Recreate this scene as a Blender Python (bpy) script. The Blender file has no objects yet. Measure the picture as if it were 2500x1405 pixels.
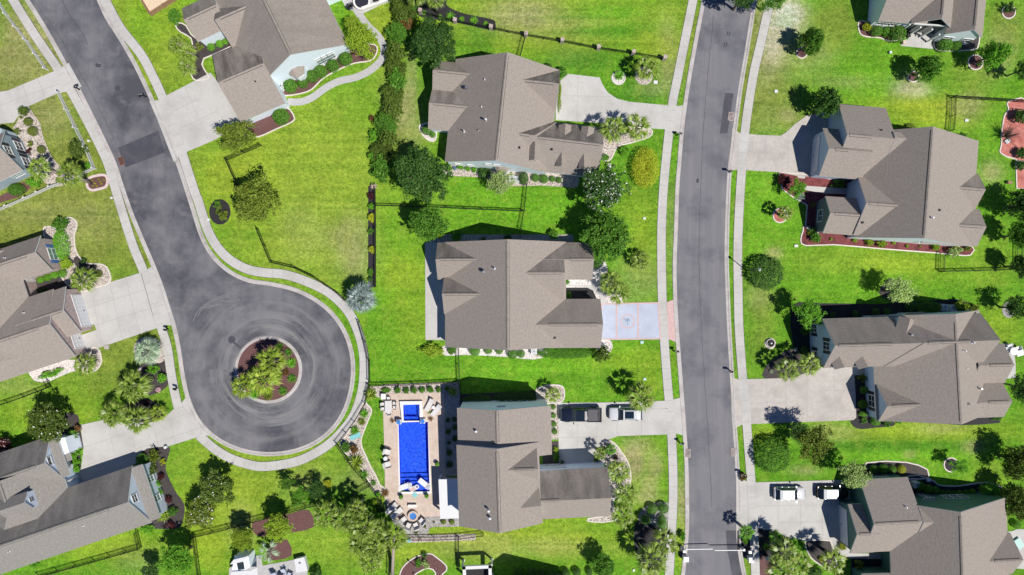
import bpy, bmesh, math, random
import numpy as np
from mathutils import Vector, Matrix
from mathutils.geometry import tessellate_polygon
random.seed(7)
R = math.radians
SC = bpy.context.scene
COL = SC.collection
# ------------------------------------------------------------------ camera, sky, sun, exposure
H = 94.0            # flying height of the camera in metres
S = 0.057           # metres per photo pixel on the ground
cam = bpy.data.cameras.new('camera'); cam.sensor_width = 36
cam.lens = 18.0 / (1250 * S / H); cam.clip_start = 1; cam.clip_end = 2000
cam_o = bpy.data.objects.new('camera', cam); COL.objects.link(cam_o)
cam_o.location = (0, 0, H); SC.camera = cam_o
EL = R(59)
SUN = Vector((0.785 * math.cos(EL), -0.62 * math.cos(EL), math.sin(EL))).normalized()
wd = bpy.data.worlds.new("World"); SC.world = wd; wd.use_nodes = True
nt = wd.node_tree; bg = nt.nodes['Background']
sky = nt.nodes.new('ShaderNodeTexSky'); sky.sky_type = 'NISHITA'; sky.sun_disc = False
sky.sun_elevation = EL; sky.sun_rotation = math.atan2(SUN.x, SUN.y)
sky.air_density = 1.0; sky.dust_density = 0.0; sky.ozone_density = 4.0
tint = nt.nodes.new('ShaderNodeMix'); tint.data_type = 'RGBA'; tint.blend_type = 'MULTIPLY'; tint.inputs[0].default_value = 1; tint.inputs[7].default_value = (.74, .9, 1.3, 1)
nt.links.new(sky.outputs[0], tint.inputs[6]); nt.links.new(tint.outputs[2], bg.inputs[0]); bg.inputs[1].default_value = 0.052
sl = bpy.data.lights.new('sun', 'SUN'); sl.energy = 4.9; sl.angle = R(0.5); sl.color = (1, 0.955, 0.89)
so = bpy.data.objects.new('sun', sl); COL.objects.link(so)
so.rotation_euler = SUN.to_track_quat('Z', 'Y').to_euler(); so.location = (60, -50, 90)
vs = SC.view_settings; vs.view_transform = 'Standard'; vs.look = 'None'; vs.gamma = 1; vs.exposure = 0.0
SC.cycles.max_bounces = 6; SC.cycles.transparent_max_bounces = 8
# ------------------------------------------------------------------ photo pixel -> metres
def W(px, py, z=0.0):
    k = S * (H - z) / H
    return Vector(((px - 1250) * k, (702.5 - py) * k, z))
def frame(ox, oy, s): return lambda x, y: (ox + x / s, oy + y / s)
FA = frame(0, 0, 2.99); FB = frame(400, 0, 2.99); FC = frame(900, 0, 2.99); FD = frame(1300, 0, 2.99); FE = frame(1850, 0, 2.989)
FF = frame(0, 430, 2.99); FG = frame(400, 430, 2.989); FH = frame(900, 430, 2.99); FI = frame(1300, 430, 2.99); FJ = frame(1850, 430, 2.989)
FK = frame(0, 900, 2.782); FL = frame(400, 900, 2.782); FM = frame(900, 900, 2.782); FN = frame(1300, 900, 2.782); FO = frame(1850, 900, 2.782)
Z1 = frame(820, 920, 7.394); Z2 = frame(900, 1090, 5.854); Z3 = frame(1340, 960, 7.393); Z5 = frame(1640, 1280, 9.615); Z6 = frame(1780, 1050, 6.691)
Z7 = frame(1800, 1250, 7.8125); Z8 = frame(540, 800, 7.027); Y1 = frame(0, 280, 5.621); Y2 = frame(0, 1040, 3.849); Y3 = frame(180, 780, 4.683)
Y4 = frame(540, 1240, 5.435); Y5 = frame(940, 1300, 4.032); Y6 = frame(2060, 0, 5.682); Y7 = frame(1880, 240, 3.697); Y8 = frame(2050, 1130, 5.109)
X1 = frame(1820, 720, 4.133); X2 = frame(2240, 400, 4.683); X3 = frame(2280, 680, 3.695); X4 = frame(2280, 200, 5.018); X5 = frame(860, 280, 3.697)
X6 = frame(1090, 380, 4.683); X7 = frame(320, 0, 7.025); X8 = frame(820, 0, 5.952); PX = frame(0, 0, 1)
def FR(f, pts): return [f(*p) for p in pts]
# ------------------------------------------------------------------ materials
MAT = {}
def nodes(name):
    m = bpy.data.materials.new(name); m.use_nodes = True; MAT[name] = m
    t = m.node_tree; return m, t, t.nodes['Principled BSDF']
def N(t, typ, **kw):
    n = t.nodes.new(typ)
    for k, v in kw.items(): setattr(n, k, v)
    return n
def mixc(t, fac, a, b, blend='MIX'):
    n = N(t, 'ShaderNodeMix', data_type='RGBA', blend_type=blend)
    for s, v in ((0, fac), (6, a), (7, b)):
        if hasattr(v, 'links'): t.links.new(v, n.inputs[s])
        elif s == 0: n.inputs[0].default_value = v
        else: n.inputs[s].default_value = (*v, 1) if len(v) == 3 else v
    return n.outputs[2]
def noise(t, vec, scale, detail=5, rough=.6, dist=0):
    n = N(t, 'ShaderNodeTexNoise'); n.inputs['Scale'].default_value = scale; n.inputs['Detail'].default_value = detail
    n.inputs['Roughness'].default_value = rough; n.inputs['Distortion'].default_value = dist
    if vec is not None: t.links.new(vec, n.inputs['Vector'])
    return n.outputs['Fac']
def ramp(t, fac, a, b):
    n = N(t, 'ShaderNodeMapRange'); n.inputs[1].default_value = a; n.inputs[2].default_value = b
    t.links.new(fac, n.inputs[0]); return n.outputs[0]
def mapping(t, vec, scale):
    n = N(t, 'ShaderNodeMapping'); n.inputs['Scale'].default_value = scale; t.links.new(vec, n.inputs[0]); return n.outputs[0]
def bump(t, b, h, strength, dist=.05):
    n = N(t, 'ShaderNodeBump'); n.inputs['Strength'].default_value = strength; n.inputs['Distance'].default_value = dist
    t.links.new(h, n.inputs['Height']); t.links.new(n.outputs[0], b.inputs['Normal'])
def pos(t): return N(t, 'ShaderNodeNewGeometry').outputs['Position']
def simple(name, c, c2=None, sc=6, c3=None, sc3=.5, rough=.8, metal=0, bmp=0, lo=.35, hi=.65, spec=.5):
    m, t, b = nodes(name)
    b.inputs['Roughness'].default_value = rough; b.inputs['Metallic'].default_value = metal
    b.inputs['Specular IOR Level'].default_value = spec
    if c2 is None and c3 is None:
        b.inputs['Base Color'].default_value = (*c, 1); return m
    p = pos(t); col = c; f = None
    if c2 is not None:
        f = noise(t, p, sc); col = mixc(t, ramp(t, f, lo, hi), c, c2)
    if c3 is not None:
        col = mixc(t, ramp(t, noise(t, p, sc3), .45, .7), col, c3)
    t.links.new(col, b.inputs['Base Color'])
    if bmp and f is not None: bump(t, b, f, bmp)
    return m
def gravel(name, cols, sc=7, gap=(.1, .09, .08)):
    m, t, b = nodes(name); p = pos(t); b.inputs['Roughness'].default_value = .9
    v = N(t, 'ShaderNodeTexVoronoi'); v.inputs['Scale'].default_value = sc; t.links.new(p, v.inputs['Vector'])
    cr = N(t, 'ShaderNodeValToRGB'); sp = N(t, 'ShaderNodeSeparateColor')
    t.links.new(v.outputs['Color'], sp.inputs[0]); t.links.new(sp.outputs[0], cr.inputs[0])
    el = cr.color_ramp.elements
    while len(el) < len(cols): el.new(.5)
    for i, c in enumerate(cols): el[i].position = i / (len(cols) - 1); el[i].color = (*c, 1)
    g = ramp(t, v.outputs['Distance'], .45, .85)
    t.links.new(mixc(t, g, cr.outputs[0], gap), b.inputs['Base Color'])
    bump(t, b, v.outputs['Distance'], -.5, .05); return m
def shingle(name, c1, c2, stain):
    m, t, b = nodes(name); b.inputs['Roughness'].default_value = .92; b.inputs['Specular IOR Level'].default_value = .2
    uv = N(t, 'ShaderNodeUVMap').outputs[0]
    br = N(t, 'ShaderNodeTexBrick'); br.inputs['Scale'].default_value = 1; br.inputs['Brick Width'].default_value = .36; br.inputs['Row Height'].default_value = .17
    br.inputs['Mortar Size'].default_value = .014; br.inputs['Mortar Smooth'].default_value = .6; br.inputs['Bias'].default_value = 0
    br.inputs['Color1'].default_value = (*c1, 1); br.inputs['Color2'].default_value = (*c2, 1); br.inputs['Mortar'].default_value = tuple(x * .55 for x in c1) + (1,)
    t.links.new(uv, br.inputs['Vector'])
    f1 = noise(t, uv, 5, 5, .85); col = mixc(t, ramp(t, f1, .36, .66), br.outputs['Color'], tuple(x * .82 for x in c1))
    col = mixc(t, ramp(t, noise(t, mapping(t, uv, (1.1, 1.5, 1)), 2.6, 6, .9), .42, .68), col, tuple(x * 1.08 for x in c2))
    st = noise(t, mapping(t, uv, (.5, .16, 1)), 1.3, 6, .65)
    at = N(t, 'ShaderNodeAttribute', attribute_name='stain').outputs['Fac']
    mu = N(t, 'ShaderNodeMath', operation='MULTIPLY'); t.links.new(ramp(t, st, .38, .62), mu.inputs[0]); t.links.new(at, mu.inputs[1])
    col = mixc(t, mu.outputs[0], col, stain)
    t.links.new(col, b.inputs['Base Color']); bump(t, b, br.outputs['Fac'], -.35, .02); return m
def siding(name, c, row=.18, dark=.8):
    m, t, b = nodes(name); b.inputs['Roughness'].default_value = .6
    sp = N(t, 'ShaderNodeSeparateXYZ'); t.links.new(pos(t), sp.inputs[0])
    md = N(t, 'ShaderNodeMath', operation='MODULO'); md.inputs[1].default_value = row; t.links.new(sp.outputs[2], md.inputs[0])
    f = ramp(t, md.outputs[0], row * .0, row * .12)
    t.links.new(mixc(t, f, tuple(x * dark for x in c), c), b.inputs['Base Color']); return m
def leafmat(name, dark, mid, light, transl=.2, gloss=.6, tint=.16):
    m, t, b = nodes(name)
    g = N(t, 'ShaderNodeNewGeometry'); cr = N(t, 'ShaderNodeValToRGB'); t.links.new(g.outputs['Random Per Island'], cr.inputs[0])
    el = cr.color_ramp.elements; el.new(.5)
    for i, c in enumerate((dark, mid, light)): el[i].position = i / 2; el[i].color = (*c, 1)
    cl = noise(t, g.outputs['Position'], .9, 3)
    cm = N(t, 'ShaderNodeMath', operation='MULTIPLY'); t.links.new(ramp(t, cl, .35, .7), cm.inputs[0]); cm.inputs[1].default_value = .45
    col = mixc(t, cm.outputs[0], cr.outputs[0], mid)
    oi = N(t, 'ShaderNodeObjectInfo'); hs = N(t, 'ShaderNodeHueSaturation')
    vr = N(t, 'ShaderNodeMapRange'); vr.inputs[3].default_value = 1 - tint; vr.inputs[4].default_value = 1 + tint
    t.links.new(oi.outputs['Random'], vr.inputs[0]); t.links.new(vr.outputs[0], hs.inputs['Value']); t.links.new(col, hs.inputs['Color'])
    t.links.new(hs.outputs[0], b.inputs['Base Color']); b.inputs['Roughness'].default_value = gloss; b.inputs['Specular IOR Level'].default_value = .22
    if transl:
        tr = N(t, 'ShaderNodeBsdfTranslucent'); t.links.new(hs.outputs[0], tr.inputs[0])
        mx = N(t, 'ShaderNodeMixShader'); mx.inputs[0].default_value = transl
        t.links.new(b.outputs[0], mx.inputs[1]); t.links.new(tr.outputs[0], mx.inputs[2])
        t.links.new(mx.outputs[0], t.nodes['Material Output'].inputs[0])
    return m
# lawn: colour attribute holds the grass kind (lush, yellow, dry), the shader adds the blades
m, t, b = nodes('lawn'); b.inputs['Roughness'].default_value = .9; b.inputs['Specular IOR Level'].default_value = .15
p = pos(t); at = N(t, 'ShaderNodeAttribute', attribute_name='turf').outputs['Color']
c = mixc(t, ramp(t, noise(t, mapping(t, p, (.04, 1, 1)), 1.1, 3, .6), .38, .62), at, (.76, .84, .76), 'MULTIPLY')
c = mixc(t, ramp(t, noise(t, p, 1.7, 8, .85), .41, .57), c, (.5, .56, .42), 'MULTIPLY')
c = mixc(t, ramp(t, noise(t, p, 4.5, 5, .9), .42, .57), c, (.52, .58, .5), 'MULTIPLY')
dry = N(t, 'ShaderNodeMath', operation='MULTIPLY'); t.links.new(ramp(t, noise(t, p, .55, 7, .72), .5, .72), dry.inputs[0]); dry.inputs[1].default_value = .42
c = mixc(t, dry.outputs[0], c, (.32, .40, .05))
c = mixc(t, ramp(t, noise(t, p, 3.6, 5, .85), .54, .74), c, (.42, .46, .12))
t.links.new(c, b.inputs['Base Color']); bump(t, b, noise(t, p, 14, 3, .8), .6, .06)
# asphalt with lengthwise wear and the tyre arcs of the turning circle
def asphalt(name, k, q, b0, b1):
    m, t, b = nodes(name); b.inputs['Roughness'].default_value = .85; p = pos(t)
    f = noise(t, p, 22, 4, .8); col = mixc(t, ramp(t, f, .3, .7), (.135 * k, .135 * k, .147 * k), (.195 * k, .193 * k, .203 * k))
    st = noise(t, mapping(t, p, (.9, .035, 1)), 1.2, 5, .65); col = mixc(t, ramp(t, st, .44, .66), col, (.195 * k, .19 * k, .195 * k))
    bl = noise(t, p, .16, 5, .65); col = mixc(t, ramp(t, bl, b0, b1), col, (.10 * q, .10 * q, .12 * q))
    bl2 = noise(t, p, .45, 5, .7); col = mixc(t, ramp(t, bl2, .55, .8), col, (.205 * k, .2 * k, .2 * k))
    cen = W(655, 903)
    sub = N(t, 'ShaderNodeVectorMath', operation='SUBTRACT'); sub.inputs[1].default_value = cen; t.links.new(p, sub.inputs[0])
    ln = N(t, 'ShaderNodeVectorMath', operation='LENGTH'); t.links.new(sub.outputs[0], ln.inputs[0])
    sx = N(t, 'ShaderNodeSeparateXYZ'); t.links.new(sub.outputs[0], sx.inputs[0])
    an = N(t, 'ShaderNodeMath', operation='ARCTAN2'); t.links.new(sx.outputs[1], an.inputs[0]); t.links.new(sx.outputs[0], an.inputs[1])
    cx = N(t, 'ShaderNodeCombineXYZ'); t.links.new(ln.outputs['Value'], cx.inputs[0]); t.links.new(an.outputs[0], cx.inputs[1])
    ring = noise(t, mapping(t, cx.outputs[0], (.8, .5, 1)), 1.1, 6, .66)
    msk = ramp(t, ln.outputs['Value'], 12.5, 7.0)
    mm = N(t, 'ShaderNodeMath', operation='MULTIPLY'); t.links.new(ramp(t, ring, .47, .62), mm.inputs[0]); t.links.new(msk, mm.inputs[1])
    col = mixc(t, mm.outputs[0], col, (.225 * k, .221 * k, .22 * k))
    t.links.new(col, b.inputs['Base Color']); bump(t, b, f, .3, .02)
asphalt('asphalt', 1., .96, .46, .68); asphalt('asphalt_old', .93, .66, .40, .62)
simple('asphalt_patch', (.045, .045, .058), (.07, .07, .085), 18, (.085, .084, .098), .7)
simple('concrete', (.475, .462, .432), (.52, .507, .475), 3, (.405, .39, .362), .3, .85)
simple('concrete_warm', (.44, .405, .365), (.50, .465, .42), 2.2, (.37, .34, .305), .4, .85)
simple('concrete_joint', (.36, .345, .32))
simple('curb', (.42, .39, .365), (.52, .49, .465), 4, (.34, .31, .29), .6)
simple('paver_grey', (.36, .35, .35), (.5, .49, .48), 7, rough=.85)
simple('paver_pink', (.52, .33, .31), (.62, .45, .42), 6)
simple('paver_tan', (.52, .415, .335), (.6, .5, .42), 2.5, (.48, .375, .3), .8)
simple('coping', (.72, .69, .65), (.78, .76, .73), 5)
simple('painted_blue', (.42, .46, .55), (.48, .52, .61), 2, (.39, .42, .51), .5)
simple('mulch_black', (.008, .007, .008), (.032, .029, .03), 14, bmp=.6)
simple('mulch_dark', (.025, .02, .02), (.085, .07, .066), 12, (.04, .032, .032), 1.2, bmp=.6)
simple('mulch_brown', (.085, .036, .033), (.17, .08, .072), 12, bmp=.6)
simple('mulch_red', (.12, .018, .02), (.25, .06, .06), 11, (.075, .012, .015), 1, bmp=.6)
simple('red_rock', (.42, .12, .09), (.6, .24, .2), 9, (.33, .075, .05), .9, bmp=.5)
simple('sand', (.6, .46, .31), (.74, .6, .44), 6)
gravel('gravel_tan', [(.38, .3, .24), (.56, .48, .41), (.7, .64, .58), (.48, .38, .33)], 8)
gravel('gravel_white', [(.62, .56, .53), (.78, .74, .71), (.7, .62, .6)], 9, (.3, .27, .25))
gravel('gravel_grey', [(.27, .25, .24), (.4, .375, .35), (.5, .47, .44)], 8, (.16, .15, .14))
simple('edging', (.6, .54, .47), (.72, .66, .6), 5)
simple('edging_pink', (.55, .42, .4), (.66, .54, .52), 5)
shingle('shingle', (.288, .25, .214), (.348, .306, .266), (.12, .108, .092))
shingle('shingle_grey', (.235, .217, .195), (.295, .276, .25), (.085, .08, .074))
simple('fascia_white', (.66, .66, .65)); simple('soffit', (.6, .6, .6))
siding('wall_white', (.82, .9, .98), dark=.9); siding('wall_blue', (.6, .7, .8)); siding('wall_grey', (.36, .45, .5)); siding('wall_green', (.075, .18, .155))
siding('wall_slate', (.13, .16, .2)); siding('wall_sky', (.45, .58, .72))
gravel('wall_brick', [(.42, .3, .27), (.55, .44, .41), (.48, .36, .34)], 5, (.35, .3, .28))
simple('trim_white', (.66, .66, .655), rough=.5); simple('door_white', (.72, .73, .74), rough=.5)
simple('shutter_dark', (.02, .022, .035), rough=.5); simple('shutter_blue', (.08, .18, .42), rough=.5)
simple('black_metal', (.012, .012, .013), rough=.45, metal=.3); simple('grey_metal', (.35, .36, .37), rough=.4, metal=.8)
simple('rust_iron', (.16, .07, .05), (.24, .12, .09), 10, rough=.8)
simple('wood', (.3, .15, .1), (.42, .24, .17), 8); simple('stone', (.4, .31, .28), (.6, .52, .48), 6, (.25, .18, .16), 3, bmp=.6)
simple('bark', (.09, .065, .05), (.17, .13, .1), 6, bmp=.5); simple('palm_bark', (.3, .235, .2), (.46, .38, .33), 9, bmp=.6)
m, t, b = nodes('glass_dark'); b.inputs['Base Color'].default_value = (.03, .045, .05, 1); b.inputs['Roughness'].default_value = .06
m, t, b = nodes('glass_green'); b.inputs['Base Color'].default_value = (.16, .28, .25, 1); b.inputs['Roughness'].default_value = .1
simple('white_plastic', (.68, .69, .7), rough=.4); simple('cushion_white', (.62, .6, .58), rough=.9); simple('teal_plastic', (.2, .52, .52), rough=.5); simple('pale_cover', (.42, .6, .56), rough=.6)
simple('pool_plaster', (.005, .08, .68), (.014, .13, .80), 3, rough=.6); simple('pool_deep', (.002, .025, .42), rough=.6)
m, t, b = nodes('water'); t.nodes.remove(b)
tr = N(t, 'ShaderNodeBsdfTransparent'); t.links.new(mixc(t, ramp(t, noise(t, pos(t), 3.2, 3, .6, 1.2), .4, .62), (.95, 1, 1), (.42, .62, .86)), tr.inputs[0])  # ripple light and shade painted into the water tint by noise
gl = N(t, 'ShaderNodeBsdfGlossy'); gl.inputs['Roughness'].default_value = .08; fz = N(t, 'ShaderNodeFresnel'); fz.inputs[0].default_value = 1.33
bp = N(t, 'ShaderNodeBump'); bp.inputs['Strength'].default_value = .6; bp.inputs['Distance'].default_value = .12
t.links.new(noise(t, pos(t), 2.6, 3, .6, .8), bp.inputs['Height'])
for s_ in (gl, fz): t.links.new(bp.outputs[0], s_.inputs['Normal'])
mx = N(t, 'ShaderNodeMixShader'); t.links.new(fz.outputs[0], mx.inputs[0]); t.links.new(tr.outputs[0], mx.inputs[1]); t.links.new(gl.outputs[0], mx.inputs[2])
t.links.new(mx.outputs[0], t.nodes['Material Output'].inputs[0])
# foliage
leafmat('leaf_dark', (0.021, 0.068, 0.012), (0.055, 0.143, 0.022), (0.137, 0.26, 0.052))
leafmat('leaf_mid', (0.036, 0.13, 0.012), (0.091, 0.247, 0.021), (0.208, 0.429, 0.046))
leafmat('leaf_bright', (0.065, 0.208, 0.013), (0.143, 0.39, 0.023), (0.299, 0.598, 0.058))
leafmat('leaf_olive', (.05, .09, .01), (.15, .215, .022), (.32, .38, .055))
leafmat('leaf_lime', (.13, .22, .012), (.27, .42, .025), (.45, .57, .06))
leafmat('leaf_pale', (0.156, 0.247, 0.052), (0.364, 0.52, 0.143), (0.715, 0.832, 0.364))
leafmat('leaf_yellow', (.17, .22, .01), (.39, .44, .018), (.68, .70, .06))
leafmat('leaf_maroon', (.03, .008, .01), (.09, .02, .025), (.17, .05, .055))
leafmat('leaf_rust', (.09, .045, .012), (.19, .10, .03), (.33, .2, .07))
leafmat('leaf_hedge', (.04, .075, .01), (.10, .165, .02), (.22, .31, .055))
leafmat('palm_leaf', (.03, .06, .01), (.16, .255, .026), (.44, .53, .13), .1, .35)
leafmat('palm_lime', (.05, .09, .01), (.22, .33, .025), (.5, .58, .11), .1, .35)
leafmat('palm_silver', (.08, .13, .06), (.24, .33, .2), (.5, .6, .42), .05, .4)
leafmat('palm_blue', (.05, .075, .065), (.19, .255, .225), (.47, .55, .52), .05, .4)
simple('petal_white', (.8, .78, .74)); simple('petal_pink', (.75, .5, .52)); simple('petal_blue', (.2, .3, .75))
# ------------------------------------------------------------------ mesh building
class MB:
    def __init__(s): s.v = []; s.f = []; s.m = []; s.uv = []; s.st = []
    def face(s, pts, m=0, uv=None, st=0.):
        i = len(s.v); s.v += [tuple(p) for p in pts]; s.f.append(tuple(range(i, i + len(pts)))); s.m.append(m); s.uv.append(uv); s.st.append(st)
    def mesh(s, vs, fs, m=0):
        i = len(s.v); s.v += [tuple(p) for p in vs]
        for f in fs: s.f.append(tuple(k + i for k in f)); s.m.append(m); s.uv.append(None); s.st.append(0)
    def box(s, c, d, a=0, m=0, tilt=0):
        x, y, z = (k / 2 for k in d); M = Matrix.Rotation(a, 3, 'Z') @ Matrix.Rotation(tilt, 3, 'Y'); c = Vector(c)
        vs = [c + M @ Vector((i * x, j * y, k * z)) for k in (-1, 1) for j in (-1, 1) for i in (-1, 1)]
        s.mesh(vs, [(0, 2, 3, 1), (4, 5, 7, 6), (0, 1, 5, 4), (2, 6, 7, 3), (0, 4, 6, 2), (1, 3, 7, 5)], m)
    def prism(s, poly, z0, z1, m=0, ms=None):
        n = len(poly); ms = m if ms is None else ms
        lo = [(p[0], p[1], z0) for p in poly]; hi = [(p[0], p[1], z1) for p in poly]
        tri = tessellate_polygon([[Vector(p) for p in hi]])
        ar = sum(poly[k][0] * poly[(k + 1) % n][1] - poly[(k + 1) % n][0] * poly[k][1] for k in range(n))
        fs = []
        for a, b_, c_ in tri:
            A, B, C = Vector(hi[a]), Vector(hi[b_]), Vector(hi[c_])
            fs.append((a, b_, c_) if (B - A).cross(C - A).z > 0 else (a, c_, b_))
        s.mesh(hi, fs, m)
        if z1 > z0:
            side = [(k, (k + 1) % n, n + (k + 1) % n, n + k) for k in range(n)]
            if ar < 0: side = [f[::-1] for f in side]
            s.mesh(lo + hi, side, ms)
    def cyl(s, p, r, h, n=12, r2=None, m=0, cap=True):
        r2 = r if r2 is None else r2; x, y, z = p
        vs = [(x + r * math.cos(2 * math.pi * k / n), y + r * math.sin(2 * math.pi * k / n), z) for k in range(n)]
        vs += [(x + r2 * math.cos(2 * math.pi * k / n), y + r2 * math.sin(2 * math.pi * k / n), z + h) for k in range(n)]
        fs = [(k, (k + 1) % n, n + (k + 1) % n, n + k) for k in range(n)]
        if cap: fs.append(tuple(range(n, 2 * n)))
        s.mesh(vs, fs, m)
    def ring(s, p, r0, r1, z0, z1, n=40, m=0):
        x, y = p[:2]; c = [(math.cos(2 * math.pi * k / n), math.sin(2 * math.pi * k / n)) for k in range(n)]
        vs = [(x + r * a, y + r * b_, z) for r, z in ((r0, z0), (r0, z1), (r1, z1), (r1, z0)) for a, b_ in c]
        fs = [(q * n + k, q * n + (k + 1) % n, (q + 1) * n + (k + 1) % n, (q + 1) * n + k) for q in range(3) for k in range(n)]
        s.mesh(vs, [f[::-1] for f in fs], m)
    def tube(s, pts, rs, n=6, m=0):
        pts = [Vector(p) for p in pts]; vs = []
        if not hasattr(rs, '__len__'): rs = [rs] * len(pts)
        for i, p in enumerate(pts):
            d = (pts[min(i + 1, len(pts) - 1)] - pts[max(i - 1, 0)]).normalized()
            a = d.orthogonal().normalized(); b_ = d.cross(a)
            vs += [p + rs[i] * (a * math.cos(2 * math.pi * k / n) + b_ * math.sin(2 * math.pi * k / n)) for k in range(n)]
        fs = [(i * n + k, i * n + (k + 1) % n, (i + 1) * n + (k + 1) % n, (i + 1) * n + k) for i in range(len(pts) - 1) for k in range(n)]
        fs += [tuple(range(n))[::-1], tuple((len(pts) - 1) * n + k for k in range(n))]
        s.mesh(vs, fs, m)
    def dome(s, p, rx, ry, rz, n=14, r=6, m=0, z0=0.):
        vs = []; x, y, z = p
        for j in range(r):
            a = z0 + (math.pi / 2 - z0) * j / r
            vs += [(x + rx * math.cos(a) * math.cos(2 * math.pi * k / n), y + ry * math.cos(a) * math.sin(2 * math.pi * k / n), z + rz * math.sin(a)) for k in range(n)]
        vs.append((x, y, z + rz))
        fs = [(j * n + k, j * n + (k + 1) % n, (j + 1) * n + (k + 1) % n, (j + 1) * n + k) for j in range(r - 1) for k in range(n)]
        fs += [((r - 1) * n + k, (r - 1) * n + (k + 1) % n, r * n) for k in range(n)]
        s.mesh(vs, fs, m)
    def data(s, name, mats, off=None, smooth=False):
        v = s.v if off is None else [(a[0] - off[0], a[1] - off[1], a[2] - off[2]) for a in s.v]
        me = bpy.data.meshes.new(name); me.from_pydata(v, [], s.f)
        for k in (mats if isinstance(mats, (list, tuple)) else [mats]): me.materials.append(MAT[k])
        me.polygons.foreach_set('material_index', s.m)
        if any(u is not None for u in s.uv):
            l = me.uv_layers.new(name='UVMap'); d = []
            for f, u in zip(s.f, s.uv): d += [c for q in (u or [(0, 0)] * len(f)) for c in q]
            l.data.foreach_set('uv', d)
            a = me.attributes.new('stain', 'FLOAT', 'FACE'); a.data.foreach_set('value', s.st)
        if smooth: me.polygons.foreach_set('use_smooth', [True] * len(s.f))
        me.update(); return me
    def build(s, name, mats, parent=None, off=None, smooth=False):
        if parent is not None:
            r = parent
            while r.parent: r = r.parent
            off = r.location
        o = bpy.data.objects.new(name, s.data(name, mats, off, smooth)); COL.objects.link(o)
        if parent is not None: o.parent = parent
        elif off is not None: o.location = off
        return o
def tag(o, label=None, cat=None, group=None, kind=None):
    for k, v in (('label', label), ('category', cat), ('group', group), ('kind', kind)):
        if v: o[k] = v
    return o
def thing(name, label, cat, loc, group=None):
    o = bpy.data.objects.new(name, None); COL.objects.link(o); o.location = loc; o.empty_display_size = .3
    return tag(o, label, cat, group)
def obj(name, me, parent=None, loc=(0, 0, 0), rz=0, sc=(1, 1, 1)):
    o = bpy.data.objects.new(name, me); COL.objects.link(o); o.location = loc; o.rotation_euler = (0, 0, rz); o.scale = sc
    if parent is not None: o.parent = parent
    return o
def copy_tree(o, parent=None):
    c = o.copy(); COL.objects.link(c); c.parent = parent
    for ch in list(o.children): copy_tree(ch, c)
    return c
def struct(mb, name, mats): return tag(mb.build(name, mats), kind='structure')
def smooth_line(pts, n=6, closed=False):
    P = [Vector((p[0], p[1])) for p in pts]; out = []; L = len(P); rng = range(L) if closed else range(L - 1)
    for i in rng:
        a, b_, c_, d = (P[(i - 1) % L], P[i], P[(i + 1) % L], P[(i + 2) % L]) if closed else (P[max(i - 1, 0)], P[i], P[i + 1], P[min(i + 2, L - 1)])
        for k in range(n):
            u = k / n
            out.append(.5 * (2 * b_ + (c_ - a) * u + (2 * a - 5 * b_ + 4 * c_ - d) * u * u + (3 * b_ - a - 3 * c_ + d) * u ** 3))
    if not closed: out.append(P[-1])
    return out
def normals2(P, closed=False):
    out = []; L = len(P)
    for i in range(L):
        a = P[(i - 1) % L] if closed or i > 0 else P[i]; c_ = P[(i + 1) % L] if closed or i < L - 1 else P[i]
        d = (c_ - a); d = d.normalized() if d.length > 1e-9 else Vector((1, 0)); out.append(Vector((-d.y, d.x)))
    return out
def metres(pts): return [W(*p).to_2d() for p in pts]
def sweep(mb, P, prof, closed=False, m=0):
    """prof: list of (offset to the left of travel, z)"""
    nn = normals2(P, closed); k = len(prof); vs = [(p.x + n_.x * o, p.y + n_.y * o, z) for p, n_ in zip(P, nn) for o, z in prof]
    L = len(P); rng = range(L) if closed else range(L - 1)
    fs = [(i * k + j, ((i + 1) % L) * k + j, ((i + 1) % L) * k + j + 1, i * k + j + 1) for i in rng for j in range(k - 1)]
    mb.mesh(vs, fs, m)
def along(P, step):
    """points every step metres with their direction"""
    out = []; acc = 0; nxt = step
    for a, b_ in zip(P, P[1:]):
        L = (b_ - a).length
        while acc + L >= nxt:
            u = (nxt - acc) / L; out.append((a.lerp(b_, u), (b_ - a).normalized())); nxt += step
        acc += L
    return out
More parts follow.
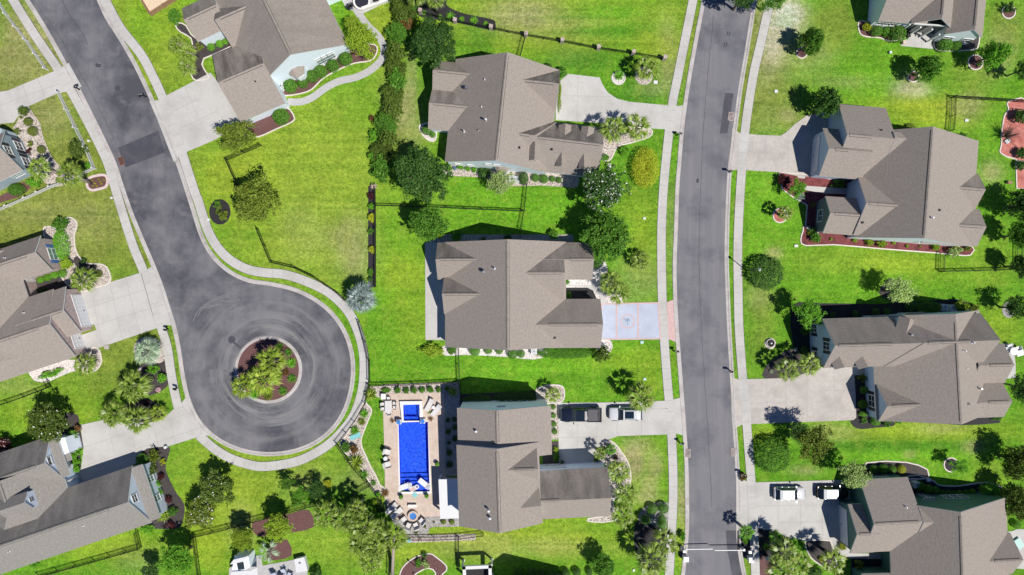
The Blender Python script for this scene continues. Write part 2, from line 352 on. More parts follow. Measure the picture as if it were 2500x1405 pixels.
# ================================================================== THE SETTING
POOL = [(973, 1031), (1044.5, 1030), (1049, 1200), (977.5, 1201.5)]
SPA = [(985.7, 987.6), (1025, 986.6), (1026, 1026), (987, 1026.5)]
def turf():
    xs = np.concatenate([[-600, -300, -150, -100], np.arange(-84, 84.01, .55), [100, 150, 300, 600]])
    ys = np.concatenate([[-600, -300, -120, -75], np.arange(-52, 52.01, .55), [75, 120, 300, 600]])
    nx, ny = len(xs), len(ys); X, Y = np.meshgrid(xs, ys)
    px = X / S + 1250; py = 702.5 - Y / S
    rng = np.random.default_rng(3)
    def vn(sc):
        g = rng.random((400, 400)); u = (X / sc) % 399; v = (Y / sc) % 399
        i = u.astype(int); j = v.astype(int); fu = u - i; fv = v - j; fu = fu * fu * (3 - 2 * fu); fv = fv * fv * (3 - 2 * fv)
        i1 = (i + 1) % 400; j1 = (j + 1) % 400
        return g[i, j] * (1 - fu) * (1 - fv) + g[i1, j] * fu * (1 - fv) + g[i, j1] * (1 - fu) * fv + g[i1, j1] * fu * fv
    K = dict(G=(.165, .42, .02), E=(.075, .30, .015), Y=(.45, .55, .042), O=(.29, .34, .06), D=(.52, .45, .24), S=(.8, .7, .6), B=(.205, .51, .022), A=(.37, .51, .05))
    col = np.zeros((ny, nx, 3)); col[:] = K['G']
    n = (vn(6) * .5 + vn(2.4) * .3 + vn(1.1) * .2)
    # broad lawns: (x, y, rx, ry, kind, strength)
    blobs = [(60, 300, 330, 330, 'O', 1), (130, 560, 260, 200, 'O', 1), (60, 130, 90, 90, 'D', .45), (90, 60, 70, 60, 'D', .4), (130, 290, 60, 60, 'D', .45), (255, 330, 30, 200, 'O', .6),
        (230, 540, 110, 60, 'D', .3), (60, 520, 80, 30, 'D', .25), (270, 870, 160, 120, 'O', .8), (130, 1000, 150, 70, 'Y', .5), (120, 980, 60, 40, 'G', .5), (40, 940, 60, 30, 'D', .3), (240, 230, 40, 120, 'O', .5), (340, 560, 60, 120, 'O', .7),
        (330, 70, 120, 160, 'Y', .6), (330, 60, 60, 60, 'B', .5), (420, 200, 80, 80, 'A', .5), (285, 120, 25, 100, 'O', .6), (750, 480, 260, 250, 'A', 1), (740, 290, 140, 70, 'A', .6), (560, 450, 90, 90, 'Y', .6), (860, 580, 50, 60, 'D', .6), (740, 560, 60, 70, 'D', .25), (880, 640, 40, 40, 'D', .6), (600, 600, 120, 40, 'A', .5), (930, 100, 50, 120, 'A', .8),
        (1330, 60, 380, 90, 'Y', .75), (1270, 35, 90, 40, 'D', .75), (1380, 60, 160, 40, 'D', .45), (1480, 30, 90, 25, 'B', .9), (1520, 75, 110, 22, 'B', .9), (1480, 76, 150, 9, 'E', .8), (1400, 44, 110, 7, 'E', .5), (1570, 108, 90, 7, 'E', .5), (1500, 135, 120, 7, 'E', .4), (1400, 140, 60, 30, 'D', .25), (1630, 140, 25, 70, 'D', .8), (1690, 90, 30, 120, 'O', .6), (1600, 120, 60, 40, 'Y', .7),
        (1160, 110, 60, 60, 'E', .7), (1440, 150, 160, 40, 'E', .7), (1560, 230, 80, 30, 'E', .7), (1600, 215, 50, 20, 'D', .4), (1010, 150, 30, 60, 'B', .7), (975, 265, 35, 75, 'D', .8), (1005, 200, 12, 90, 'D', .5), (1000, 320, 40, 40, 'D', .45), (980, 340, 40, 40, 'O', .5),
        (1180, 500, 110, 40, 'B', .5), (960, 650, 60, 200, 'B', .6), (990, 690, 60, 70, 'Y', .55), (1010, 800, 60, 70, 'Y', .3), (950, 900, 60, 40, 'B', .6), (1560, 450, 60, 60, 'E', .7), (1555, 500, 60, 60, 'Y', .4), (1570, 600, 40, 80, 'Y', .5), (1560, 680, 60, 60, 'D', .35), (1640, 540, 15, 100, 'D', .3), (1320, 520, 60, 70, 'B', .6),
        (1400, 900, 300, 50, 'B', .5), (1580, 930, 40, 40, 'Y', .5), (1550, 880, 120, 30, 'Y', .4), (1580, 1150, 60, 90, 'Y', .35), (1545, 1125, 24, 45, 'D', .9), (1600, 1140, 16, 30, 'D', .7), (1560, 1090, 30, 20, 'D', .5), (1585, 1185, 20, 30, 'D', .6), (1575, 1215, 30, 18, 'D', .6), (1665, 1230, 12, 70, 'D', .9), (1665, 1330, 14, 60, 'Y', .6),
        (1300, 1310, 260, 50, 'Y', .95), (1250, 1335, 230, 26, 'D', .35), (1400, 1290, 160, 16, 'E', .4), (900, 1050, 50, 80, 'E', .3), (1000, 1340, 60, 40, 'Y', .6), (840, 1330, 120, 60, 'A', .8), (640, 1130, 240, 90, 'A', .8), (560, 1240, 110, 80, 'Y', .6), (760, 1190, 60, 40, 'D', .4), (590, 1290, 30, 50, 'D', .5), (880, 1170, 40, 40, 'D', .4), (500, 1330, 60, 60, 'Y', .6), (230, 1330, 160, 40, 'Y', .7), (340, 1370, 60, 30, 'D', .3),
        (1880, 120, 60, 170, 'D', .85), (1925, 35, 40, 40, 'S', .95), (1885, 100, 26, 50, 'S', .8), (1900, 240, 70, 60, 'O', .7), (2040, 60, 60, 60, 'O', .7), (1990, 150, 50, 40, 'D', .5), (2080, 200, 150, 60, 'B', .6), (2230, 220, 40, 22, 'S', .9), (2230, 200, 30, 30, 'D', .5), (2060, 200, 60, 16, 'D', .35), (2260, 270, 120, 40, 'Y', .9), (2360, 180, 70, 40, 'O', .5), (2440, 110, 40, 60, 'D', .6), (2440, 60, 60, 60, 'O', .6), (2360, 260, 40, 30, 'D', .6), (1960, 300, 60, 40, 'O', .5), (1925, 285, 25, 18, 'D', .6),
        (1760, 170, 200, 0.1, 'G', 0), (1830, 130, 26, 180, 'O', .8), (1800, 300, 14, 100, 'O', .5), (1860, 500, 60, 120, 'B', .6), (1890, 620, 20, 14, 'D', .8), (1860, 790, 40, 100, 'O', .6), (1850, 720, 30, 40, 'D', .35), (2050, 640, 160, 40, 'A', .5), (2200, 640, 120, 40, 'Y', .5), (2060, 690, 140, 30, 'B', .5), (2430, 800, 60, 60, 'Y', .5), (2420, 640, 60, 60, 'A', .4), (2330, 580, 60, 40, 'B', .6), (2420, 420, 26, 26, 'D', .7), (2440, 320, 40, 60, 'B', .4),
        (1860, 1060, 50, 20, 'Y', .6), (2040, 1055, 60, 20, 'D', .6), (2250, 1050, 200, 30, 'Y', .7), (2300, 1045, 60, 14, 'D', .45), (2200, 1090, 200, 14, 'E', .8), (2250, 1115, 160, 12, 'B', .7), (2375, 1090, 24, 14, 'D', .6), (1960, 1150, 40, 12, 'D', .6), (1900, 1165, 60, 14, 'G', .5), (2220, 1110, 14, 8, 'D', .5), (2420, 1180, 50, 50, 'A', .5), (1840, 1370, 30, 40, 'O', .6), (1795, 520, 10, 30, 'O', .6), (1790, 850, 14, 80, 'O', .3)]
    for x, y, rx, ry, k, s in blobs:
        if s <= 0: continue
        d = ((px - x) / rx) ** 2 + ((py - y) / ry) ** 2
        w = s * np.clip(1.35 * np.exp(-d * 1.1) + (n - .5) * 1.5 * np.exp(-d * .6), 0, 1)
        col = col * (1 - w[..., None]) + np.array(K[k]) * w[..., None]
    col *= (.86 + .28 * vn(1.6))[..., None]
    col = np.minimum(col * np.array([1.2, 1.15, 1.2]), .85)
    z = np.zeros_like(X)
    keep = []
    pl = metres(POOL); x0, x1 = min(p.x for p in pl) - .25, max(p.x for p in pl) + .25; y0, y1 = min(p.y for p in pl) - .25, max(p.y for p in metres(SPA)) + .25
    for j in range(ny - 1):
        for i in range(nx - 1):
            if xs[i] > x0 and xs[i + 1] < x1 and ys[j] > y0 and ys[j + 1] < y1: continue
            keep.append((j * nx + i, j * nx + i + 1, (j + 1) * nx + i + 1, (j + 1) * nx + i))
    me = bpy.data.meshes.new('lawn'); me.from_pydata(np.stack([X, Y, z], -1).reshape(-1, 3).tolist(), [], keep)
    a = me.attributes.new('turf', 'FLOAT_COLOR', 'POINT')
    a.data.foreach_set('color', np.concatenate([col, np.ones((ny, nx, 1))], -1).reshape(-1))
    me.materials.append(MAT['lawn']); o = obj('lawn', me); tag(o, kind='structure')
turf()
def sheet(name, mat, px, z=.03, base=None, joints=(), jw=.05, holes=(), jmat='concrete_joint', smooth=0, kind='structure'):
    poly = smooth_line(metres(px), smooth, True) if smooth else metres(px)
    mb = MB()
    if holes:
        loops = [poly] + [metres(h) for h in holes]; flat = [p for l in loops for p in l]
        tri = tessellate_polygon([[Vector((p.x, p.y, 0)) for p in l] for l in loops])
        fs = []
        for a, b_, c_ in tri:
            A, B_, C_ = (Vector((*flat[i], 0)) for i in (a, b_, c_)); fs.append((a, b_, c_) if (B_ - A).cross(C_ - A).z > 0 else (a, c_, b_))
        mb.mesh([(p.x, p.y, z) for p in flat], fs)
    else: mb.prism(poly, z if base is None else base, z)
    for i, q in enumerate(joints):
        P = metres(q); zj = z + .0035 + .0005 * i; sweep(mb, P, [(-jw / 2, zj), (jw / 2, zj)][::-1], m=1)
    return struct(mb, name, [mat, jmat])
# ---- roads
RL = [(30, -60), (72, 0), (110, 60), (150, 130), (190, 205), (222, 268), (255, 335), (283, 395), (298, 440), (320, 505), (346, 570), (374, 635), (396, 690), (414, 745), (431, 800), (443, 860), (452, 920), (467, 980), (493, 1030), (535, 1069), (592, 1095), (655, 1104), (720, 1096), (778, 1070), (823, 1025), (849, 965), (857, 895), (845, 832), (816, 780), (775, 742), (722, 714), (662, 699), (605, 690), (555, 666), (515, 628), (488, 580), (470, 525), (450, 462), (430, 402), (406, 342), (385, 290), (360, 232), (327, 163), (290, 98), (257, 46), (236, 0), (210, -60)]
R1 = [(1735, -60), (1723, 0), (1704, 100), (1686, 200), (1672, 300), (1663, 400), (1658, 470), (1655, 560), (1652, 640), (1653, 720), (1657, 800), (1663, 880), (1669, 960), (1675, 1040), (1680, 1120), (1682, 1200), (1682, 1290), (1676, 1370), (1668, 1430), (1655, 1480)]
R2 = [(1850, -60), (1838, 0), (1819, 120), (1802, 220), (1790, 310), (1778, 400), (1773, 470), (1770, 560), (1769, 640), (1771, 700), (1774, 780), (1779, 870), (1783, 940), (1787, 1020), (1792, 1090), (1796, 1160), (1798, 1230), (1798, 1310), (1805, 1370), (1816, 1420), (1835, 1480)]
rl = smooth_line(metres(RL), 4); r1 = smooth_line(metres(R1), 4); r2 = smooth_line(metres(R2), 4)
ISL = W(655, 903).to_2d()
mb = MB(); mb.prism(rl, .015, .015); struct(mb, 'road', ['asphalt_old']); mb = MB(); mb.prism(r1 + r2[::-1], .015, .015); struct(mb, 'road', ['asphalt'])
mb = MB(); CP = [(0, .02), (.30, .03), (.36, .085), (.56, .09), (.6, .0)]
sweep(mb, rl, [(-a, z) for a, z in CP][::-1][::-1] if False else [(-o, z) for o, z in CP]); 
sweep(mb, r1, [(-o, z) for o, z in CP]); sweep(mb, r2, CP)
n = 64; ic = [Vector((ISL.x + 4.72 * math.cos(2 * math.pi * k / n), ISL.y + 4.72 * math.sin(2 * math.pi * k / n))) for k in range(n)]
sweep(mb, ic, [(-a, z) for a, z in ((0, .016), (.12, .1), (.42, .11), (.5, .04))][::-1] if False else [(0, .016), (.12, .1), (.42, .11), (.5, .04)], True)
cb = struct(mb, 'kerb', ['curb'])
bmk = bmesh.new(); bmk.from_mesh(cb.data); bmesh.ops.recalc_face_normals(bmk, faces=bmk.faces); 
for f in bmk.faces:
    if f.normal.z < 0: f.normal_flip()
bmk.to_mesh(cb.data); bmk.free()
mb = MB()
mb.prism(metres([(289, 363), (387, 321), (402, 371), (306, 408)]), .019, .019); mb.prism(metres([(1770, 227), (1791, 229), (1776, 325), (1757, 327)]), .019, .019)
struct(mb, 'road_patch', ['asphalt_patch'])
sheet('road_patch', 'asphalt_patch', [(1772, 1296), (1797, 1296), (1797, 1312), (1804, 1370), (1812, 1405), (1787, 1405), (1781, 1370), (1775, 1340)], .0192)
# ---- pavements with joints
def pavement(pts, w, z=.064, name='pavement', mat='concrete', step=1.5, jm='concrete_joint'):
    P = smooth_line(metres(pts), 5); mb = MB()
    if step:
        me_ = MB()
        for s_ in (-1, 1): sweep(me_, P, [(s_ * w / 2 + .05, .013), (s_ * w / 2 - .05, .013)])
        struct(me_, 'soil_edge', ['mulch_dark'])
    sweep(mb, P, [(w / 2, 0), (w / 2, z), (-w / 2, z), (-w / 2, 0)])
    if step:
        for p, d in along(P, step):
            nrm = Vector((-d.y, d.x)); a, b_ = p + nrm * w / 2, p - nrm * w / 2
            mb.face([(*(b_ - d * .025), z + .004), (*(b_ + d * .025), z + .004), (*(a + d * .025), z + .004), (*(a - d * .025), z + .004)], 1)
    struct(mb, name, [mat, jm])
pavement([(10, -40), (32, 0), (85, 85), (144, 172), (177, 228), (222, 312), (260, 390), (276, 440), (298, 515), (325, 600), (350, 661), (372, 730), (394, 800), (409, 850), (417, 905), (427, 960), (439, 1010)], 1.22)
pavement([(235, -40), (257, 0), (293, 67), (345, 134), (375, 190), (399, 243), (425, 310), (447, 380), (476, 470), (484, 490), (497, 532), (511, 570), (532, 605), (562, 635), (602, 657), (645, 666), (701, 672), (768, 696), (815, 724), (853, 765), (876, 815), (887, 860), (889, 905), (885, 950), (874, 990), (858, 1025), (822, 1068), (781, 1100), (724, 1127), (652, 1139), (610, 1135), (560, 1118), (520, 1093), (486, 1063)], 1.25)
pavement([(1700, -40), (1690, 10), (1668, 120), (1652, 200), (1641, 257), (1628, 370), (1619, 470), (1615, 560), (1615, 640), (1617, 740), (1623, 850), (1629, 930), (1638, 1040), (1643, 1150), (1643, 1230), (1640, 1290), (1636, 1360), (1632, 1440)], 1.2)
pavement([(1890, -40), (1878, 13), (1856, 110), (1838, 190), (1818, 325), (1807, 470), (1801, 600), (1802, 720), (1804, 800), (1811, 900), (1820, 1000), (1827, 1090), (1834, 1180), (1839, 1260), (1842, 1340), (1846, 1440)], 1.2)
# ---- driveways
sheet('driveway', 'concrete', [(-60, 210), (0, 225), (20, 222), (134, 174), (154, 164), (168, 154), (200, 212), (187, 215), (167, 224), (142, 228), (72, 259), (50, 277), (34, 300), (0, 303), (-60, 320)], .058, 0, [[(55, 207), (75, 256)], [(92, 191), (112, 240)], [(-10, 262), (150, 203)]])
sheet('driveway', 'concrete', [(365, 247), (386, 246), (401, 237), (514, 178), (604, 290), (527, 341), (457, 371), (438, 383), (425, 396), (405, 345), (385, 293)], .058, 0, [[(412, 327), (530, 272)], [(400, 283), (482, 244)], [(424, 322), (400, 250)], [(452, 213), (508, 340)], [(385, 290), (410, 281)]])
sheet('driveway', 'concrete', [(378, 646), (360, 659), (341, 667), (271, 689), (234, 704), (181, 718), (205, 800), (230, 792), (236, 806), (195, 820), (190, 850), (197, 861), (241, 850), (385, 801), (405, 794), (424, 795), (405, 715)], .058, 0, [[(206, 755), (398, 694)], [(212, 800), (412, 740)], [(225, 715), (250, 840)], [(268, 690), (300, 830)], [(307, 679), (342, 815)], [(345, 668), (382, 800)]])
sheet('driveway', 'concrete', [(459, 965), (443, 985), (426, 998), (408, 1014), (385, 1026), (363, 1033), (252, 1026), (196, 1038), (205, 1094), (198, 1146), (165, 1166), (170, 1200), (212, 1190), (335, 1130), (345, 1105), (360, 1095), (414, 1089), (475, 1070), (500, 1063), (522, 1066), (496, 1038), (474, 1000)], .058, 0, [[(205, 1092), (472, 1006)], [(200, 1140), (505, 1040)], [(262, 1030), (280, 1108)], [(318, 1032), (330, 1095)], [(372, 1030), (388, 1092)], [(412, 1014), (428, 1085)], [(444, 990), (512, 1062)]])
sheet('driveway', 'concrete', [(1385, 181), (1464, 190), (1471, 207), (1484, 227), (1507, 242), (1534, 249), (1631, 258), (1650, 260), (1672, 257), (1663, 329), (1641, 319), (1621, 316), (1581, 314), (1540, 306), (1450, 300), (1357, 294), (1357, 270), (1366, 200)], .058, 0, [[(1411, 184), (1408, 300)], [(1362, 233), (1500, 238)], [(1520, 246), (1512, 306)], [(1580, 254), (1572, 314)]])
sheet('driveway', 'painted_blue', [(1464, 741), (1609, 738), (1614, 829), (1464, 831)], .058, 0)
mb = MB()
for qi, q in enumerate(([(1466, 743), (1609, 740)], [(1466, 829), (1614, 827)], [(1505, 741), (1505, 830)], [(1557, 740), (1558, 829)], [(1607, 739), (1612, 828)], [(1468, 743), (1467, 830)])): zq = .066 + .0006 * qi; sweep(mb, metres(q), [(.1, zq), (-.1, zq)])
c0 = W(1532, 785); mb.ring(c0, .86, 1.0, .06, .0662, 40)
struct(mb, 'driveway_border', ['paver_pink'])
mb = MB()   # the palmetto and crescent painted in the ring
mb.prism([(c0.x - .07, c0.y - .5), (c0.x + .07, c0.y - .5), (c0.x + .04, c0.y + .1), (c0.x - .04, c0.y + .1)], .063, .063)
for k in range(9):
    a = R(-20 + k * 27.5); d = Vector((math.cos(a), math.sin(a))); q = Vector((-d.y, d.x)); o = Vector((c0.x, c0.y + .12))
    mb.prism([tuple(o + q * .03), tuple(o + d * .22 - q * .06), tuple(o + d * .4 - Vector((0, .1))), tuple(o + d * .22 + q * .06)][::-1], .0634 + k * .0004, .0634 + k * .0004)
mb.prism([(c0.x - .42 + .16 * math.cos(R(a)), c0.y + .4 + .16 * math.sin(R(a))) for a in range(150, 391, 20)] + [(c0.x - .4 + .1 * math.cos(R(a)), c0.y + .45 + .12 * math.sin(R(a))) for a in range(380, 159, -20)], .0632, .0632)
simple('paint_slate', (.22, .28, .36)); struct(mb, 'driveway_emblem', ['paint_slate'])
sheet('driveway_apron', 'paver_pink', [(1628, 738), (1647, 731), (1651, 836), (1631, 828)], .058, 0)
sheet('driveway', 'concrete', [(1362, 984), (1473, 983), (1620, 979), (1643, 976), (1664, 970), (1671, 1064), (1649, 1058), (1629, 1061), (1509, 1065), (1487, 1073), (1473, 1084), (1475, 1142), (1365, 1142)], .058, 0, [[(1408, 984), (1411, 1140)], [(1455, 984), (1458, 1068)], [(1505, 982), (1507, 1064)], [(1565, 981), (1566, 1062)], [(1365, 1069), (1460, 1067)], [(1505, 1001), (1630, 998)], [(1345, 1073), (1366, 1073)]])
sheet('driveway', 'concrete_warm', [(1788, 314), (1805, 325), (1850, 330), (1905, 332), (1917, 325), (1940, 304), (1967, 284), (2040, 270), (2040, 440), (2004, 434), (1945, 430), (1900, 421), (1818, 416), (1798, 415), (1778, 416)], .058, 0, [[(1800, 370), (2000, 379)], [(1870, 331), (1866, 420)], [(1926, 318), (1922, 425)]])
sheet('driveway', 'concrete_warm', [(1781, 918), (1802, 927), (1824, 926), (1935, 923), (2000, 898), (2084, 896), (2088, 960), (2090, 1020), (2083, 1026), (1824, 1036), (1812, 1037), (1792, 1047)], .058, 0, [[(1870, 926), (1875, 1033)], [(1917, 924), (1922, 1032)], [(1970, 908), (1970, 1030)], [(2035, 898), (2040, 1028)], [(1825, 985), (1920, 982)], [(1970, 955), (2088, 953)], [(1826, 1005), (1828, 1036)]])
sheet('driveway', 'concrete', [(1797, 1165), (1822, 1175), (1843, 1178), (2055, 1172), (2075, 1200), (2075, 1352), (2060, 1352), (2044, 1340), (2032, 1320), (1965, 1321), (1929, 1315), (1886, 1296), (1850, 1290), (1797, 1292)], .058, 0, [[(1798, 1236), (2070, 1232)], [(1896, 1177), (1902, 1302)], [(1952, 1175), (1955, 1318)], [(2005, 1174), (2008, 1320)], [(1902, 1276), (2070, 1274)], [(1823, 1177), (1828, 1290)]])
# ---- footpaths and terraces
pavement([FB(905, 745), FB(1000, 745), FB(1085, 713), FB(1180, 645), FB(1280, 595), FB(1400, 567), FB(1500, 520), FB(1575, 455), FB(1607, 390), FB(1600, 325), FB(1560, 260), FB(1490, 190), FB(1432, 115), FB(1400, 60)], .98, .045, 'footpath', 'paver_grey', 0)
sheet('terrace', 'paver_grey', [FB(1265, -60), FB(1640, -60), FB(1640, 10), FB(1490, 85), FB(1440, 110), FB(1330, 60)], .05, 0)
sheet('terrace', 'concrete', FR(FH, [(412, 487), (570, 480), (570, 1200), (415, 1196)]), .06, 0)
sheet('terrace', 'concrete', FR(Y6, [(905, 405), (1300, 425), (1300, 560), (1215, 580), (1240, 685), (790, 640), (800, 565), (890, 550)]), .05, 0, [FR(Y6, [(1000, 420), (985, 660)]), FR(Y6, [(1085, 420), (1078, 668)])])
sheet('terrace', 'concrete', FR(X3, [(560, 588), (715, 590), (735, 780), (735, 902), (560, 905)]), .05, 0, [FR(X3, [(640, 742), (733, 745)])])
sheet('terrace', 'paver_grey', FR(Y4, [(370, 640), (530, 632), (550, 766), (960, 690), (1100, 655), (1140, 780), (1150, 960), (100, 960), (110, 800)]), .06, 0)
sheet('terrace', 'concrete', FR(Y8, [(2095, 860), (2160, 850), (2200, 830), (2380, 830), (2380, 1330), (2200, 1320)]), .05, 0)
sheet('footpath', 'concrete', FR(FI, [(224, 806), (384, 808), (445, 838), (486, 872), (496, 936), (560, 938), (480, 840), (440, 800), (224, 790)]), .05, 0)
sheet('footpath', 'concrete', FR(Y7, [(300, 790), (500, 805), (780, 820), (780, 870), (500, 862), (310, 830)]), .05, 0)
sheet('footpath', 'concrete', FR(Y7, [(230, 680), (320, 690), (312, 728), (255, 722)]), .05, 0)
sheet('footpath', 'concrete_warm', FR(X1, [(1080, 735), (1240, 735), (1240, 812), (1100, 812)]), .05, 0)
sheet('footpath', 'concrete', FR(Z7, [(1720, 470), (1825, 472), (1840, 600), (1900, 650), (1930, 740), (2100, 790), (2500, 790), (2500, 885), (2150, 885), (1900, 800), (1815, 745), (1765, 545), (1325, 545), (1325, 520), (1725, 522)]), .052, 0)
sheet('footpath', 'concrete', FR(Y2, [(560, 330), (700, 420), (760, 560), (640, 620), (560, 470)]), .052, 0)
# ---- pool terrace, basin, water
DECK = [(934, 963), (938, 1086), (940, 1186), (941, 1215), (943, 1244), (960, 1265), (985, 1272), (1040, 1262), (1071, 1261), (1121, 1262), (1121, 1168), (1088, 1165), (1086, 1010), (1084, 961), (1076, 958)]
grow = lambda q, d: [(sum(p[0] for p in q) / 4 + (x - sum(p[0] for p in q) / 4) * (1 + d[0]), sum(p[1] for p in q) / 4 + (y - sum(p[1] for p in q) / 4) * (1 + d[1])) for x, y in q]
SPA_O = FR(Z1, [(1160, 438), (1568, 432), (1590, 800), (1205, 815)])
COP = FR(Z1, [(1118, 805), (1660, 800), (1690, 1400)])[:2] + [(1053.5, 1205), (973.5, 1207)]
sheet('pool_terrace', 'paver_tan', DECK, .05, holes=[COP, SPA_O])
sheet('pool_coping', 'coping', COP, .062, holes=[POOL])
mb = MB(); po, pi_ = metres(SPA_O), metres(SPA)
for k in range(4):
    a, b_, c_, d = po[k], po[(k + 1) % 4], pi_[(k + 1) % 4], pi_[k]
    mb.face([(*d, .48), (*c_, .48), (*b_, .48), (*a, .48)]); mb.face([(*a, 0), (*a, .48), (*b_, .48), (*b_, 0)]); mb.face([(*d, -.5), (*c_, -.5), (*c_, .48), (*d, .48)], 1)
mb.face([(*p, -.5) for p in pi_[::-1]], 1)
i2 = [pi_[0].lerp(pi_[2], .1), pi_[0].lerp(pi_[2], .1), 0, 0]
sp_in = metres(FR(Z1, [(1300, 500), (1465, 500), (1465, 705), (1300, 705)]))
mb.prism([tuple(p) for p in metres(FR(Z1, [(1232, 720), (1520, 720), (1522, 780), (1236, 780)]))], -.5, .05, 1); mb.prism([tuple(p) for p in metres(FR(Z1, [(1475, 500), (1510, 500), (1515, 715), (1480, 715)]))], -.5, .05, 1)
sp = mb.build('hot_tub', ['coping', 'pool_plaster'])
tag(sp, 'square raised hot tub with pale rim at the north end of the pool', 'hot tub')
mb = MB(); mb.face([(*p, .36) for p in pi_[::-1]]); tag(mb.build('hot_tub_water', ['water']), kind='structure')
mb = MB(); q = metres(POOL)
def bl(u, v): return (q[0].lerp(q[1], u)).lerp(q[3].lerp(q[2], u), v)
lv = [(0, -1.05), (.76, -1.05), (.76, -.8), (.815, -.8), (.815, -.52), (.86, -.52), (.86, -.28), (1, -.28)]
for (v0, z0), (v1, z1) in zip(lv, lv[1:]):
    mb.face([(*bl(0, v0), z0), (*bl(0, v1), z1), (*bl(1, v1), z1), (*bl(1, v0), z0)], 1 if z0 != z1 else 0)
    for u in (0, 1):
        f = [(*bl(u, v0), z0), (*bl(u, v1), z1), (*bl(u, v1), .062), (*bl(u, v0), .062)]
        if v0 != v1: mb.face(f if u else f[::-1], 0)
mb.face([(*bl(0, 0), -1.05), (*bl(1, 0), -1.05), (*bl(1, 0), .062), (*bl(0, 0), .062)]); mb.face([(*bl(1, 1), -.28), (*bl(0, 1), -.28), (*bl(0, 1), .062), (*bl(1, 1), .062)])
tag(mb.build('swimming_pool', ['pool_plaster', 'pool_deep']), 'long rectangular swimming pool with deep blue floor and tanning ledge', 'pool')
mb = MB(); mb.face([(*p, -.03) for p in q[::-1]]); tag(mb.build('pool_water', ['water']), kind='structure')
# ---- planting beds
NB = [0]
def bed(mat, px, edge=None, sm=4, z=.03, ew=.16, name=None):
    NB[0] += 1; z += NB[0] * .0002
    sheet(name or ('gravel_bed' if 'gravel' in mat or 'rock' in mat else 'mulch_bed'), mat, px, z, smooth=sm)
    if edge:
        P = smooth_line(metres(px), max(sm, 1), True); mb = MB()
        ar = sum(a.x * b_.y - b_.x * a.y for a, b_ in zip(P, P[1:] + P[:1]))
        pr = [(-ew / 2, 0), (-ew / 2, .1), (ew / 2, .1), (ew / 2, 0)]
        sweep(mb, P, pr[::-1], True); struct(mb, 'bed_edging', [edge])
def rnd(x, y, r, n=12, ry=None): return [(x + r * math.cos(2 * math.pi * k / n), y + (ry or r) * math.sin(2 * math.pi * k / n)) for k in range(n)]
bed('gravel_tan', [(40, 302), (55, 268), (70, 262), (80, 276), (98, 302), (103, 325), (116, 360), (130, 388), (150, 410), (165, 440), (150, 455), (118, 452), (90, 425), (68, 395), (58, 365), (48, 338), (32, 314)], None, 3)
bed('mulch_brown', [(213, 447), (214, 439), (224, 433), (240, 429), (254, 428), (261, 433), (263, 446), (258, 457), (243, 462), (225, 465), (215, 458)], 'edging_pink', 4, ew=.34)
bed('mulch_brown', FR(Y1, [(0, 1120), (120, 1060), (340, 920), (420, 1000), (260, 1130), (60, 1190), (0, 1210)]), None, 3)
bed('gravel_tan', FR(FF, [(320, 385), (365, 370), (470, 315), (520, 305), (560, 335), (560, 380), (545, 430), (550, 520), (580, 590), (640, 638), (740, 645), (790, 680), (806, 773), (700, 814), (590, 845), (500, 800), (420, 690), (350, 540)]), 'edging', 3)
bed('mulch_dark', FR(FF, [(540, 600), (580, 588), (640, 635), (705, 645), (690, 700), (600, 690), (550, 650)]), None, 3, .034)
bed('gravel_tan', [(190, 882), (215, 852), (240, 852), (248, 875), (246, 890), (232, 906), (205, 909)], 'edging', 4)
bed('gravel_white', [(-20, 917), (60, 908), (72, 915), (85, 930), (110, 934), (125, 930), (170, 910), (205, 900), (200, 880), (-20, 880)], None, 3)
bed('gravel_tan', FR(Y3, [(720, 250), (840, 200), (930, 222), (1000, 270), (1038, 380), (1050, 470), (980, 500), (800, 480), (690, 380)]), None, 4)
bed('mulch_dark', FR(Y3, [(980, 500), (1050, 474), (1078, 620), (1083, 740), (1000, 820), (900, 860), (840, 850), (740, 600), (800, 500)]), None, 4)
bed('mulch_black', FR(Y3, [(800, 900), (900, 930), (1000, 990), (1068, 1085), (1000, 1145), (900, 1178), (650, 1150), (550, 1000)]), None, 4)
bed('mulch_dark', FR(FK, [(440, 300), (530, 320), (540, 390), (560, 480), (572, 540), (545, 565), (550, 685), (480, 705), (330, 560), (330, 420)]), None, 2)
bed('mulch_dark', FR(FK, [(930, 570), (1000, 540), (1150, 530), (1130, 640), (1130, 700), (1190, 830), (1250, 920), (1250, 1000), (1225, 1075), (1130, 1090), (1000, 1070), (1060, 950), (980, 660), (930, 640)]), None, 4)
bed('mulch_dark', FR(X7, [(770, 420), (830, 400), (950, 450), (1150, 700), (1560, 500), (1740, 790), (1250, 1010), (1260, 1200), (1340, 1340), (1120, 1385), (1040, 1300), (1020, 1200), (1080, 1000), (1060, 820), (1030, 660), (860, 560), (790, 490)]), 'edging', 2)
bed('mulch_brown', FR(FB, [(830, 690), (900, 700), (1000, 685), (1080, 655), (1170, 570), (1300, 500), (1400, 462), (1510, 445), (1555, 385), (1540, 330), (1400, 330), (1300, 390), (1050, 560), (830, 600)]), 'edging', 3)
bed('mulch_brown', FR(FB, [(600, 905), (800, 830), (900, 790), (950, 850), (940, 890), (820, 945), (700, 998), (640, 990)]), 'edging', 3)
bed('mulch_black', FR(X8, [(1130, 120), (1090, -60), (1590, -60), (1600, 60), (1700, 140), (1900, 210), (2270, 285), (2318, 350), (2318, 425), (2230, 440), (1740, 330), (1240, 250)]), None, 3)
bed('mulch_black', [(899, 455), (917, 455), (918, 560), (918, 702), (899, 702), (899, 560)], None, 0)
bed('gravel_white', FR(FC, [(375, 915), (480, 900), (495, 1000), (470, 1035), (420, 1015), (385, 970)]), 'edging', 3)
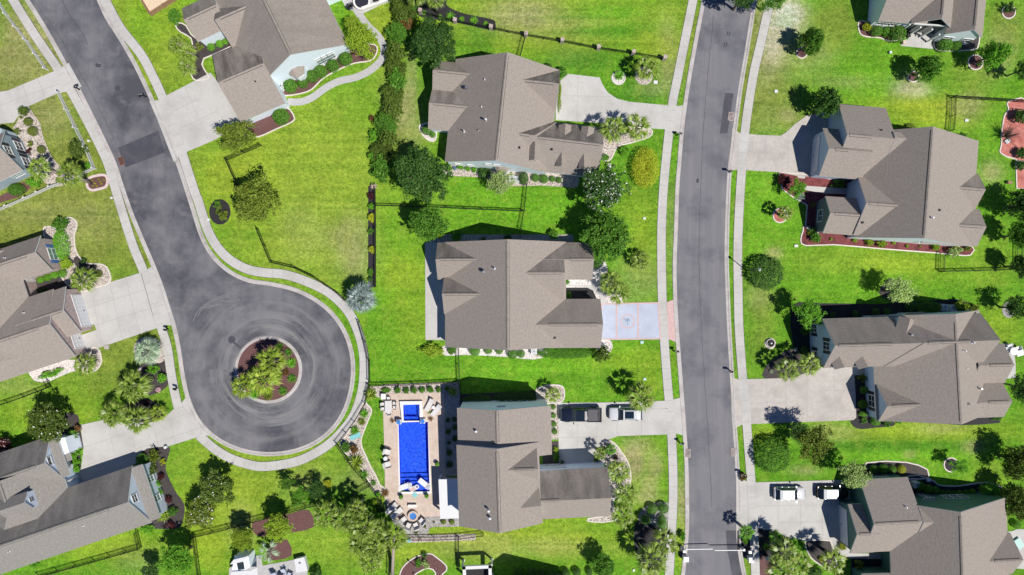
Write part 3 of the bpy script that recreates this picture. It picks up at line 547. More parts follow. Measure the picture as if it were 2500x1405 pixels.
bed('gravel_tan', FR(X6, [(-30, 120), (120, 110), (350, 130), (520, 120), (740, 130), (940, 130), (1330, 170), (1500, 200), (1500, 365), (1330, 360), (1050, 345), (740, 352), (600, 300), (350, 248), (-30, 225)]), None, 2)
bed('gravel_tan', FR(FD, [(505, 910), (700, 930), (860, 945), (855, 1000), (720, 1045), (620, 1075), (575, 1160), (520, 1175), (500, 1100)]), 'edging', 3)
bed('gravel_tan', rnd(1572, 186, 22), None); bed('gravel_white', rnd(1510, 191, 16), 'edging', 2)
bed('mulch_brown', FR(FD, [(190, 580), (215, 585), (195, 850), (168, 860)]), None, 0)
bed('gravel_grey', [(1075, 573), (1400, 573), (1400, 594), (1040, 596), (1050, 585)], None, 0)
bed('gravel_white', FR(FH, [(550, 1240), (1250, 1240), (1265, 1330), (1130, 1336), (1020, 1322), (700, 1306), (560, 1312)]), None, 2)
bed('gravel_white', FR(FI, [(470, 630), (525, 612), (555, 700), (600, 780), (645, 870), (650, 934), (500, 934), (440, 830), (395, 740), (430, 690)]), None, 3)
bed('gravel_white', FR(FI, [(215, 750), (445, 750), (445, 815), (215, 815)]), None, 0, .026); bed('mulch_black', FR(FI, [(215, 815), (445, 815), (480, 905), (215, 905)]), None, 0, .026)
bed('mulch_black', FR(Y8, [(140, 1180), (660, 1180), (660, 1400), (140, 1400)]), None, 0, .026); sheet('footpath', 'concrete_warm', FR(Y8, [(330, 1130), (650, 1120), (650, 1200), (330, 1200)]), .05, 0); bed('mulch_dark', FR(FF, [(160, 760), (505, 640), (505, 830), (200, 900)]), None, 0, .024); sheet('footpath', 'concrete', FR(FF, [(165, 770), (250, 745), (280, 830), (200, 850)]), .05, 0)
bed('gravel_white', FR(FI, [(480, 1205), (560, 1202), (580, 1250), (545, 1295), (470, 1265)]), 'edging', 3)
bed('gravel_tan', [(893, 947), (950, 938), (1118, 933), (1126, 975), (1084, 962), (1076, 959), (934, 964), (925, 972), (905, 960)], None, 0)
bed('gravel_grey', FR(FM, [(500, 160), (600, 130), (630, 200), (615, 730), (525, 730), (518, 300)]), None, 0)
bed('gravel_grey', FR(Z2, [(330, 1050), (420, 1050), (540, 1062), (820, 1010), (1000, 1003), (1300, 1005), (1310, 1145), (930, 1150), (860, 1200), (830, 1262), (540, 1270), (400, 1150)]), None, 2)
bed('gravel_tan', [(886, 984), (897, 988), (907, 1000), (905, 1012), (900, 1024), (889, 1052), (882, 1073), (884, 1092), (893, 1112), (903, 1135), (917, 1160), (928, 1184), (941, 1195), (945, 1235), (930, 1230), (905, 1183), (880, 1140), (850, 1112), (830, 1085), (855, 1050)], 'edging', 3)
bed('gravel_tan', [(985, 1310), (1020, 1306), (1161, 1304), (1161, 1319), (1080, 1322), (990, 1326)], None, 0)
bed('mulch_dark', FR(FM, [(625, 175), (1140, 150), (1150, 250), (620, 262)]), None, 0)
bed('gravel_tan', FR(FN, [(25, 150), (60, 125), (125, 112), (200, 120), (217, 170), (200, 225), (125, 235), (50, 240)]), 'edging', 3)
bed('gravel_tan', [(1344, 985), (1363, 985), (1364, 1072), (1346, 1072)], None, 0); bed('mulch_dark', [(1325, 1078), (1366, 1078), (1368, 1138), (1325, 1138)], None, 0)
bed('gravel_tan', FR(FN, [(475, 520), (520, 488), (570, 520), (610, 575), (645, 630), (665, 700), (660, 790), (590, 860), (545, 900), (560, 960), (545, 1035), (400, 1040), (375, 1020), (520, 985), (525, 880), (505, 660), (455, 600)]), 'edging', 2)
bed('gravel_grey', FR(FN, [(770, 935), (850, 910), (905, 908), (927, 935), (920, 1010), (905, 1085), (860, 1105), (740, 1060), (720, 1000)]), None, 3)
bed('mulch_black', FR(FN, [(700, 1050), (760, 1045), (880, 1085), (960, 1130), (960, 1300), (800, 1400), (720, 1300), (690, 1180)]), None, 3)
bed('mulch_brown', FR(Y5, [(140, 500), (145, 423), (172, 350), (240, 280), (330, 230), (440, 208), (500, 240), (600, 322), (604, 375), (565, 410), (550, 460), (545, 520), (480, 520), (500, 400), (430, 350), (330, 390), (290, 430), (290, 520)]), 'edging', 2)
bed('mulch_brown', FR(FL, [(600, 1050), (860, 985), (985, 960), (1020, 1075), (880, 1112), (760, 1130), (640, 1140)]), None, 2)
bed('mulch_brown', FR(FL, [(720, 1180), (840, 1165), (868, 1270), (760, 1302), (700, 1290)]), None, 2)
sheet('traffic_island', 'mulch_brown', rnd(655, 903, 4.28 / S, 48), .075)
bed('mulch_black', rnd(537, 518, 26, 14, 31), None, 3)
bed('mulch_brown', FR(Y6, [(210, 300), (400, 325), (860, 370), (850, 520), (640, 575), (500, 530), (300, 512), (218, 455)]), 'edging', 3); bed('mulch_dark', FR(Y6, [(1270, 550), (1500, 550), (1720, 570), (1868, 500), (1860, 640), (1800, 692), (1480, 712), (1270, 690)]), 'edging', 3)
for x, y, r in ((1957, 130, 13), (2229, 188, 13), (2381, 153, 18), (2462, 30, 16), (2321, 1135, 17)): bed('mulch_brown' if r != 17 else 'mulch_black', rnd(x, y, r), 'edging', 2)
bed('mulch_black', rnd(1880, 839, 12), 'edging', 2); bed('red_rock', rnd(1904, 527, 17), 'edging', 2)
bed('mulch_red', FR(Y7, [(80, 672), (240, 682), (320, 690), (540, 730), (780, 735), (790, 900), (500, 895), (430, 940), (430, 1230), (320, 1165), (332, 965), (200, 890), (110, 822)]), 'edging', 1)
bed('mulch_red', FR(FJ, [(312, 470), (330, 400), (345, 365), (480, 410), (740, 430), (1300, 490), (1560, 515), (1558, 565), (1515, 582), (1300, 562), (900, 532), (550, 502), (350, 509)]), 'edging', 2)
bed('red_rock', FR(X4, [(905, 252), (1140, 252), (1140, 932), (960, 937), (870, 910), (806, 860), (822, 780), (830, 600), (860, 420), (912, 340)]), 'edging', 3); bed('red_rock', FR(X4, [(1002, 985), (1140, 985), (1140, 1310), (1012, 1310)]), 'edging', 1)
bed('mulch_black', FR(FJ, [(240, 950), (300, 920), (480, 930), (880, 935), (1340, 905), (1440, 897), (1560, 930), (1610, 985), (1600, 1010), (480, 1060), (480, 1400), (330, 1310), (260, 1250), (238, 1100)]), None, 1)
bed('mulch_dark', FR(X1, [(420, 555), (510, 558), (580, 625), (760, 640), (770, 710), (600, 825), (400, 840), (190, 842), (178, 780), (230, 690), (330, 620)]), None, 2)
bed('mulch_black', FR(X1, [(1095, 810), (1260, 808), (1270, 1240), (1490, 1280), (1488, 1325), (1300, 1342), (1170, 1356), (1090, 1330), (1058, 1272), (1108, 1215)]), None, 2)
bed('mulch_black', FR(FO, [(790, 355), (1250, 375), (1380, 385), (1500, 382), (1640, 370), (1662, 320), (1540, 320), (1000, 330)]), None, 1); bed('mulch_black', FR(X3, [(430, 480), (480, 500), (550, 585), (430, 590)]), None, 1)
bed('mulch_dark', FR(Y8, [(330, 0), (830, -5), (1060, 68), (1096, 112), (1090, 195), (860, 200), (330, 210)]), 'edging', 2); bed('mulch_black', FR(Y8, [(850, 165), (1130, 208), (1220, 272), (1330, 290), (1500, 288), (1700, 258), (1850, 248), (1950, 280), (2080, 340), (2110, 480), (1900, 480), (950, 600)]), 'edging', 2)
bed('mulch_black', FR(Z7, [(0, 360), (240, 360), (245, 480), (250, 760), (0, 730)]), None, 0); bed('mulch_black', FR(Z7, [(408, 325), (560, 325), (700, 375), (990, 500), (1100, 545), (1100, 800), (900, 1000), (430, 800)]), None, 1)
bed('mulch_dark', FR(Z7, [(1330, 548), (1762, 548), (1830, 780), (1900, 1040), (1650, 1040), (1540, 985), (1400, 870), (1310, 700), (1295, 610)]), 'edging', 2); bed('mulch_brown', FR(Z7, [(420, 780), (620, 900), (740, 1000), (560, 1300), (440, 1300), (430, 1000)]), None, 1)
bed('sand', FR(X7, [(100, -100), (150, 0), (325, 205), (640, 0), (800, -120)]), None, 0)
bed('gravel_grey', rnd(2462, 757, 16, 10, 20), None, 2); bed('mulch_dark', [(2160, 690), (2175, 680), (2200, 700), (2200, 740), (2170, 735), (2145, 715)], None, 2)
# iron covers and gullies in the carriageway
def cover(px, py, r, lab, ring=True):
    p = W(px, py, .02); mb = MB(); mb.cyl(p, r, .012, 20); mb.ring(p, r * .7, r * .78, .03, .037, 20); o = mb.build('manhole_cover', ['asphalt_patch'], off=p); tag(o, lab, 'manhole')
cover(287, 216, .4, 'round manhole cover in the upper left road above the driveways'); cover(566, 830, .5, 'round manhole cover in the turning circle beside the planted island')
def gully(px, py, lab, rz=0, mat='rust_iron'):
    p = W(px, py, .02); mb = MB(); mb.box(p + Vector((0, 0, .03)), (.75, 1.15, .09), rz); o = mb.build('storm_drain', [mat], off=p)
    mb2 = MB(); u = Matrix.Rotation(rz, 3, 'Z')
    for k in range(6): mb2.box(p + u @ Vector((0, -.42 + k * .17, .09)), (.6, .07, .03), rz)
    mb2.build('grating', ['black_metal'], o); tag(o, lab, 'storm drain')
gully(297, 394, 'rusty storm drain beside the dark asphalt patch', R(20)); gully(1679, 1107, 'grey storm drain in the kerb below the driveway with two cars', 0, 'stone'); gully(1790, 1104, 'grey storm drain in the kerb beside the clipped round hedge mound', 0, 'stone'); gully(1784, 285, 'storm drain in the kerb beside the long asphalt patch', R(-8), 'stone')

# cracks, sealed seams, stains and tyre scuffs on the carriageways
simple('seam', (.055, .055, .065)); simple('scuff', (.17, .167, .168), (.21, .207, .205), 9)
mb = MB()
rc = random.Random(4)
def crack(pts, w, i, jit=2.):
    q = [pts[0]]
    for a, b_ in zip(pts, pts[1:]):
        n = max(2, int(math.dist(a, b_) / 14))
        for k in range(1, n + 1): q.append((a[0] + (b_[0] - a[0]) * k / n + rc.uniform(-jit, jit) * (k < n), a[1] + (b_[1] - a[1]) * k / n))
    P = metres(q); sweep(mb, P, [(w / 2, .0195 + .0002 * i), (-w / 2, .0195 + .0002 * i)])
crack([FA(445, -20), FA(520, 130), FA(590, 220), FA(640, 330)], .07, 0); crack([FA(255, 20), FA(420, 240), FA(600, 560), FA(760, 860), FA(850, 1060)], .05, 1, .8); crack([(1742, 40), (1728, 180), (1716, 330), (1708, 520), (1706, 640)], .05, 2, .8); crack([(1706, 640), (1712, 800), (1722, 960), (1733, 1120), (1738, 1240)], .05, 3, .8); crack([(1788, 1300), (1775, 1352)], .05, 4)
crack([(288, 363), (388, 320)], .09, 5, .3); crack([(306, 409), (403, 371)], .09, 6, .3); crack([(566, 833), (588, 850)], .22, 7, .3); crack([(1776, 1296), (1797, 1296)], .06, 8, .2)
for i, (x, y, a) in enumerate(((1775, 82, .1), (1780, 83, .1), (1768, 109, .1), (1773, 110, .1))): crack([(x + 2, y - 5), (x - 1, y + 6)], .16, 9 + i, .1)
struct(mb, 'road_seam', ['seam'])
mb = MB()
mb.prism(metres([(240 + (7 + rc.uniform(-3, 3)) * math.cos(k * .52), 160 + (5 + rc.uniform(-2, 2)) * math.sin(k * .52)) for k in range(12)]), .0198, .0198); mb.prism(metres([(1703 + 4 * math.cos(k * .7) + rc.uniform(-1, 1), 442 + 6 * math.sin(k * .7)) for k in range(9)]), .0198, .0198); struct(mb, 'oil_stain', ['seam'])
mb = MB()
for i, (cx_, cy_, rr, a0, a1) in enumerate(((560, 700, 52, 60, 115), (500, 720, 45, 40, 95), (575, 790, 95, 195, 262), (590, 800, 120, 190, 258), (520, 690, 80, 75, 100), (540, 715, 70, 50, 78))):
    crack([(cx_ + rr * math.cos(R(a)), cy_ + rr * .7 * math.sin(R(a))) for a in range(a0, a1, 6)], .10, i, .5)
struct(mb, 'tyre_scuff', ['scuff'])
# ================================================================== HOUSES
simple('vent_shadow', (.075, .068, .06))  # dark strip painted for the shadow line beside the ridge vent caps
class House:
    def __init__(s, name, label, px, wall, roof='shingle'):
        s.root = thing(name, label, 'house', W(*px)); s.wall = wall; s.roof = roof; s.w = []
    def wing(s, f, p0, p1, p2, ze, rise, ends='gg', rf=.5, vent=(.04, .9), zb=0., dz=0., stain=(0, 0), oh=.32, walls=True, wall=None, name='roof', parent=None):
        j = len(s.w) * .0045 + .001
        ze += j
        a, b_, c_ = W(*f(*p0), ze).to_2d(), W(*f(*p1), ze).to_2d(), W(*f(*p2), ze + dz).to_2d()
        u = (b_ - a).normalized(); v = Vector((-u.y, u.x)); wd_ = (c_ - b_).dot(v)
        if wd_ < 0: v = -v; wd_ = -wd_
        L = (b_ - a).length; rv = rf * wd_; zr = ze + rise; th = .2
        def P(x, y, z): q = a + u * x + v * y; return (q.x, q.y, z)
        i0 = rv if ends[0] == 'h' else 0; i1 = rv if ends[1] == 'h' else 0
        mb = MB(); flip = (u.x * v.y - u.y * v.x) < 0
        def fc(pts, m=0, uv=None, st=0.):
            if flip: pts = pts[::-1]; uv = uv[::-1] if uv else None
            mb.face(pts, m, uv, st)
        sl0, sl1 = math.hypot(rv, rise), math.hypot(wd_ - rv, rise - dz); zE = ze + dz; o = random.uniform(0, 50)
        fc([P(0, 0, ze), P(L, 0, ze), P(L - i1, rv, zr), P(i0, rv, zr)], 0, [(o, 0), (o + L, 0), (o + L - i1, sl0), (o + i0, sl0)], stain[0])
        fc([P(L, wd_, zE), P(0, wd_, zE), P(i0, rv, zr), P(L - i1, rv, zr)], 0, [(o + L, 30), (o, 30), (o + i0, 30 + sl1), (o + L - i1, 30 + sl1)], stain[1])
        if i0: fc([P(0, wd_, ze), P(0, 0, ze), P(i0, rv, zr)], 0, [(o, 60), (o + wd_, 60), (o + wd_ / 2, 60 + sl0)], 0)
        if i1: fc([P(L, 0, ze), P(L, wd_, ze), P(L - i1, rv, zr)], 0, [(o, 60), (o + wd_, 60), (o + wd_ / 2, 60 + sl0)], 0)
        def edge(A, B_): fc([(A[0], A[1], A[2] - th), (B_[0], B_[1], B_[2] - th), B_, A], 1)
        edge(P(0, 0, ze), P(L, 0, ze)); edge(P(L, wd_, zE), P(0, wd_, zE))
        for e, x, i in ((0, 0, i0), (1, L, i1)):
            q = [P(x, 0, ze), P(x, rv, zr), P(x, wd_, zE)]
            if i: q = [q[0], q[2]]
            if e == 0: q = q[::-1]
            for A, B_ in zip(q, q[1:]): edge(A, B_)
        dn = lambda p_: (p_[0], p_[1], p_[2] - th)
        fc([dn(P(i0, rv, zr)), dn(P(L - i1, rv, zr)), dn(P(L, 0, ze)), dn(P(0, 0, ze))], 2); fc([dn(P(L - i1, rv, zr)), dn(P(i0, rv, zr)), dn(P(0, wd_, zE)), dn(P(L, wd_, zE))], 2)
        ro = mb.build(name, [s.roof, 'fascia_white', 'soffit'], parent or s.root)
        if vent and rise > .6:
            mv = MB(); x0, x1 = i0 + (L - i0 - i1) * vent[0], i0 + (L - i0 - i1) * vent[1]; hw = .2
            k0, k1 = rise / rv, rise / (wd_ - rv)
            k1 = (rise - dz) / (wd_ - rv)
            for lev, hw, mm in ((.025, .225, 1), (.06, .165, 0)):
                for sgn, k in ((-1, k0), (1, k1)):
                    A = [P(x0, rv, zr + lev), P(x1, rv, zr + lev), P(x1, rv + sgn * hw, zr + lev - k * hw), P(x0, rv + sgn * hw, zr + lev - k * hw)]
                    if sgn > 0: A = A[::-1]
                    if not flip: A = A[::-1]
                    mv.face(A, mm, [(0, 0), (x1 - x0, 0), (x1 - x0, hw), (0, hw)])
            mv.build('ridge_vent', [s.roof, 'vent_shadow'], ro if parent is None else parent)
        ow, og = oh + j * 2, .14 + j * 2
        hz = lambda y: (ze + rise * y / rv if y < rv else zE + (rise - dz) * (wd_ - y) / (wd_ - rv)) - th - .02
        if walls:
            mw = MB(); x0, x1 = (ow if i0 else og), L - (ow if i1 else og)
            hip = bool(i0 or i1)
            sec = [(ow, zb), (ow, hz(ow)), (rv, hz(rv)), (wd_ - ow, hz(wd_ - ow)), (wd_ - ow, zb)]
            if hip: sec = [(ow, zb), (ow, ze - .12), (wd_ - ow, ze - .12), (wd_ - ow, zb)]
            A = [P(x0, y, z) for y, z in sec]; B_ = [P(x1, y, z) for y, z in sec]; n = len(sec)
            for i in range(n - 1): q = [A[i], A[i + 1], B_[i + 1], B_[i]]; mw.face(q if flip else q[::-1])
            mw.face(A[::-1] if flip else A); mw.face(B_ if flip else B_[::-1])
            mw.build('wall', [wall or s.wall], parent or s.root)
        s.w.append(dict(a=a, u=u, v=v, L=L, W=wd_, rv=rv, ze=ze, zr=zr, rise=rise, ow=ow, og=og, roof=ro, dz=dz))
        return len(s.w) - 1
    def height(s, p):
        z = 0; best = None
        for w in s.w:
            d = p - w['a']; x, y = d.dot(w['u']), d.dot(w['v'])
            if 0 <= x <= w['L'] and 0 <= y <= w['W']:
                h = w['ze'] + (w['rise'] * y / w['rv'] if y < w['rv'] else w['dz'] + (w['rise'] - w['dz']) * (w['W'] - y) / (w['W'] - w['rv']))
                if h > z: z = h; best = w
        return z, best
    def onroof(s, px):
        z = 4.
        for _ in range(8): z, w = s.height(W(px[0], px[1], z).to_2d())
        return W(px[0], px[1], z), w or s.w[0]
    def pipe(s, px, h=.55, r=.07, mat='white_plastic', cap=False, name='vent_pipe'):
        p, w = s.onroof(px); p = W(px[0], px[1], p.z + h).to_2d().to_3d() + Vector((0, 0, s.height(W(px[0], px[1], p.z + h).to_2d())[0]))
        mb = MB(); mb.cyl(p - Vector((0, 0, .15)), r, h + .15, 10)
        if cap: mb.cyl(p + Vector((0, 0, h - .12)), r * 2, .14, 12, r * 1.6)
        else: mb.cyl(p, r * 2.1, .1, 10, r * 1.1)
        mb.build(name, [mat], w['roof'])
    def boxvent(s, px):
        p, w = s.onroof(px); mb = MB(); mb.box(p + Vector((0, 0, .06)), (.28, .28, .2)); mb.build('box_vent', ['black_metal'], w['roof'])
    def wallpt(s, wi, side, t, z):
        w = s.w[wi]; u, v = w['u'], w['v']
        if side == 'a': q, n, d = w['a'] + u * (w['L'] * t) + v * w['ow'], -v, u
        elif side == 'b': q, n, d = w['a'] + u * (w['L'] * t) + v * (w['W'] - w['ow']), v, u
        elif side == '0': q, n, d = w['a'] + u * w['og'] + v * (w['W'] * t), -u, v
        else: q, n, d = w['a'] + u * (w['L'] - w['og']) + v * (w['W'] * t), u, v
        return Vector((q.x, q.y, z)), Vector((n.x, n.y, 0)), Vector((d.x, d.y, 0))
    def panel(s, mb, o, n, d, x0, x1, z0, z1, t0, t1, m=0):
        vs = [o + d * x + n * t + Vector((0, 0, z)) for t in (t0, t1) for x, z in ((x0, z0), (x1, z0), (x1, z1), (x0, z1))]
        fs = [(4, 5, 6, 7), (0, 1, 5, 4), (1, 2, 6, 5), (2, 3, 7, 6), (3, 0, 4, 7)]
        if d.cross(Vector((0, 0, 1))).dot(n) < 0: fs = [f[::-1] for f in fs]
        mb.mesh(vs, fs, m)
    def window(s, wi, side, t, z, w=1.0, h=1.5, cols=2, rows=2, shut=None, glass='glass_dark', off=0.):
        o, n, d = s.wallpt(wi, side, t, z); o = o + n * off; mb = MB(); b_ = .09
        for x0, x1, z0, z1 in ((-w / 2, -w / 2 + b_, -h / 2, h / 2), (w / 2 - b_, w / 2, -h / 2, h / 2), (-w / 2 + b_, w / 2 - b_, h / 2 - b_, h / 2), (-w / 2 + b_, w / 2 - b_, -h / 2, -h / 2 + b_)): s.panel(mb, o, n, d, x0, x1, z0, z1, 0, .08)
        for k in range(1, cols): x = -w / 2 + w * k / cols; s.panel(mb, o, n, d, x - .025, x + .025, -h / 2 + b_, h / 2 - b_, 0, .055)
        for k in range(1, rows): zz = -h / 2 + h * k / rows; s.panel(mb, o, n, d, -w / 2 + b_, w / 2 - b_, zz - .03, zz + .03, 0, .06)
        fr = mb.build('window', ['trim_white'], s.root)
        mb = MB(); s.panel(mb, o, n, d, -w / 2 + b_ * .5, w / 2 - b_ * .5, -h / 2 + b_ * .5, h / 2 - b_ * .5, 0, .02); mb.build('pane', [glass], fr)
        mb = MB(); s.panel(mb, o, n, d, -w / 2 - .08, w / 2 + .08, -h / 2 - .06, -h / 2, 0, .1); mb.build('sill', ['trim_white'], fr)
        if shut:
            for g in (-1, 1):
                mb = MB(); c_ = g * (w / 2 + .26); s.panel(mb, o, n, d, c_ - .22, c_ + .22, -h / 2, h / 2, 0, .05); mb.build('shutter', [shut], s.root)
    def garage(s, wi, side, t, w=4.9, h=2.2, mat='door_white'):
        o, n, d = s.wallpt(wi, side, t, 0); mb = MB()
        for k in range(4):
            for q in range(8 if w > 4 else 4):
                m_ = 8 if w > 4 else 4; x0 = -w / 2 + w * q / m_
                s.panel(mb, o, n, d, x0 + .04, x0 + w / m_ - .04, h * k / 4 + .04, h * (k + 1) / 4 - .04, .03, .06)
        s.panel(mb, o, n, d, -w / 2, w / 2, 0, h, 0, .03)
        dr = mb.build('garage_door', [mat], s.root)
        mb = MB(); b_ = .14
        for x0, x1, z0, z1 in ((-w / 2 - b_, -w / 2, 0, h + b_), (w / 2, w / 2 + b_, 0, h + b_), (-w / 2, w / 2, h, h + b_)): s.panel(mb, o, n, d, x0, x1, z0, z1, 0, .09)
        mb.build('door_frame', ['trim_white'], dr); mb = MB(); s.panel(mb, o, n, d, -.12, .12, .7, .76, .06, .1); mb.build('handle', ['black_metal'], dr)
    def door(s, wi, side, t, w=1.0, h=2.1, mat='trim_white'):
        o, n, d = s.wallpt(wi, side, t, 0); mb = MB(); s.panel(mb, o, n, d, -w / 2, w / 2, 0, h, 0, .06)
        for z in (.35, 1.2): s.panel(mb, o, n, d, -w / 2 + .15, w / 2 - .15, z, z + .6, .06, .08)
        o_ = mb.build('door', [mat], s.root); mb = MB(); s.panel(mb, o, n, d, w / 2 - .18, w / 2 - .1, 1, 1.1, .06, .13); mb.build('handle', ['grey_metal'], o_)
    def bay(s, f, p0, p1, p2, z=2.5, rise=.7, nwin=3, glass='glass_green'):
        """bay window: p0-p1 outer eave, p2 back corner beside the wall"""
        a, b_, c_ = (W(*f(*p), z) for p in (p0, p1, p2)); u = (b_ - a).to_2d().normalized(); v = Vector((-u.y, u.x)); d = (c_ - b_).to_2d().dot(v)
        if d < 0: v = -v; d = -d
        L = (b_ - a).length; k = min(.7, L * .25); a2 = a.to_2d()
        pl = [(k, 0), (L - k, 0), (L, d * .7), (L, d), (0, d), (0, d * .7)]; P = lambda x, y, zz: (*(a2 + u * x + v * y), zz)
        fl = (u.x * v.y - u.y * v.x) < 0
        mb = MB(); bp = mb
        q = [(a2 + u * (.12 + x * (L - .24) / L) + v * (y if y >= d else y + .12)) for x, y in pl]; mb.prism([tuple(t_) for t_ in q], 0, z - .05); wl = mb.build('bay', [s.wall], s.root)
        mb = MB(); top = [(k + .2, d, z + rise), (L - k - .2, d, z + rise)]
        fcs = [[P(*pl[0], z), P(*pl[1], z), P(*top[1]), P(*top[0])], [P(*pl[1], z), P(*pl[2], z), P(*top[1])], [P(*pl[2], z), P(*pl[3], z), P(*top[1])], [P(*pl[5], z), P(*pl[0], z), P(*top[0])], [P(*pl[4], z), P(*pl[5], z), P(*top[0])]]
        for F in fcs:
            F = F[::-1] if fl else F; A = Vector(F[0]); uu = (Vector(F[1]) - A).normalized(); nn = uu.cross((Vector(F[2]) - A)).normalized(); vv = nn.cross(uu)
            mb.face(F, 0, [((Vector(t_) - A).dot(uu), (Vector(t_) - A).dot(vv)) for t_ in F])
        for i in range(5):
            A, B_ = P(*pl[(i - 1) % 6], z), P(*pl[i], z)
            if i in (0, 1, 2, 3): mb.face([(A[0], A[1], z - .14), (B_[0], B_[1], z - .14), B_, A][::-1 if fl else 1], 1)
        mb.build('bay_roof', [s.roof, 'fascia_white'], wl)
        o = Vector((*(a2 + u * L / 2 + v * .14), 1.35)); n = Vector((-v.x, -v.y, 0)); dd = Vector((u.x, u.y, 0)); ww = (L - 2 * k - .3) / nwin
        for i in range(nwin):
            x = (i - (nwin - 1) / 2) * ww; mb = MB(); s.panel(mb, o, n, dd, x - ww / 2 + .06, x + ww / 2 - .06, -.75, .75, 0, .06); s.panel(mb, o, n, dd, x - ww / 2 + .14, x + ww / 2 - .14, -.67, .67, .06, .07, 1)
            s.panel(mb, o, n, dd, x - ww / 2 + .14, x + ww / 2 - .14, -.03, .03, .07, .085); mb.build('window', ['trim_white', glass], wl)
    def dormer(s, px, back, width=1.5, rise=.75, hgt=.9, window=True):
        """small gable dormer: px = front apex in the photo, back = point of the roof behind it"""
        p, w = s.onroof(px); q, _ = s.onroof(back); d = (q - p).to_2d(); d.normalize(); n = Vector((-d.y, d.x)); L = (q - p).to_2d().length
        z0 = p.z - .1; zt = z0 + hgt
        P = lambda x, y, z: (*(p.to_2d() + d * x + n * y), z); h = width / 2
        root = MB(); lo = z0 - 1.6
        A = [P(.15, -h + .15, lo), P(.15, h - .15, lo), P(.15, h - .15, zt - .08), P(.15, 0, zt + rise - .18), P(.15, -h + .15, zt - .08)]
        B_ = [P(L, -h + .15, lo), P(L, h - .15, lo), P(L, h - .15, zt - .08), P(L, 0, zt + rise - .18), P(L, -h + .15, zt - .08)]
        root.face(A[::-1])
        for i, k in ((1, 2), (4, 0)): root.face([A[i], B_[i], B_[k], A[k]])
        dm = root.build('dormer', [s.wall], s.root)
        mb = MB()
        for g in (1, -1):
            F = [P(0, g * h, zt), P(L + 1.2, g * h, zt), P(L + 1.2, 0, zt + rise), P(0, 0, zt + rise)]; sl_ = math.hypot(h, rise)
            U = [(0, 0), (L + 1.2, 0), (L + 1.2, sl_), (0, sl_)]
            if g > 0: F = F[::-1]; U = U[::-1]
            mb.face(F, 0, U); mb.face([F[0], F[1], *[(t_[0], t_[1], t_[2] - .12) for t_ in (F[1], F[0])]][::-1] if False else [(t_[0], t_[1], t_[2] - .13) for t_ in (P(0, g * h, zt), P(0, 0, zt + rise))] + [P(0, 0, zt + rise), P(0, g * h, zt)], 1)
            mb.face([(*P(0, g * h, zt)[:2], zt - .13), (*P(L + 1.2, g * h, zt)[:2], zt - .13), P(L + 1.2, g * h, zt), P(0, g * h, zt)], 1)
        mb.build('dormer_roof', [s.roof, 'fascia_white'], dm)
        if window:
            o = Vector((*(p.to_2d() + d * .15), zt - .35)); mb = MB(); nn = Vector((-d.x, -d.y, 0)); dd = Vector((n.x, n.y, 0))
            s.panel(mb, o, nn, dd, -.32, .32, -.38, .38, 0, .05); s.panel(mb, o, nn, dd, -.25, .25, -.31, .31, .05, .06, 1); s.panel(mb, o, nn, dd, -.02, .02, -.31, .31, .06, .07); s.panel(mb, o, nn, dd, -.25, .25, -.02, .02, .06, .07); mb.build('window', ['trim_white', 'glass_dark'], dm)
    def slab(s, name, mat, px, z, th=.15, z0=None):
        pl = [tuple(W(*p, z).to_2d()) for p in px]; mb = MB(); mb.prism(pl, z - th, z, 0); return mb.build(name, [mat] if isinstance(mat, str) else mat, s.root)
    def box(s, name, mat, px, z0, z1, parent=None):
        pl = [tuple(W(*p, z1).to_2d()) for p in px]; mb = MB(); mb.prism(pl, z0, z1); return mb.build(name, [mat], parent or s.root)
    def post(s, px, z, r=.12, mat='trim_white'):
        p = W(*px, z); mb = MB(); mb.box((p.x, p.y, z / 2), (r * 2, r * 2, z)); mb.box((p.x, p.y, .1), (r * 2.8, r * 2.8, .2)); mb.build('post', [mat], s.root)
# ---- 1 white house, upper left
h = House('white_house', 'big white-walled house at the upper left with bay window and curved grey footpath', (640, 130), 'wall_white')
h.wing(FB, (1345, 325), (1037, -305), (393, 79), 3.0, 4.8, vent=(.03, .9), stain=(.25, .2))
h.wing(FB, (850, 196), (500, 350), (366, 72), 3.0, 2.9, 'gg', stain=(0, .4))
h.wing(FB, (480, 195), (245, 305), (135, 60), 3.0, 1.7, stain=(0, .6))
h.wing(FB, (885, 755), (560, 893), (296, 432), 3.0, 2.7, stain=(.0, .9))
h.wing(FB, (850, 130), (1312, -70), (1170, -340), 3.0, 2.4, stain=(0, 0), vent=(0, .6))
h.bay(FB, (950, 592), (1052, 520), (1010, 470), 2.7, .8, 3)
for k in range(3): h.window(0, '0', .205 + k * .062, 1.5, .95, 1.6, glass='glass_green')
for k in range(3): h.window(0, '0', .205 + k * .062, 2.7, .95, .5, 2, 1, glass='glass_green')
h.window(3, '0', .55, 1.6, .9, 1.1, glass='glass_green'); h.garage(3, '1', .5, 4.9)
h.pipe(FB(660, 590), .3, .06, 'black_metal')
# ---- 2 grey house at the left edge
h = House('grey_house', 'grey-blue house at the left edge with dark shutters beside the white picket fence', (10, 400), 'wall_grey')
h.wing(PX, (55.2, 416), (-170, 525), (-215, 431), 3.3, 2.5, vent=None)
h.window(0, '0', .3, 1.4, 1.3, 1.5, 2, 2, 'shutter_dark'); h.window(0, '0', .72, 1.4, 1.3, 1.5, 2, 2, 'shutter_dark'); h.window(0, '0', .5, 4.1, 1.2, 1.3, 2, 2, 'shutter_dark'); h.window(0, 'a', .12, 2.0, 1.4, 1.1, glass='glass_green')
h.box('lean_to', 'wall_grey', [(-60, 335), (-8, 310), (5, 316), (2, 330), (-50, 358)], 0, 3.0)
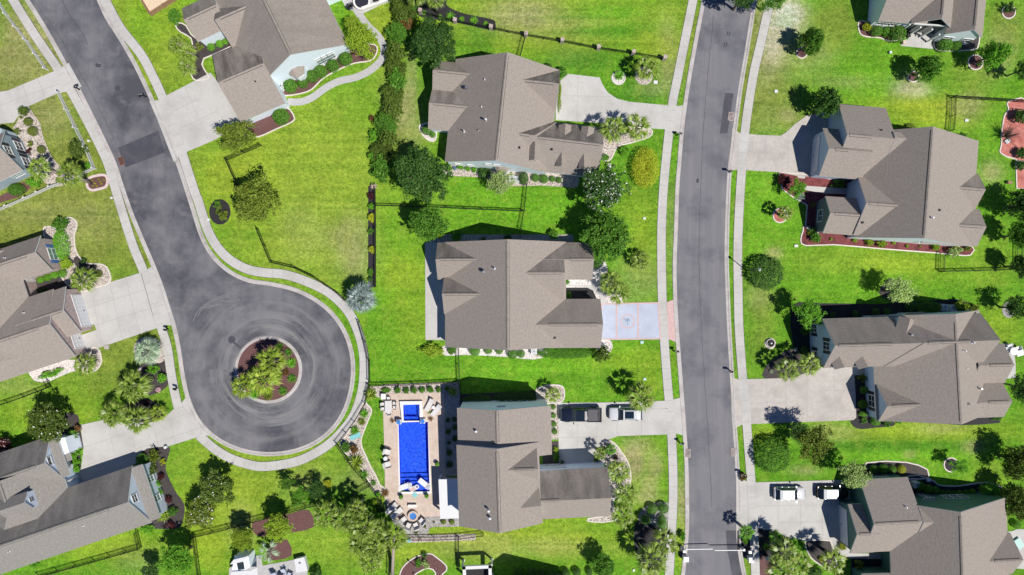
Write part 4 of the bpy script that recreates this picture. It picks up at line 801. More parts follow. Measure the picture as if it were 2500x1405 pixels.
# ---- 3 brick-fronted house left of the turning circle
h = House('brick_house', 'brown-roofed house with pinkish brick front and two white garage doors left of the turning circle', (60, 760), 'wall_brick')
h.wing(FF, (331, 1273), (86, 528), (-760, 810), 3.0, 4.4, vent=None)
h.wing(FF, (-284, 910), (380, 690), (303, 433), 3.0, 2.2, stain=(0, .1))
h.wing(FF, (-300, 1602), (550, 1320), (386, 826), 3.0, 2.9, stain=(0, .2))
h.wing(FF, (250, 1255), (590, 1142), (490, 803), 3.05, 2.1, stain=(0, .1), vent=(.35, .95))
h.garage(3, '1', .47, 4.4); h.garage(2, '1', .26, 2.6)
h.window(1, '1', .5, 1.55, 1.7, 1.7, 2, 2, 'shutter_blue', 'glass_green')
h.slab('bay_roof', 'wall_brick', FR(FF, [(300, 500), (395, 470), (430, 640), (335, 640)]), 2.35, .1) if False else None
h.wing(FF, (-150, 1440), (92, 1362), (70, 1290), 2.7, .8, vent=None, wall='wall_white')
h.door(0, 'a', .72, 1.1); h.pipe(FF(28, 598), .35, .06); h.pipe(FF(165, 1000), .3, .06)
# ---- 4 pale blue house, lower left
h = House('blue_house', 'pale blue house at the lower left with dark roof and gable windows', (120, 1260), 'wall_blue', 'shingle_grey')
h.wing(Y2, (-374, 1526), (1425, 912), (1255, 372), 3.2, 3.35, stain=(0, .5))
h.wing(Y2, (-242, 803), (612, 514), (496, 85), 3.2, 2.6, stain=(0, .5))
h.wing(Y2, (768, 980), (545, 325), (-233, 590), 3.2, 3.3, 'hg', stain=(0, .3))
# ground floor projecting beyond the garage gable, with a pent roof along it
def pent(h, wi, side, t0, t1, z0, z1, out, wall, roofm, low):
    o0, n, d = h.wallpt(wi, side, t0, 0); o1 = h.wallpt(wi, side, t1, 0)[0]
    mb = MB(); A = [o0 + n * out, o1 + n * out, o1, o0]; L = (o1 - o0).length
    mb.face([A[0] + Vector((0, 0, z0)), A[1] + Vector((0, 0, z0)), A[2] + Vector((0, 0, z1)), A[3] + Vector((0, 0, z1))], 0, [(0, 0), (L, 0), (L, out * 1.3), (0, out * 1.3)])
    mb.face([A[0] + Vector((0, 0, z0 - .16)), A[1] + Vector((0, 0, z0 - .16)), A[1] + Vector((0, 0, z0)), A[0] + Vector((0, 0, z0))], 1)
    po_ = mb.build('pent_roof', [roofm, 'fascia_white'], h.root)
    bm_ = bmesh.new(); bm_.from_mesh(po_.data)
    for f in bm_.faces:
        if f.normal.z < 0: f.normal_flip()
    bm_.to_mesh(po_.data); bm_.free()
    if low:
        mb = MB(); q = [o0 + d * .25 * (1 if t1 > t0 else -1), o1 - d * .25 * (1 if t1 > t0 else -1)]; pl = [tuple((x + n * k).to_2d()) for x, k in ((q[0], -.1), (q[1], -.1), (q[1], out - .35), (q[0], out - .35))]
        mb.prism(pl, 0, z0 - .12); mb.build('wall', [wall], h.root)
pent(h, 0, '1', .03, .97, 3.0, 3.45, 1.35, 'wall_blue', 'shingle_grey', True)
h.window(0, '1', .5, 4.75, 1.1, 1.2, 2, 2); h.window(0, '1', .34, 1.7, .9, 1.5, 2, 2, glass='glass_green', off=1.02); h.window(0, '1', .68, 1.7, .9, 1.5, 2, 2, glass='glass_green', off=1.02)
pent(h, 1, '1', .08, .92, 3.2, 3.7, 1.0, 'wall_blue', 'shingle_grey', False)
h.box('bay', 'wall_white', FR(Y2, [(520, 120), (610, 110), (650, 250), (560, 290)]), 0, 2.9); h.window(1, '1', .62, 1.6, 1.5, 1.7, 3, 3, off=1.15); h.window(1, '1', .5, 4.6, 1.2, .8, 2, 1)
pent(h, 1, '1', .36, .9, 2.6, 3.15, 1.45, 'wall_white', 'shingle_grey', False)
h.dormer(Y2(352, 668), Y2(100, 760), 2.4, 1.1, 1.4); h.door(1, '1', .25)
h.slab('porch_roof', 'shingle_grey', FR(Y2, [(440, 560), (612, 518), (628, 602), (545, 645), (470, 640)]), 3.02, .14); h.post(Y2(612, 530), 2.9); h.post(Y2(622, 592), 2.9)
h.pipe(Y2(772, 946), .3, .06); h.pipe(Y2(75, 1188), .3, .06)
# ---- 5 dormered house, top centre
h = House('dormer_house', 'brown-roofed house at the top centre with small dormers and pale blue south wall', (1220, 290), 'wall_white')
h.wing(FC, (555, 1182), (635, 432), (1395, 512), 3.0, 4.8, vent=(.02, .97), stain=(.1, 0))
h.wing(FC, (800, 475), (487, 442), (464, 655), 3.0, 1.5, stain=(.5, 0), rf=.45)
h.wing(FC, (800, 690), (463, 655), (434, 942), 3.0, 1.6, stain=(.7, 0), rf=.42)
h.wing(FC, (1000, 472), (1396, 513), (1364, 815), 3.0, 3.2, stain=(1, 0), rf=.5)
h.wing(FC, (820, 838), (1372, 892), (1342, 1240), 3.0, 3.1, 'gh', rf=.43, stain=(1, 0))
h.wing(FC, (1130, 867), (1712, 934), (1680, 1300), 2.95, 2.9, rf=.43, stain=(1, .1), vent=(.2, .95))
h.bay(FC, (915, 1262), (1030, 1270), (1040, 1215), 2.5, .9, 3)
for px, bk in (((235, 925), (237, 975)), ((402, 940), (398, 990))): h.dormer(FD(*px), FD(*bk), 1.7, .75, .8)
for px, bk in (((12, 1180), (14, 1120)), ((207, 1225), (210, 1170)), ((370, 1238), (372, 1190))): h.dormer(FD(*px), FD(*bk), 1.3, .8, .7)
for t in (.12, .24, .42, .5): h.window(0, '0', t, 1.7 if t < .3 else 4.0, .9, 1.0, 2, 1, glass='glass_green')
for t in (.35, .55, .72): h.window(5, 'b', t, 1.8, 1.0, 1.3)
h.garage(3, '1', .5, 4.8)
h.pipe(FC(715, 640), .8, .13, 'grey_metal', True); h.pipe(FC(847, 577), .3, .06); h.pipe(FC(823, 776), .3, .06); h.pipe(FC(855, 872), .9, .08, cap=True); h.pipe(FC(696, 955), .7, .08)
h.boxvent(FC(1100, 1080)); h.boxvent(FC(1336, 1092))
# ---- 6 house with the painted drive, centre
h = House('cream_house', 'brown-roofed house at the centre with blue painted driveway and concrete terrace behind', (1250, 720), 'wall_white')
h.wing(FH, (558, 1250), (556, 483), (1440, 479), 3.0, 4.9, vent=(.02, .98), rf=.52)
h.wing(FH, (900, 486), (503, 487), (505, 757), 3.0, 2.5, stain=(.8, 0), rf=.47, vent=(.2, .92))
h.wing(FH, (950, 727), (550, 728), (553, 1008), 3.0, 2.8, stain=(.4, 0), rf=.47, vent=(.2, .95))
h.wing(FH, (1000, 486), (1418, 485), (1420, 935), 3.0, 3.4, stain=(.5, 0), vent=(.35, .95))
h.wing(FH, (1250, 486), (1632, 485), (1634, 757), 3.0, 2.0, stain=(.5, 0), rf=.47, vent=(.55, .95))
h.wing(FH, (1100, 900), (1692, 897), (1694, 1255), 3.0, 2.65, stain=(.3, 0), rf=.5, vent=(.35, .93))
h.garage(5, '1', .5, 4.9); h.window(4, '1', .5, 1.6, 1.6, 1.5); h.window(3, '1', .7, 1.4, .9, 1.4); h.door(0, 'b', .42)
h.pipe(FH(842, 702), .8, .13, 'grey_metal', True); h.pipe(FH(920, 676), .65, .08); h.boxvent(FH(1359, 1181))
for t in (.3, .62): h.window(0, '1', t, 2, 1, 1.3)
# ---- 7 pool house
h = House('pool_house', 'brown-roofed house beside the blue swimming pool with white flat terrace roof', (1225, 1140), 'wall_white')
h.wing(FM, (608, 600), (600, 268), (1237, 240), 6.0, 2.6, rf=.43, vent=(.36, .98))
h.wing(FM, (614, 1072), (596, 519), (1155, 497), 6.8, 3.0, rf=.5, vent=(.03, .96))
h.wing(FM, (800, 520), (1140, 508), (1160, 775), 6.5, 2.6, rf=.52, vent=(.55, .93))
h.wing(FN, (-330, 1043), (524, 1003), (512, 672), 4.3, 2.7, stain=(0, .65), vent=(.1, .6))
h.wing(FM, (760, 1095), (1183, 1050), (1165, 745), 6.2, 2.1, vent=None)
h.garage(3, 'b', .53, 4.8); h.window(0, '1', .47, 5.2, 1.1, .7, 2, 1)
pr = [(1070.5, 1171), (1119, 1170.5), (1120.5, 1266), (1074.5, 1267.5)]
h.slab('terrace_roof', 'trim_white', pr, 2.9, .22); h.post((1072, 1173), 2.7); h.post((1076, 1264), 2.7)
h.pipe(FM(729, 430), .45, .09, cap=True); h.pipe(FM(815, 972), .7, .09, cap=True); h.pipe(FM(824, 1022), .5, .09, cap=True); h.boxvent(FM(849, 503))
# ---- 8 house, top right
h = House('porch_house', 'white house at the top right corner with screened gable porch and dark shutterless windows', (2260, 10), 'wall_white')
h.wing(Y6, (480, 292), (1150, 345), (1220, -520), 3.2, 3.4, vent=None, wall='wall_white')
h.wing(Y6, (940, 326), (1040, -665), (1585, -612), 3.6, 2.3, vent=(.06, .5), oh=.45, walls=False)
h.wing(Y6, (1408, 476), (1508, -520), (2022, -468), 3.1, 2.2, vent=(.06, .6))
for t in (.16, .3, .44): h.window(0, 'a', t, 2.0, 1.0, 1.4)
h.window(2, '0', .25, 1.5, 1.4, 1.2); h.window(2, '0', .78, 1.5, 1.4, 1.2)
for k, q in enumerate([(880, 400), (1030, 440), (1190, 470), (1290, 540)]): h.post(Y6(q[0] + 40, q[1] - 60), 2.9, .1)
h.box('porch_screen', 'glass_dark', FR(Y6, [(985, 332), (1440, 362), (1410, 100), (1010, 80)]), .1, 3.0)
h.slab('porch_beam', 'trim_white', FR(Y6, [(978, 338), (1440, 368), (1440, 352), (978, 322)]), 3.35, .25)
h.box('step', 'concrete', FR(Y6, [(1010, 420), (1085, 425), (1080, 505), (1005, 500)]), 0, .25)
# ---- 9 house with red mulch beds
h = House('red_mulch_house', 'brown-roofed house at the right with red mulch beds and shaded driveway', (2190, 430), 'wall_sky')
h.wing(FE, (1553, 1800), (1613, 1030), (770, 965), 3.0, 5.1, rf=.6, vent=(.03, .97), stain=(0, .05), wall='wall_white')
h.wing(FE, (891, 1316), (546, 1287), (590, 760), 3.0, 3.2, vent=(.5, .95), stain=(0, .05))
h.wing(FE, (1180, 1338), (880, 1314), (916, 957), 3.05, 3.25, vent=None, walls=False, dz=2.75, rf=.85)
h.wing(FE, (760, 1312), (447, 1286), (472, 935), 3.2, 2.3, vent=(.55, .85))
h.wing(FJ, (1100, 458), (700, 428), (738, 5), 3.3, 2.7, vent=(.3, .95))
h.wing(FJ, (800, 440), (475, 417), (492, 147), 2.95, 1.8, vent=(.2, .9), wall='wall_slate')
h.wing(FJ, (1180, 205), (1588, 240), (1597, -15), 3.0, 1.75, vent=(.4, .95), stain=(0, .6))
h.wing(FJ, (1200, 490), (1600, 516), (1618, 243), 2.9, 1.6, vent=(.45, .93), stain=(0, .2))
h.garage(3, '1', .5, 4.6); h.garage(1, '1', .2, 2.6); h.window(5, '1', .5, 1.5, 1.7, 1.5, 2, 3); h.window(0, '0', .4, 2, 1, 1.2)
h.pipe(FE(908, 948), .35, .07, 'black_metal'); h.pipe(FJ(1277, 305), .6, .08, cap=True); h.boxvent(FJ(1323, 250)); h.boxvent(FJ(763, 340))
# ---- 10 light blue house
h = House('two_gable_house', 'light blue house at the right with black shutters on its two west gables', (2230, 880), 'wall_sky')
h.wing(PX, (2140, 1028), (2126, 772), (2391, 760), 3.1, 4.7, rf=.57, vent=(.03, .92))
h.wing(FJ, (1150, 1382), (479, 1402), (464, 1042), 4.2, 3.5, vent=(.4, .96), stain=(0, .3))
h.wing(FJ, (1640, 1365), (925, 1391), (911, 1028), 4.35, 3.55, 'gh', vent=(.4, .95), stain=(0, .3))
h.wing(FO, (1150, 345), (819, 360), (799, 112), 3.3, 2.4, vent=(.3, .9), stain=(0, .2))
h.wing(X3, (330, 952), (637, 945), (606, 588), 2.9, 1.9, vent=(.3, .93))
h.wing(X3, (330, 1262), (632, 1250), (647, 935), 2.9, 1.7, vent=(.3, .9))
h.window(1, '1', .46, 5.0, 1.15, 1.9, 2, 2, 'shutter_dark'); h.window(1, '1', .22, 1.5, 1.2, 1.6, 2, 2, 'shutter_dark'); h.window(1, '1', .78, 1.5, 1.2, 1.6, 2, 2, 'shutter_dark')
h.window(3, '1', .5, 1.6, 1.7, 1.7, 2, 2, 'shutter_dark')
for px, bk in (((592, 1388), (597, 1310)), ((762, 1385), (765, 1305))): h.dormer(FJ(*px), FJ(*bk), 1.8, .95, .7)
h.dormer(FJ(1063, 1036), FJ(1078, 1120), 2.0, .9, .8); h.bay(FJ, (1060, 1000), (1250, 990), (1260, 1022), 2.6, .6, 3)
h.pipe(FJ(1135, 1162), .3, .06); h.pipe(FJ(1582, 1218), .5, .08); h.pipe(FJ(1512, 1278), .6, .08); h.pipe(X3(302, 815), .25, .06); h.pipe(X3(418, 995), .7, .09, 'grey_metal', True); h.boxvent(X3(308, 1132)); h.door(0, 'a', .55)
# ---- 11 green house
h = House('green_house', 'dark green walled house at the lower right with two cars on its driveway', (2300, 1300), 'wall_green')
h.wing(Y8, (650, 1720), (610, 480), (2080, 452), 3.0, 5.1, rf=.4, vent=(.1, .96))
h.wing(Y8, (895, 1092), (298, 1122), (270, 210), 3.0, 3.15, vent=(.1, .96))
h.wing(Y8, (1250, 1081), (880, 1092), (890, 565), 3.05, 3.2, vent=None, walls=False, dz=2.2, rf=.748)
h.wing(Y8, (420, 1120), (130, 1132), (104, 520), 3.0, 2.15, vent=(.4, .9))
h.wing(Y8, (1650, 1410), (2150, 1390), (2092, 880), 3.0, 2.2, vent=(.3, .92))
h.wing(Y8, (950, 1880), (290, 1900), (265, 1388), 3.0, 2.4, vent=None)
h.wing(Y8, (1650, 1830), (2150, 1800), (2150, 1395), 3.0, 2.2, vent=None)
h.garage(3, '1', .47, 4.7); h.garage(1, '1', .12, 2.4)
h.bay(Y8, (1000, 440), (1250, 432), (1300, 520), 2.6, .8, 2, 'glass_dark')
for k in range(3): h.window(0, '1', .55 + k * .065, 1.8, 1.0, 1.5, 2, 2)
h.pipe(Y8(850, 568), .4, .07)
for k in range(2): h.window(1, 'b', .35 + k * .18, 1.8, .9, 1.2)
# ---- the house beyond the lower edge, whose gable shades the lawn, and its porch
h = House('neighbour_house', 'house mostly below the picture edge with a white porch frame and long gable shadow', (1285, 1470), 'wall_grey')
h.wing(PX, (1395, 1610), (1392, 1424), (1203, 1428), 3.0, 5.0, vent=None)
q = FR(Y5, [(762, 338), (1048, 325), (1052, 480), (770, 480)]); 
for a, b_ in ((q[0], q[1]), (q[1], q[2]), (q[3], q[0])):
    A, B_ = W(*a, 2.6).to_2d(), W(*b_, 2.6).to_2d(); mb = MB(); d = (B_ - A).normalized(); nn = Vector((-d.y, d.x)) * -.42
    mb.prism([tuple(A), tuple(B_), tuple(B_ + nn), tuple(A + nn)], 2.2, 2.6); mb.build('porch_beam', ['trim_white'], h.root)
for a in q: h.post(a, 2.2, .12)
h.box('porch_floor', 'mulch_black', q, 0, .12)
# ================================================================== PLANTS
def leaf_mesh(name, blobs, n, size, seed, mat, up=.3, jit=1.0, asp=.5, inner=.25, extra=None, sizevar=.5, clump=0, cs=.06):
    """crown of n small leaves spread over a set of lobes (x, y, z, rx, ry, rz)"""
    g = np.random.default_rng(seed); B = np.array(blobs, float)
    wgt = (B[:, 3] * B[:, 4]) ** 1.0; k = g.choice(len(B), n, p=wgt / wgt.sum())
    d = g.normal(size=(n, 3)); d /= np.linalg.norm(d, axis=1)[:, None]; d[:, 2] = np.where(d[:, 2] < -.35, -d[:, 2], d[:, 2])
    r = np.where(g.random(n) < inner, g.random(n) ** .5 * .9, 1 + g.normal(size=n) * .07)
    c = B[k, :3] + d * B[k, 3:6] * r[:, None]
    if clump:
        ci = g.choice(n, clump, replace=False); w = g.integers(0, clump, n); ci = ci[w]; d = d[ci]; r = r[ci]; c = c[ci] + g.normal(size=(n, 3)) * cs * (.6 + .8 * g.random(clump)[w])[:, None]
    nm = d * .9 + g.normal(size=(n, 3)) * jit; nm[:, 2] += up; nm /= np.linalg.norm(nm, axis=1)[:, None]
    t = np.cross(nm, g.normal(size=(n, 3))); t /= np.linalg.norm(t, axis=1)[:, None]; b_ = np.cross(nm, t)
    s = size * (1 - sizevar / 2 + g.random(n) * sizevar)[:, None]
    v = np.stack([c - t * s, c + b_ * s * asp + t * s * .1, c + t * s, c - b_ * s * asp + t * s * .1], 1).reshape(-1, 3)
    f = np.arange(n * 4).reshape(-1, 4)
    me = bpy.data.meshes.new(name); me.from_pydata(v.tolist(), [], f.tolist()); me.materials.append(MAT[mat])
    if extra:
        me.materials.append(MAT[extra[0]]); q = np.zeros(n, int); q[(g.random(n) < extra[1]) & (r > .93) & (d[:, 2] > -.1)] = 1; me.polygons.foreach_set('material_index', q.tolist())
    me.update(); return me
def lobes(seed, n=14, spread=.62, r=(.3, .48), flat=.85, top=.25):
    g = random.Random(seed); L = [(0, 0, 0, .66, .66, .62 * flat)]
    for i in range(n):
        a = i * 2.39996 + g.uniform(-.3, .3); q = spread * math.sqrt((i + .6) / n) * g.uniform(.78, 1.18); rr = g.uniform(*r)
        L.append((q * math.cos(a), q * math.sin(a), g.uniform(-.25, top) + .38 * (1 - q) * flat, rr, rr, rr * .8))
    return L
CR = {}
def crown(kind, mat, extra=None):
    key = (kind, mat, extra)
    if key in CR: return CR[key]
    sd = len(CR) * 7 + 5
    if kind == 'oak': me = leaf_mesh('crown', lobes(sd, 24, .76, (.18, .32)), 7600, .05, sd, mat, extra=extra, clump=300, cs=.055)
    elif kind == 'big': me = leaf_mesh('crown', lobes(sd, 34, .8, (.14, .25)), 10500, .042, sd, mat, extra=extra, clump=480, cs=.045)
    elif kind == 'loose':
        L = [l for l in lobes(sd, 26, .85, (.13, .25))][1:] + [(0, 0, -.1, .45, .45, .4)]; me = leaf_mesh('crown', L, 4600, .05, sd, mat, inner=.4, extra=extra, clump=170, cs=.075)
    elif kind == 'holly':
        L = [(0, 0, -.3, .85, .85, .7), (0, 0, .35, .6, .6, .7), (.25, .1, .0, .6, .6, .6), (-.2, -.2, .0, .62, .62, .6)]; me = leaf_mesh('crown', L + lobes(sd, 14, .75, (.2, .3))[1:], 5600, .062, sd, mat, inner=.1, up=.1, extra=extra, clump=260, cs=.06)
    elif kind == 'ball': me = leaf_mesh('foliage', [(0, 0, 0, .95, .95, .9)], 1500, .085, sd, mat, inner=.12, jit=.5, extra=extra)
    elif kind == 'bush': me = leaf_mesh('foliage', lobes(sd, 11, .66, (.26, .44)), 1100, .115, sd, mat, inner=.2, extra=extra, clump=110, cs=.085)
    elif kind == 'mound': me = leaf_mesh('foliage', [(0, 0, 0, .97, .97, .9)], 7000, .04, sd, mat, inner=.06, jit=.8, clump=900, cs=.035, extra=extra)
    elif kind == 'donut':
        L = [(.54 * math.cos(a), .54 * math.sin(a), .1, .47, .47, .6) for a in np.linspace(0, 2 * math.pi, 16)[:-1]]; me = leaf_mesh('foliage', L, 7000, .036, sd, mat, inner=.05, jit=.9, asp=.4, extra=extra)
    elif kind == 'low': me = leaf_mesh('foliage', [(g_.uniform(-.75, .75), g_.uniform(-.75, .75), g_.uniform(-.2, .3), .3, .3, .5) for g_ in [random.Random(sd)] for _ in range(14)], 800, .12, sd, mat, inner=.3, extra=extra)
    CR[key] = me; return me
def core(me_name='core'):
    if 'core' not in CR:
        mb = MB(); mb.dome((0, 0, 0), .8, .8, .78, 12, 6, z0=-1.2); CR['core'] = mb.data('branches', ['bark'], smooth=True)
    return CR['core']
def trunk_mesh():
    if 'trunk' in CR: return CR['trunk']
    mb = MB(); g = random.Random(2)
    mb.tube([(0, 0, -.02), (.01, 0, .25), (.0, .02, .5), (.03, .02, .72), (.05, 0, .95)], [.11, .08, .07, .05, .02], 8)
    for i in range(9):
        a = i * 2.4; z = .36 + .05 * i; L = .75 - .04 * i; e = g.uniform(.5, .9)
        p = [(0, .01, z), (L * .4 * math.cos(a), L * .4 * math.sin(a), z + .14 * e), (L * math.cos(a + .15), L * math.sin(a + .15), z + .3 * e)]
        mb.tube(p, [.045, .03, .01], 5)
    CR['trunk'] = mb.data('trunk', ['bark']); return CR['trunk']
_rz = random.Random(11)
GRP = {}
def tree(px, py, r, hz, kind, mat, label, cat='tree', name=None, ry=None, rzs=.8, extra=None, trunk=True, group=None, rz=None):
    """crown centre in the photo, radius in photo pixels, height of the crown's centre"""
    c = W(px, py, hz); k = S * (H - hz) / H; rx = r * k; ryy = (ry or r) * k
    t = thing(name or 'tree', label, cat, (c.x, c.y, 0), group)
    rv = (rx + ryy) / 2 * rzs; hzz = max(hz, rv * .75) if trunk else hz
    o = obj('trunk', trunk_mesh(), t, (0, 0, 0), _rz.uniform(0, 6), (rx * .9, rx * .9, hzz + rv * .5))
    z = 0 if ry else _rz.uniform(0, 6.28)
    obj('crown', crown(kind, mat, extra), t, (0, 0, hzz), rz if rz is not None else z, (rx, ryy, rv)); return t
def shrub(px, py, r, mat, label, kind='ball', ry=None, h=None, name='shrub', cat='shrub', extra=None, rz=None, group=None):
    k = S * .99; rx = r * k; ryy = (ry or r) * k; rv = (h or min(rx, ryy) * 1.7) / 1.75
    zc = rv * .75; c = W(px, py, zc); me = crown(kind, mat, extra)
    o = obj(name, me, None, (c.x, c.y, zc), (_rz.uniform(0, 6.28) if not ry else 0) if rz is None else rz, (rx, ryy, rv)); tag(o, label, cat, group); return o
def frond_fan(mb, a, e, L, seed, m=11, spread=1.15, pet=.42):
    g = random.Random(seed); d = Vector((math.cos(a) * math.cos(e), math.sin(a) * math.cos(e), math.sin(e))); side = Vector((-math.sin(a), math.cos(a), 0)); up = d.cross(side) * -1
    if up.z < 0: up = -up
    o = d * (L * pet) - Vector((0, 0, .03)); w = .012
    mb.face([(-side * w).to_tuple(), (side * w).to_tuple(), (o + side * w).to_tuple(), (o - side * w).to_tuple()], 0)
    for i in range(m):
        u = (i / (m - 1) - .5) * 2; b_ = u * spread + g.uniform(-.05, .05); l = L * (1 - pet) * (1 - .28 * u * u) * g.uniform(.9, 1.1)
        q = d * math.cos(b_) + side * math.sin(b_); n_ = q.cross(up).normalized(); ww = .03 * L
        m1 = o + q * l * .55 + up * .02; tip = o + q * l + Vector((0, 0, -.16 * L - .1 * abs(u) * L))
        mb.face([tuple(o - n_ * ww * .4), tuple(m1 - n_ * ww), tuple(m1 + n_ * ww), tuple(o + n_ * ww * .4)]); mb.face([tuple(m1 - n_ * ww), tuple(tip), tuple(m1 + n_ * ww)])
def palm_crown(mat, seed, nf=24, m=9, spread=.7, pet=.4):
    key = ('palm', mat, seed)
    if key not in CR:
        mb = MB(); g = random.Random(seed)
        for i in range(nf):
            t = i / nf; a = i * 2.39996 + g.uniform(-.2, .2); e = R(72 - 100 * t ** .8) + g.uniform(-.12, .12); frond_fan(mb, a, e, (.7 + .32 * min(1, t * 1.6)) * g.uniform(.86, 1.1), seed * 100 + i, m, spread, pet)
        mb.dome((0, 0, -.18), .1, .1, .2, 8, 3, 1); CR[key] = mb.data('crown', [mat, 'palm_bark'])
    return CR[key]
def palm_trunk():
    if 'ptrunk' not in CR:
        mb = MB(); n = 10; pr = [(0, 1.35), (.04, 1.1), (.5, .95), (.93, 1.0), (.97, 1.35), (1.0, .6)]
        vs = [(r * math.cos(2 * math.pi * k / n), r * math.sin(2 * math.pi * k / n), z) for z, r in pr for k in range(n)]
        mb.mesh(vs, [(j * n + k, j * n + (k + 1) % n, (j + 1) * n + (k + 1) % n, (j + 1) * n + k) for j in range(len(pr) - 1) for k in range(n)]); CR['ptrunk'] = mb.data('trunk', ['palm_bark'], smooth=True)
    return CR['ptrunk']
def palm(px, py, r, h, label, mat='palm_leaf', seed=None, group=None, base=None, nf=24, m=9, spread=.7, pet=.4):
    c = W(px, py, h); k = S * (H - h) / H; rr = r * k; t = thing('palm_tree', label, 'palm', (c.x, c.y, 0), group)
    lean = Vector((0, 0, 0))
    if base: b_ = W(*base, 0); t.location = b_; lean = c - b_ - Vector((0, 0, h))
    if lean.length > .1:
        mb = MB(); mb.tube([(0, 0, 0), (lean.x * .5, lean.y * .5, h * .52), (lean.x, lean.y, h)], [.26, .2, .2], 10); o = obj('trunk', mb.data('trunk', ['palm_bark'], smooth=True), t)
    else: obj('trunk', palm_trunk(), t, (0, 0, 0), 0, (.2, .2, h))
    obj('crown', palm_crown(mat, seed if seed is not None else _rz.randint(1, 4), nf, m, spread, pet), t, (lean.x, lean.y, h), _rz.uniform(0, 6.28), (rr, rr, rr * .85)); return t
def spiky(px, py, r, label, mat='leaf_mid', n=55, name='cycad', cat='plant', seed=1, h=.35, w=.045, group=None, leaflet=False):
    key = ('spk', mat, n, seed, w)
    if key not in CR:
        mb = MB(); g = random.Random(seed)
        for i in range(n):
            t = i / n; a = i * 2.39996 + g.uniform(-.15, .15); e = R(75 - 70 * t) + g.uniform(-.1, .1); L = g.uniform(.8, 1.05)
            d = Vector((math.cos(a), math.sin(a), 0)); s_ = Vector((-d.y, d.x, 0)); p = [d * (L * x * math.cos(e) + L * .25 * x * x * (1 - math.cos(e))) + Vector((0, 0, L * (x * math.sin(e) - .35 * x * x))) for x in (0, .35, .7, 1)]
            p = [q * (L / max(.6, p[-1].to_2d().length) if k else 1) * (1 if t > .3 else .8) for k, q in enumerate(p)]
            for k, (w0, w1) in enumerate(((w * .6, w), (w, w * .8), (w * .8, .004))): mb.face([tuple(p[k] - s_ * w0), tuple(p[k + 1] - s_ * w1), tuple(p[k + 1] + s_ * w1), tuple(p[k] + s_ * w0)])
        CR[key] = mb.data('fronds', [mat])
    c = W(px, py, h); rr = r * S
    o = obj(name, CR[key], None, (c.x, c.y, .05 + h * .5), _rz.uniform(0, 6.28), (rr, rr, rr * .9)); return tag(o, label, cat, group)
ORD = ['first', 'second', 'third', 'fourth', 'fifth', 'sixth', 'seventh', 'eighth', 'ninth', 'tenth', 'eleventh', 'twelfth']
def row(f, items, mat, fmt, kind='ball', group=None, **kw):
    for i, q in enumerate(items):
        sc = f(1, 0)[0] - f(0, 0)[0]; x, y = f(q[0], q[1]); shrub(x, y, q[2] * sc, mat, fmt.format(ORD[i]), kind, group=group, ry=(q[3] * sc if len(q) > 3 else None), **kw)
# ---- trees
T = tree
T(625, 492, 63, 4.0, 'oak', 'leaf_olive', 'large round olive-green tree on the open lawn above the turning circle')
T(1062, 104, 63, 4.5, 'big', 'leaf_dark', 'large dark green tree at the north-west corner of the dormered house')
T(1030, 428, 74, 5.0, 'big', 'leaf_dark', 'largest dark green tree, standing at the south-west corner of the dormered house')
T(1044, 548, 50, 4.2, 'oak', 'leaf_mid', 'mid green tree at the north-west corner of the concrete terrace')
T(1472, 462, 62, 5.0, 'big', 'leaf_dark', 'dark tree covered in white blossom at the south-east corner of the dormered house', extra=('petal_white', .13))
T(1480, 574, 68, 5.0, 'big', 'leaf_mid', 'large green tree at the north-east corner of the centre house')
T(582, 330, 54, 3.4, 'loose', 'leaf_olive', 'thin airy olive-green tree beside the wide driveway of the white house', ry=44)
T(886, 100, 40, 3.2, 'loose', 'leaf_lime', 'yellow-green airy tree inside the curved grey footpath', ry=48)
T(862, 55, 20, 2.4, 'loose', 'leaf_lime', 'small yellow-green tree beside the terrace of the white house', cat='tree')
T(1221, 448, 34, 2.8, 'loose', 'leaf_pale', 'small pale green tree in front of the south wall of the dormered house')
T(1981, 102, 32, 3.0, 'holly', 'leaf_mid', 'egg-shaped green tree in a ring nearest the bare sandy verge', rzs=1.25)
T(2263, 168, 34, 3.0, 'holly', 'leaf_mid', 'egg-shaped green tree above the bare sandy patch in the right-hand lawn', rzs=1.25)
T(2424, 134, 36, 3.2, 'holly', 'leaf_bright', 'egg-shaped bright green tree in a ring below the house at the top right', rzs=1.25)
T(2013, 250, 38, 3.2, 'holly', 'leaf_dark', 'egg-shaped dark tree beside the shaded curved driveway', rzs=1.2)
T(1948, 460, 24, 2.6, 'loose', 'leaf_bright', 'small bright green tree over the red mulch bed by the entrance path')
T(2195, 710, 38, 3.6, 'loose', 'leaf_pale', 'pale silvery green tree on the lawn north of the two-gabled house')
T(1973, 763, 39, 3.8, 'loose', 'leaf_bright', 'light green open tree at the north-west corner of the two-gabled house')
T(2478, 752, 32, 2.9, 'loose', 'leaf_dark', 'dark open tree in a stone ring at the right edge', rzs=1.35)
T(1990, 1078, 46, 4.2, 'loose', 'leaf_olive', 'olive-green airy tree leaning over the lawn below the warm grey driveway', ry=52); T(1955, 1056, 27, 4.0, 'loose', 'leaf_dark', 'dark airy tree shading the edge of the warm grey driveway')
T(2083, 1161, 38, 3.8, 'loose', 'leaf_pale', 'pale green tree partly over the roof and black car of the green house')
T(2344, 1140, 22, 2.4, 'loose', 'leaf_bright', 'small bright tree in a dark mulch ring on the lower right lawn')
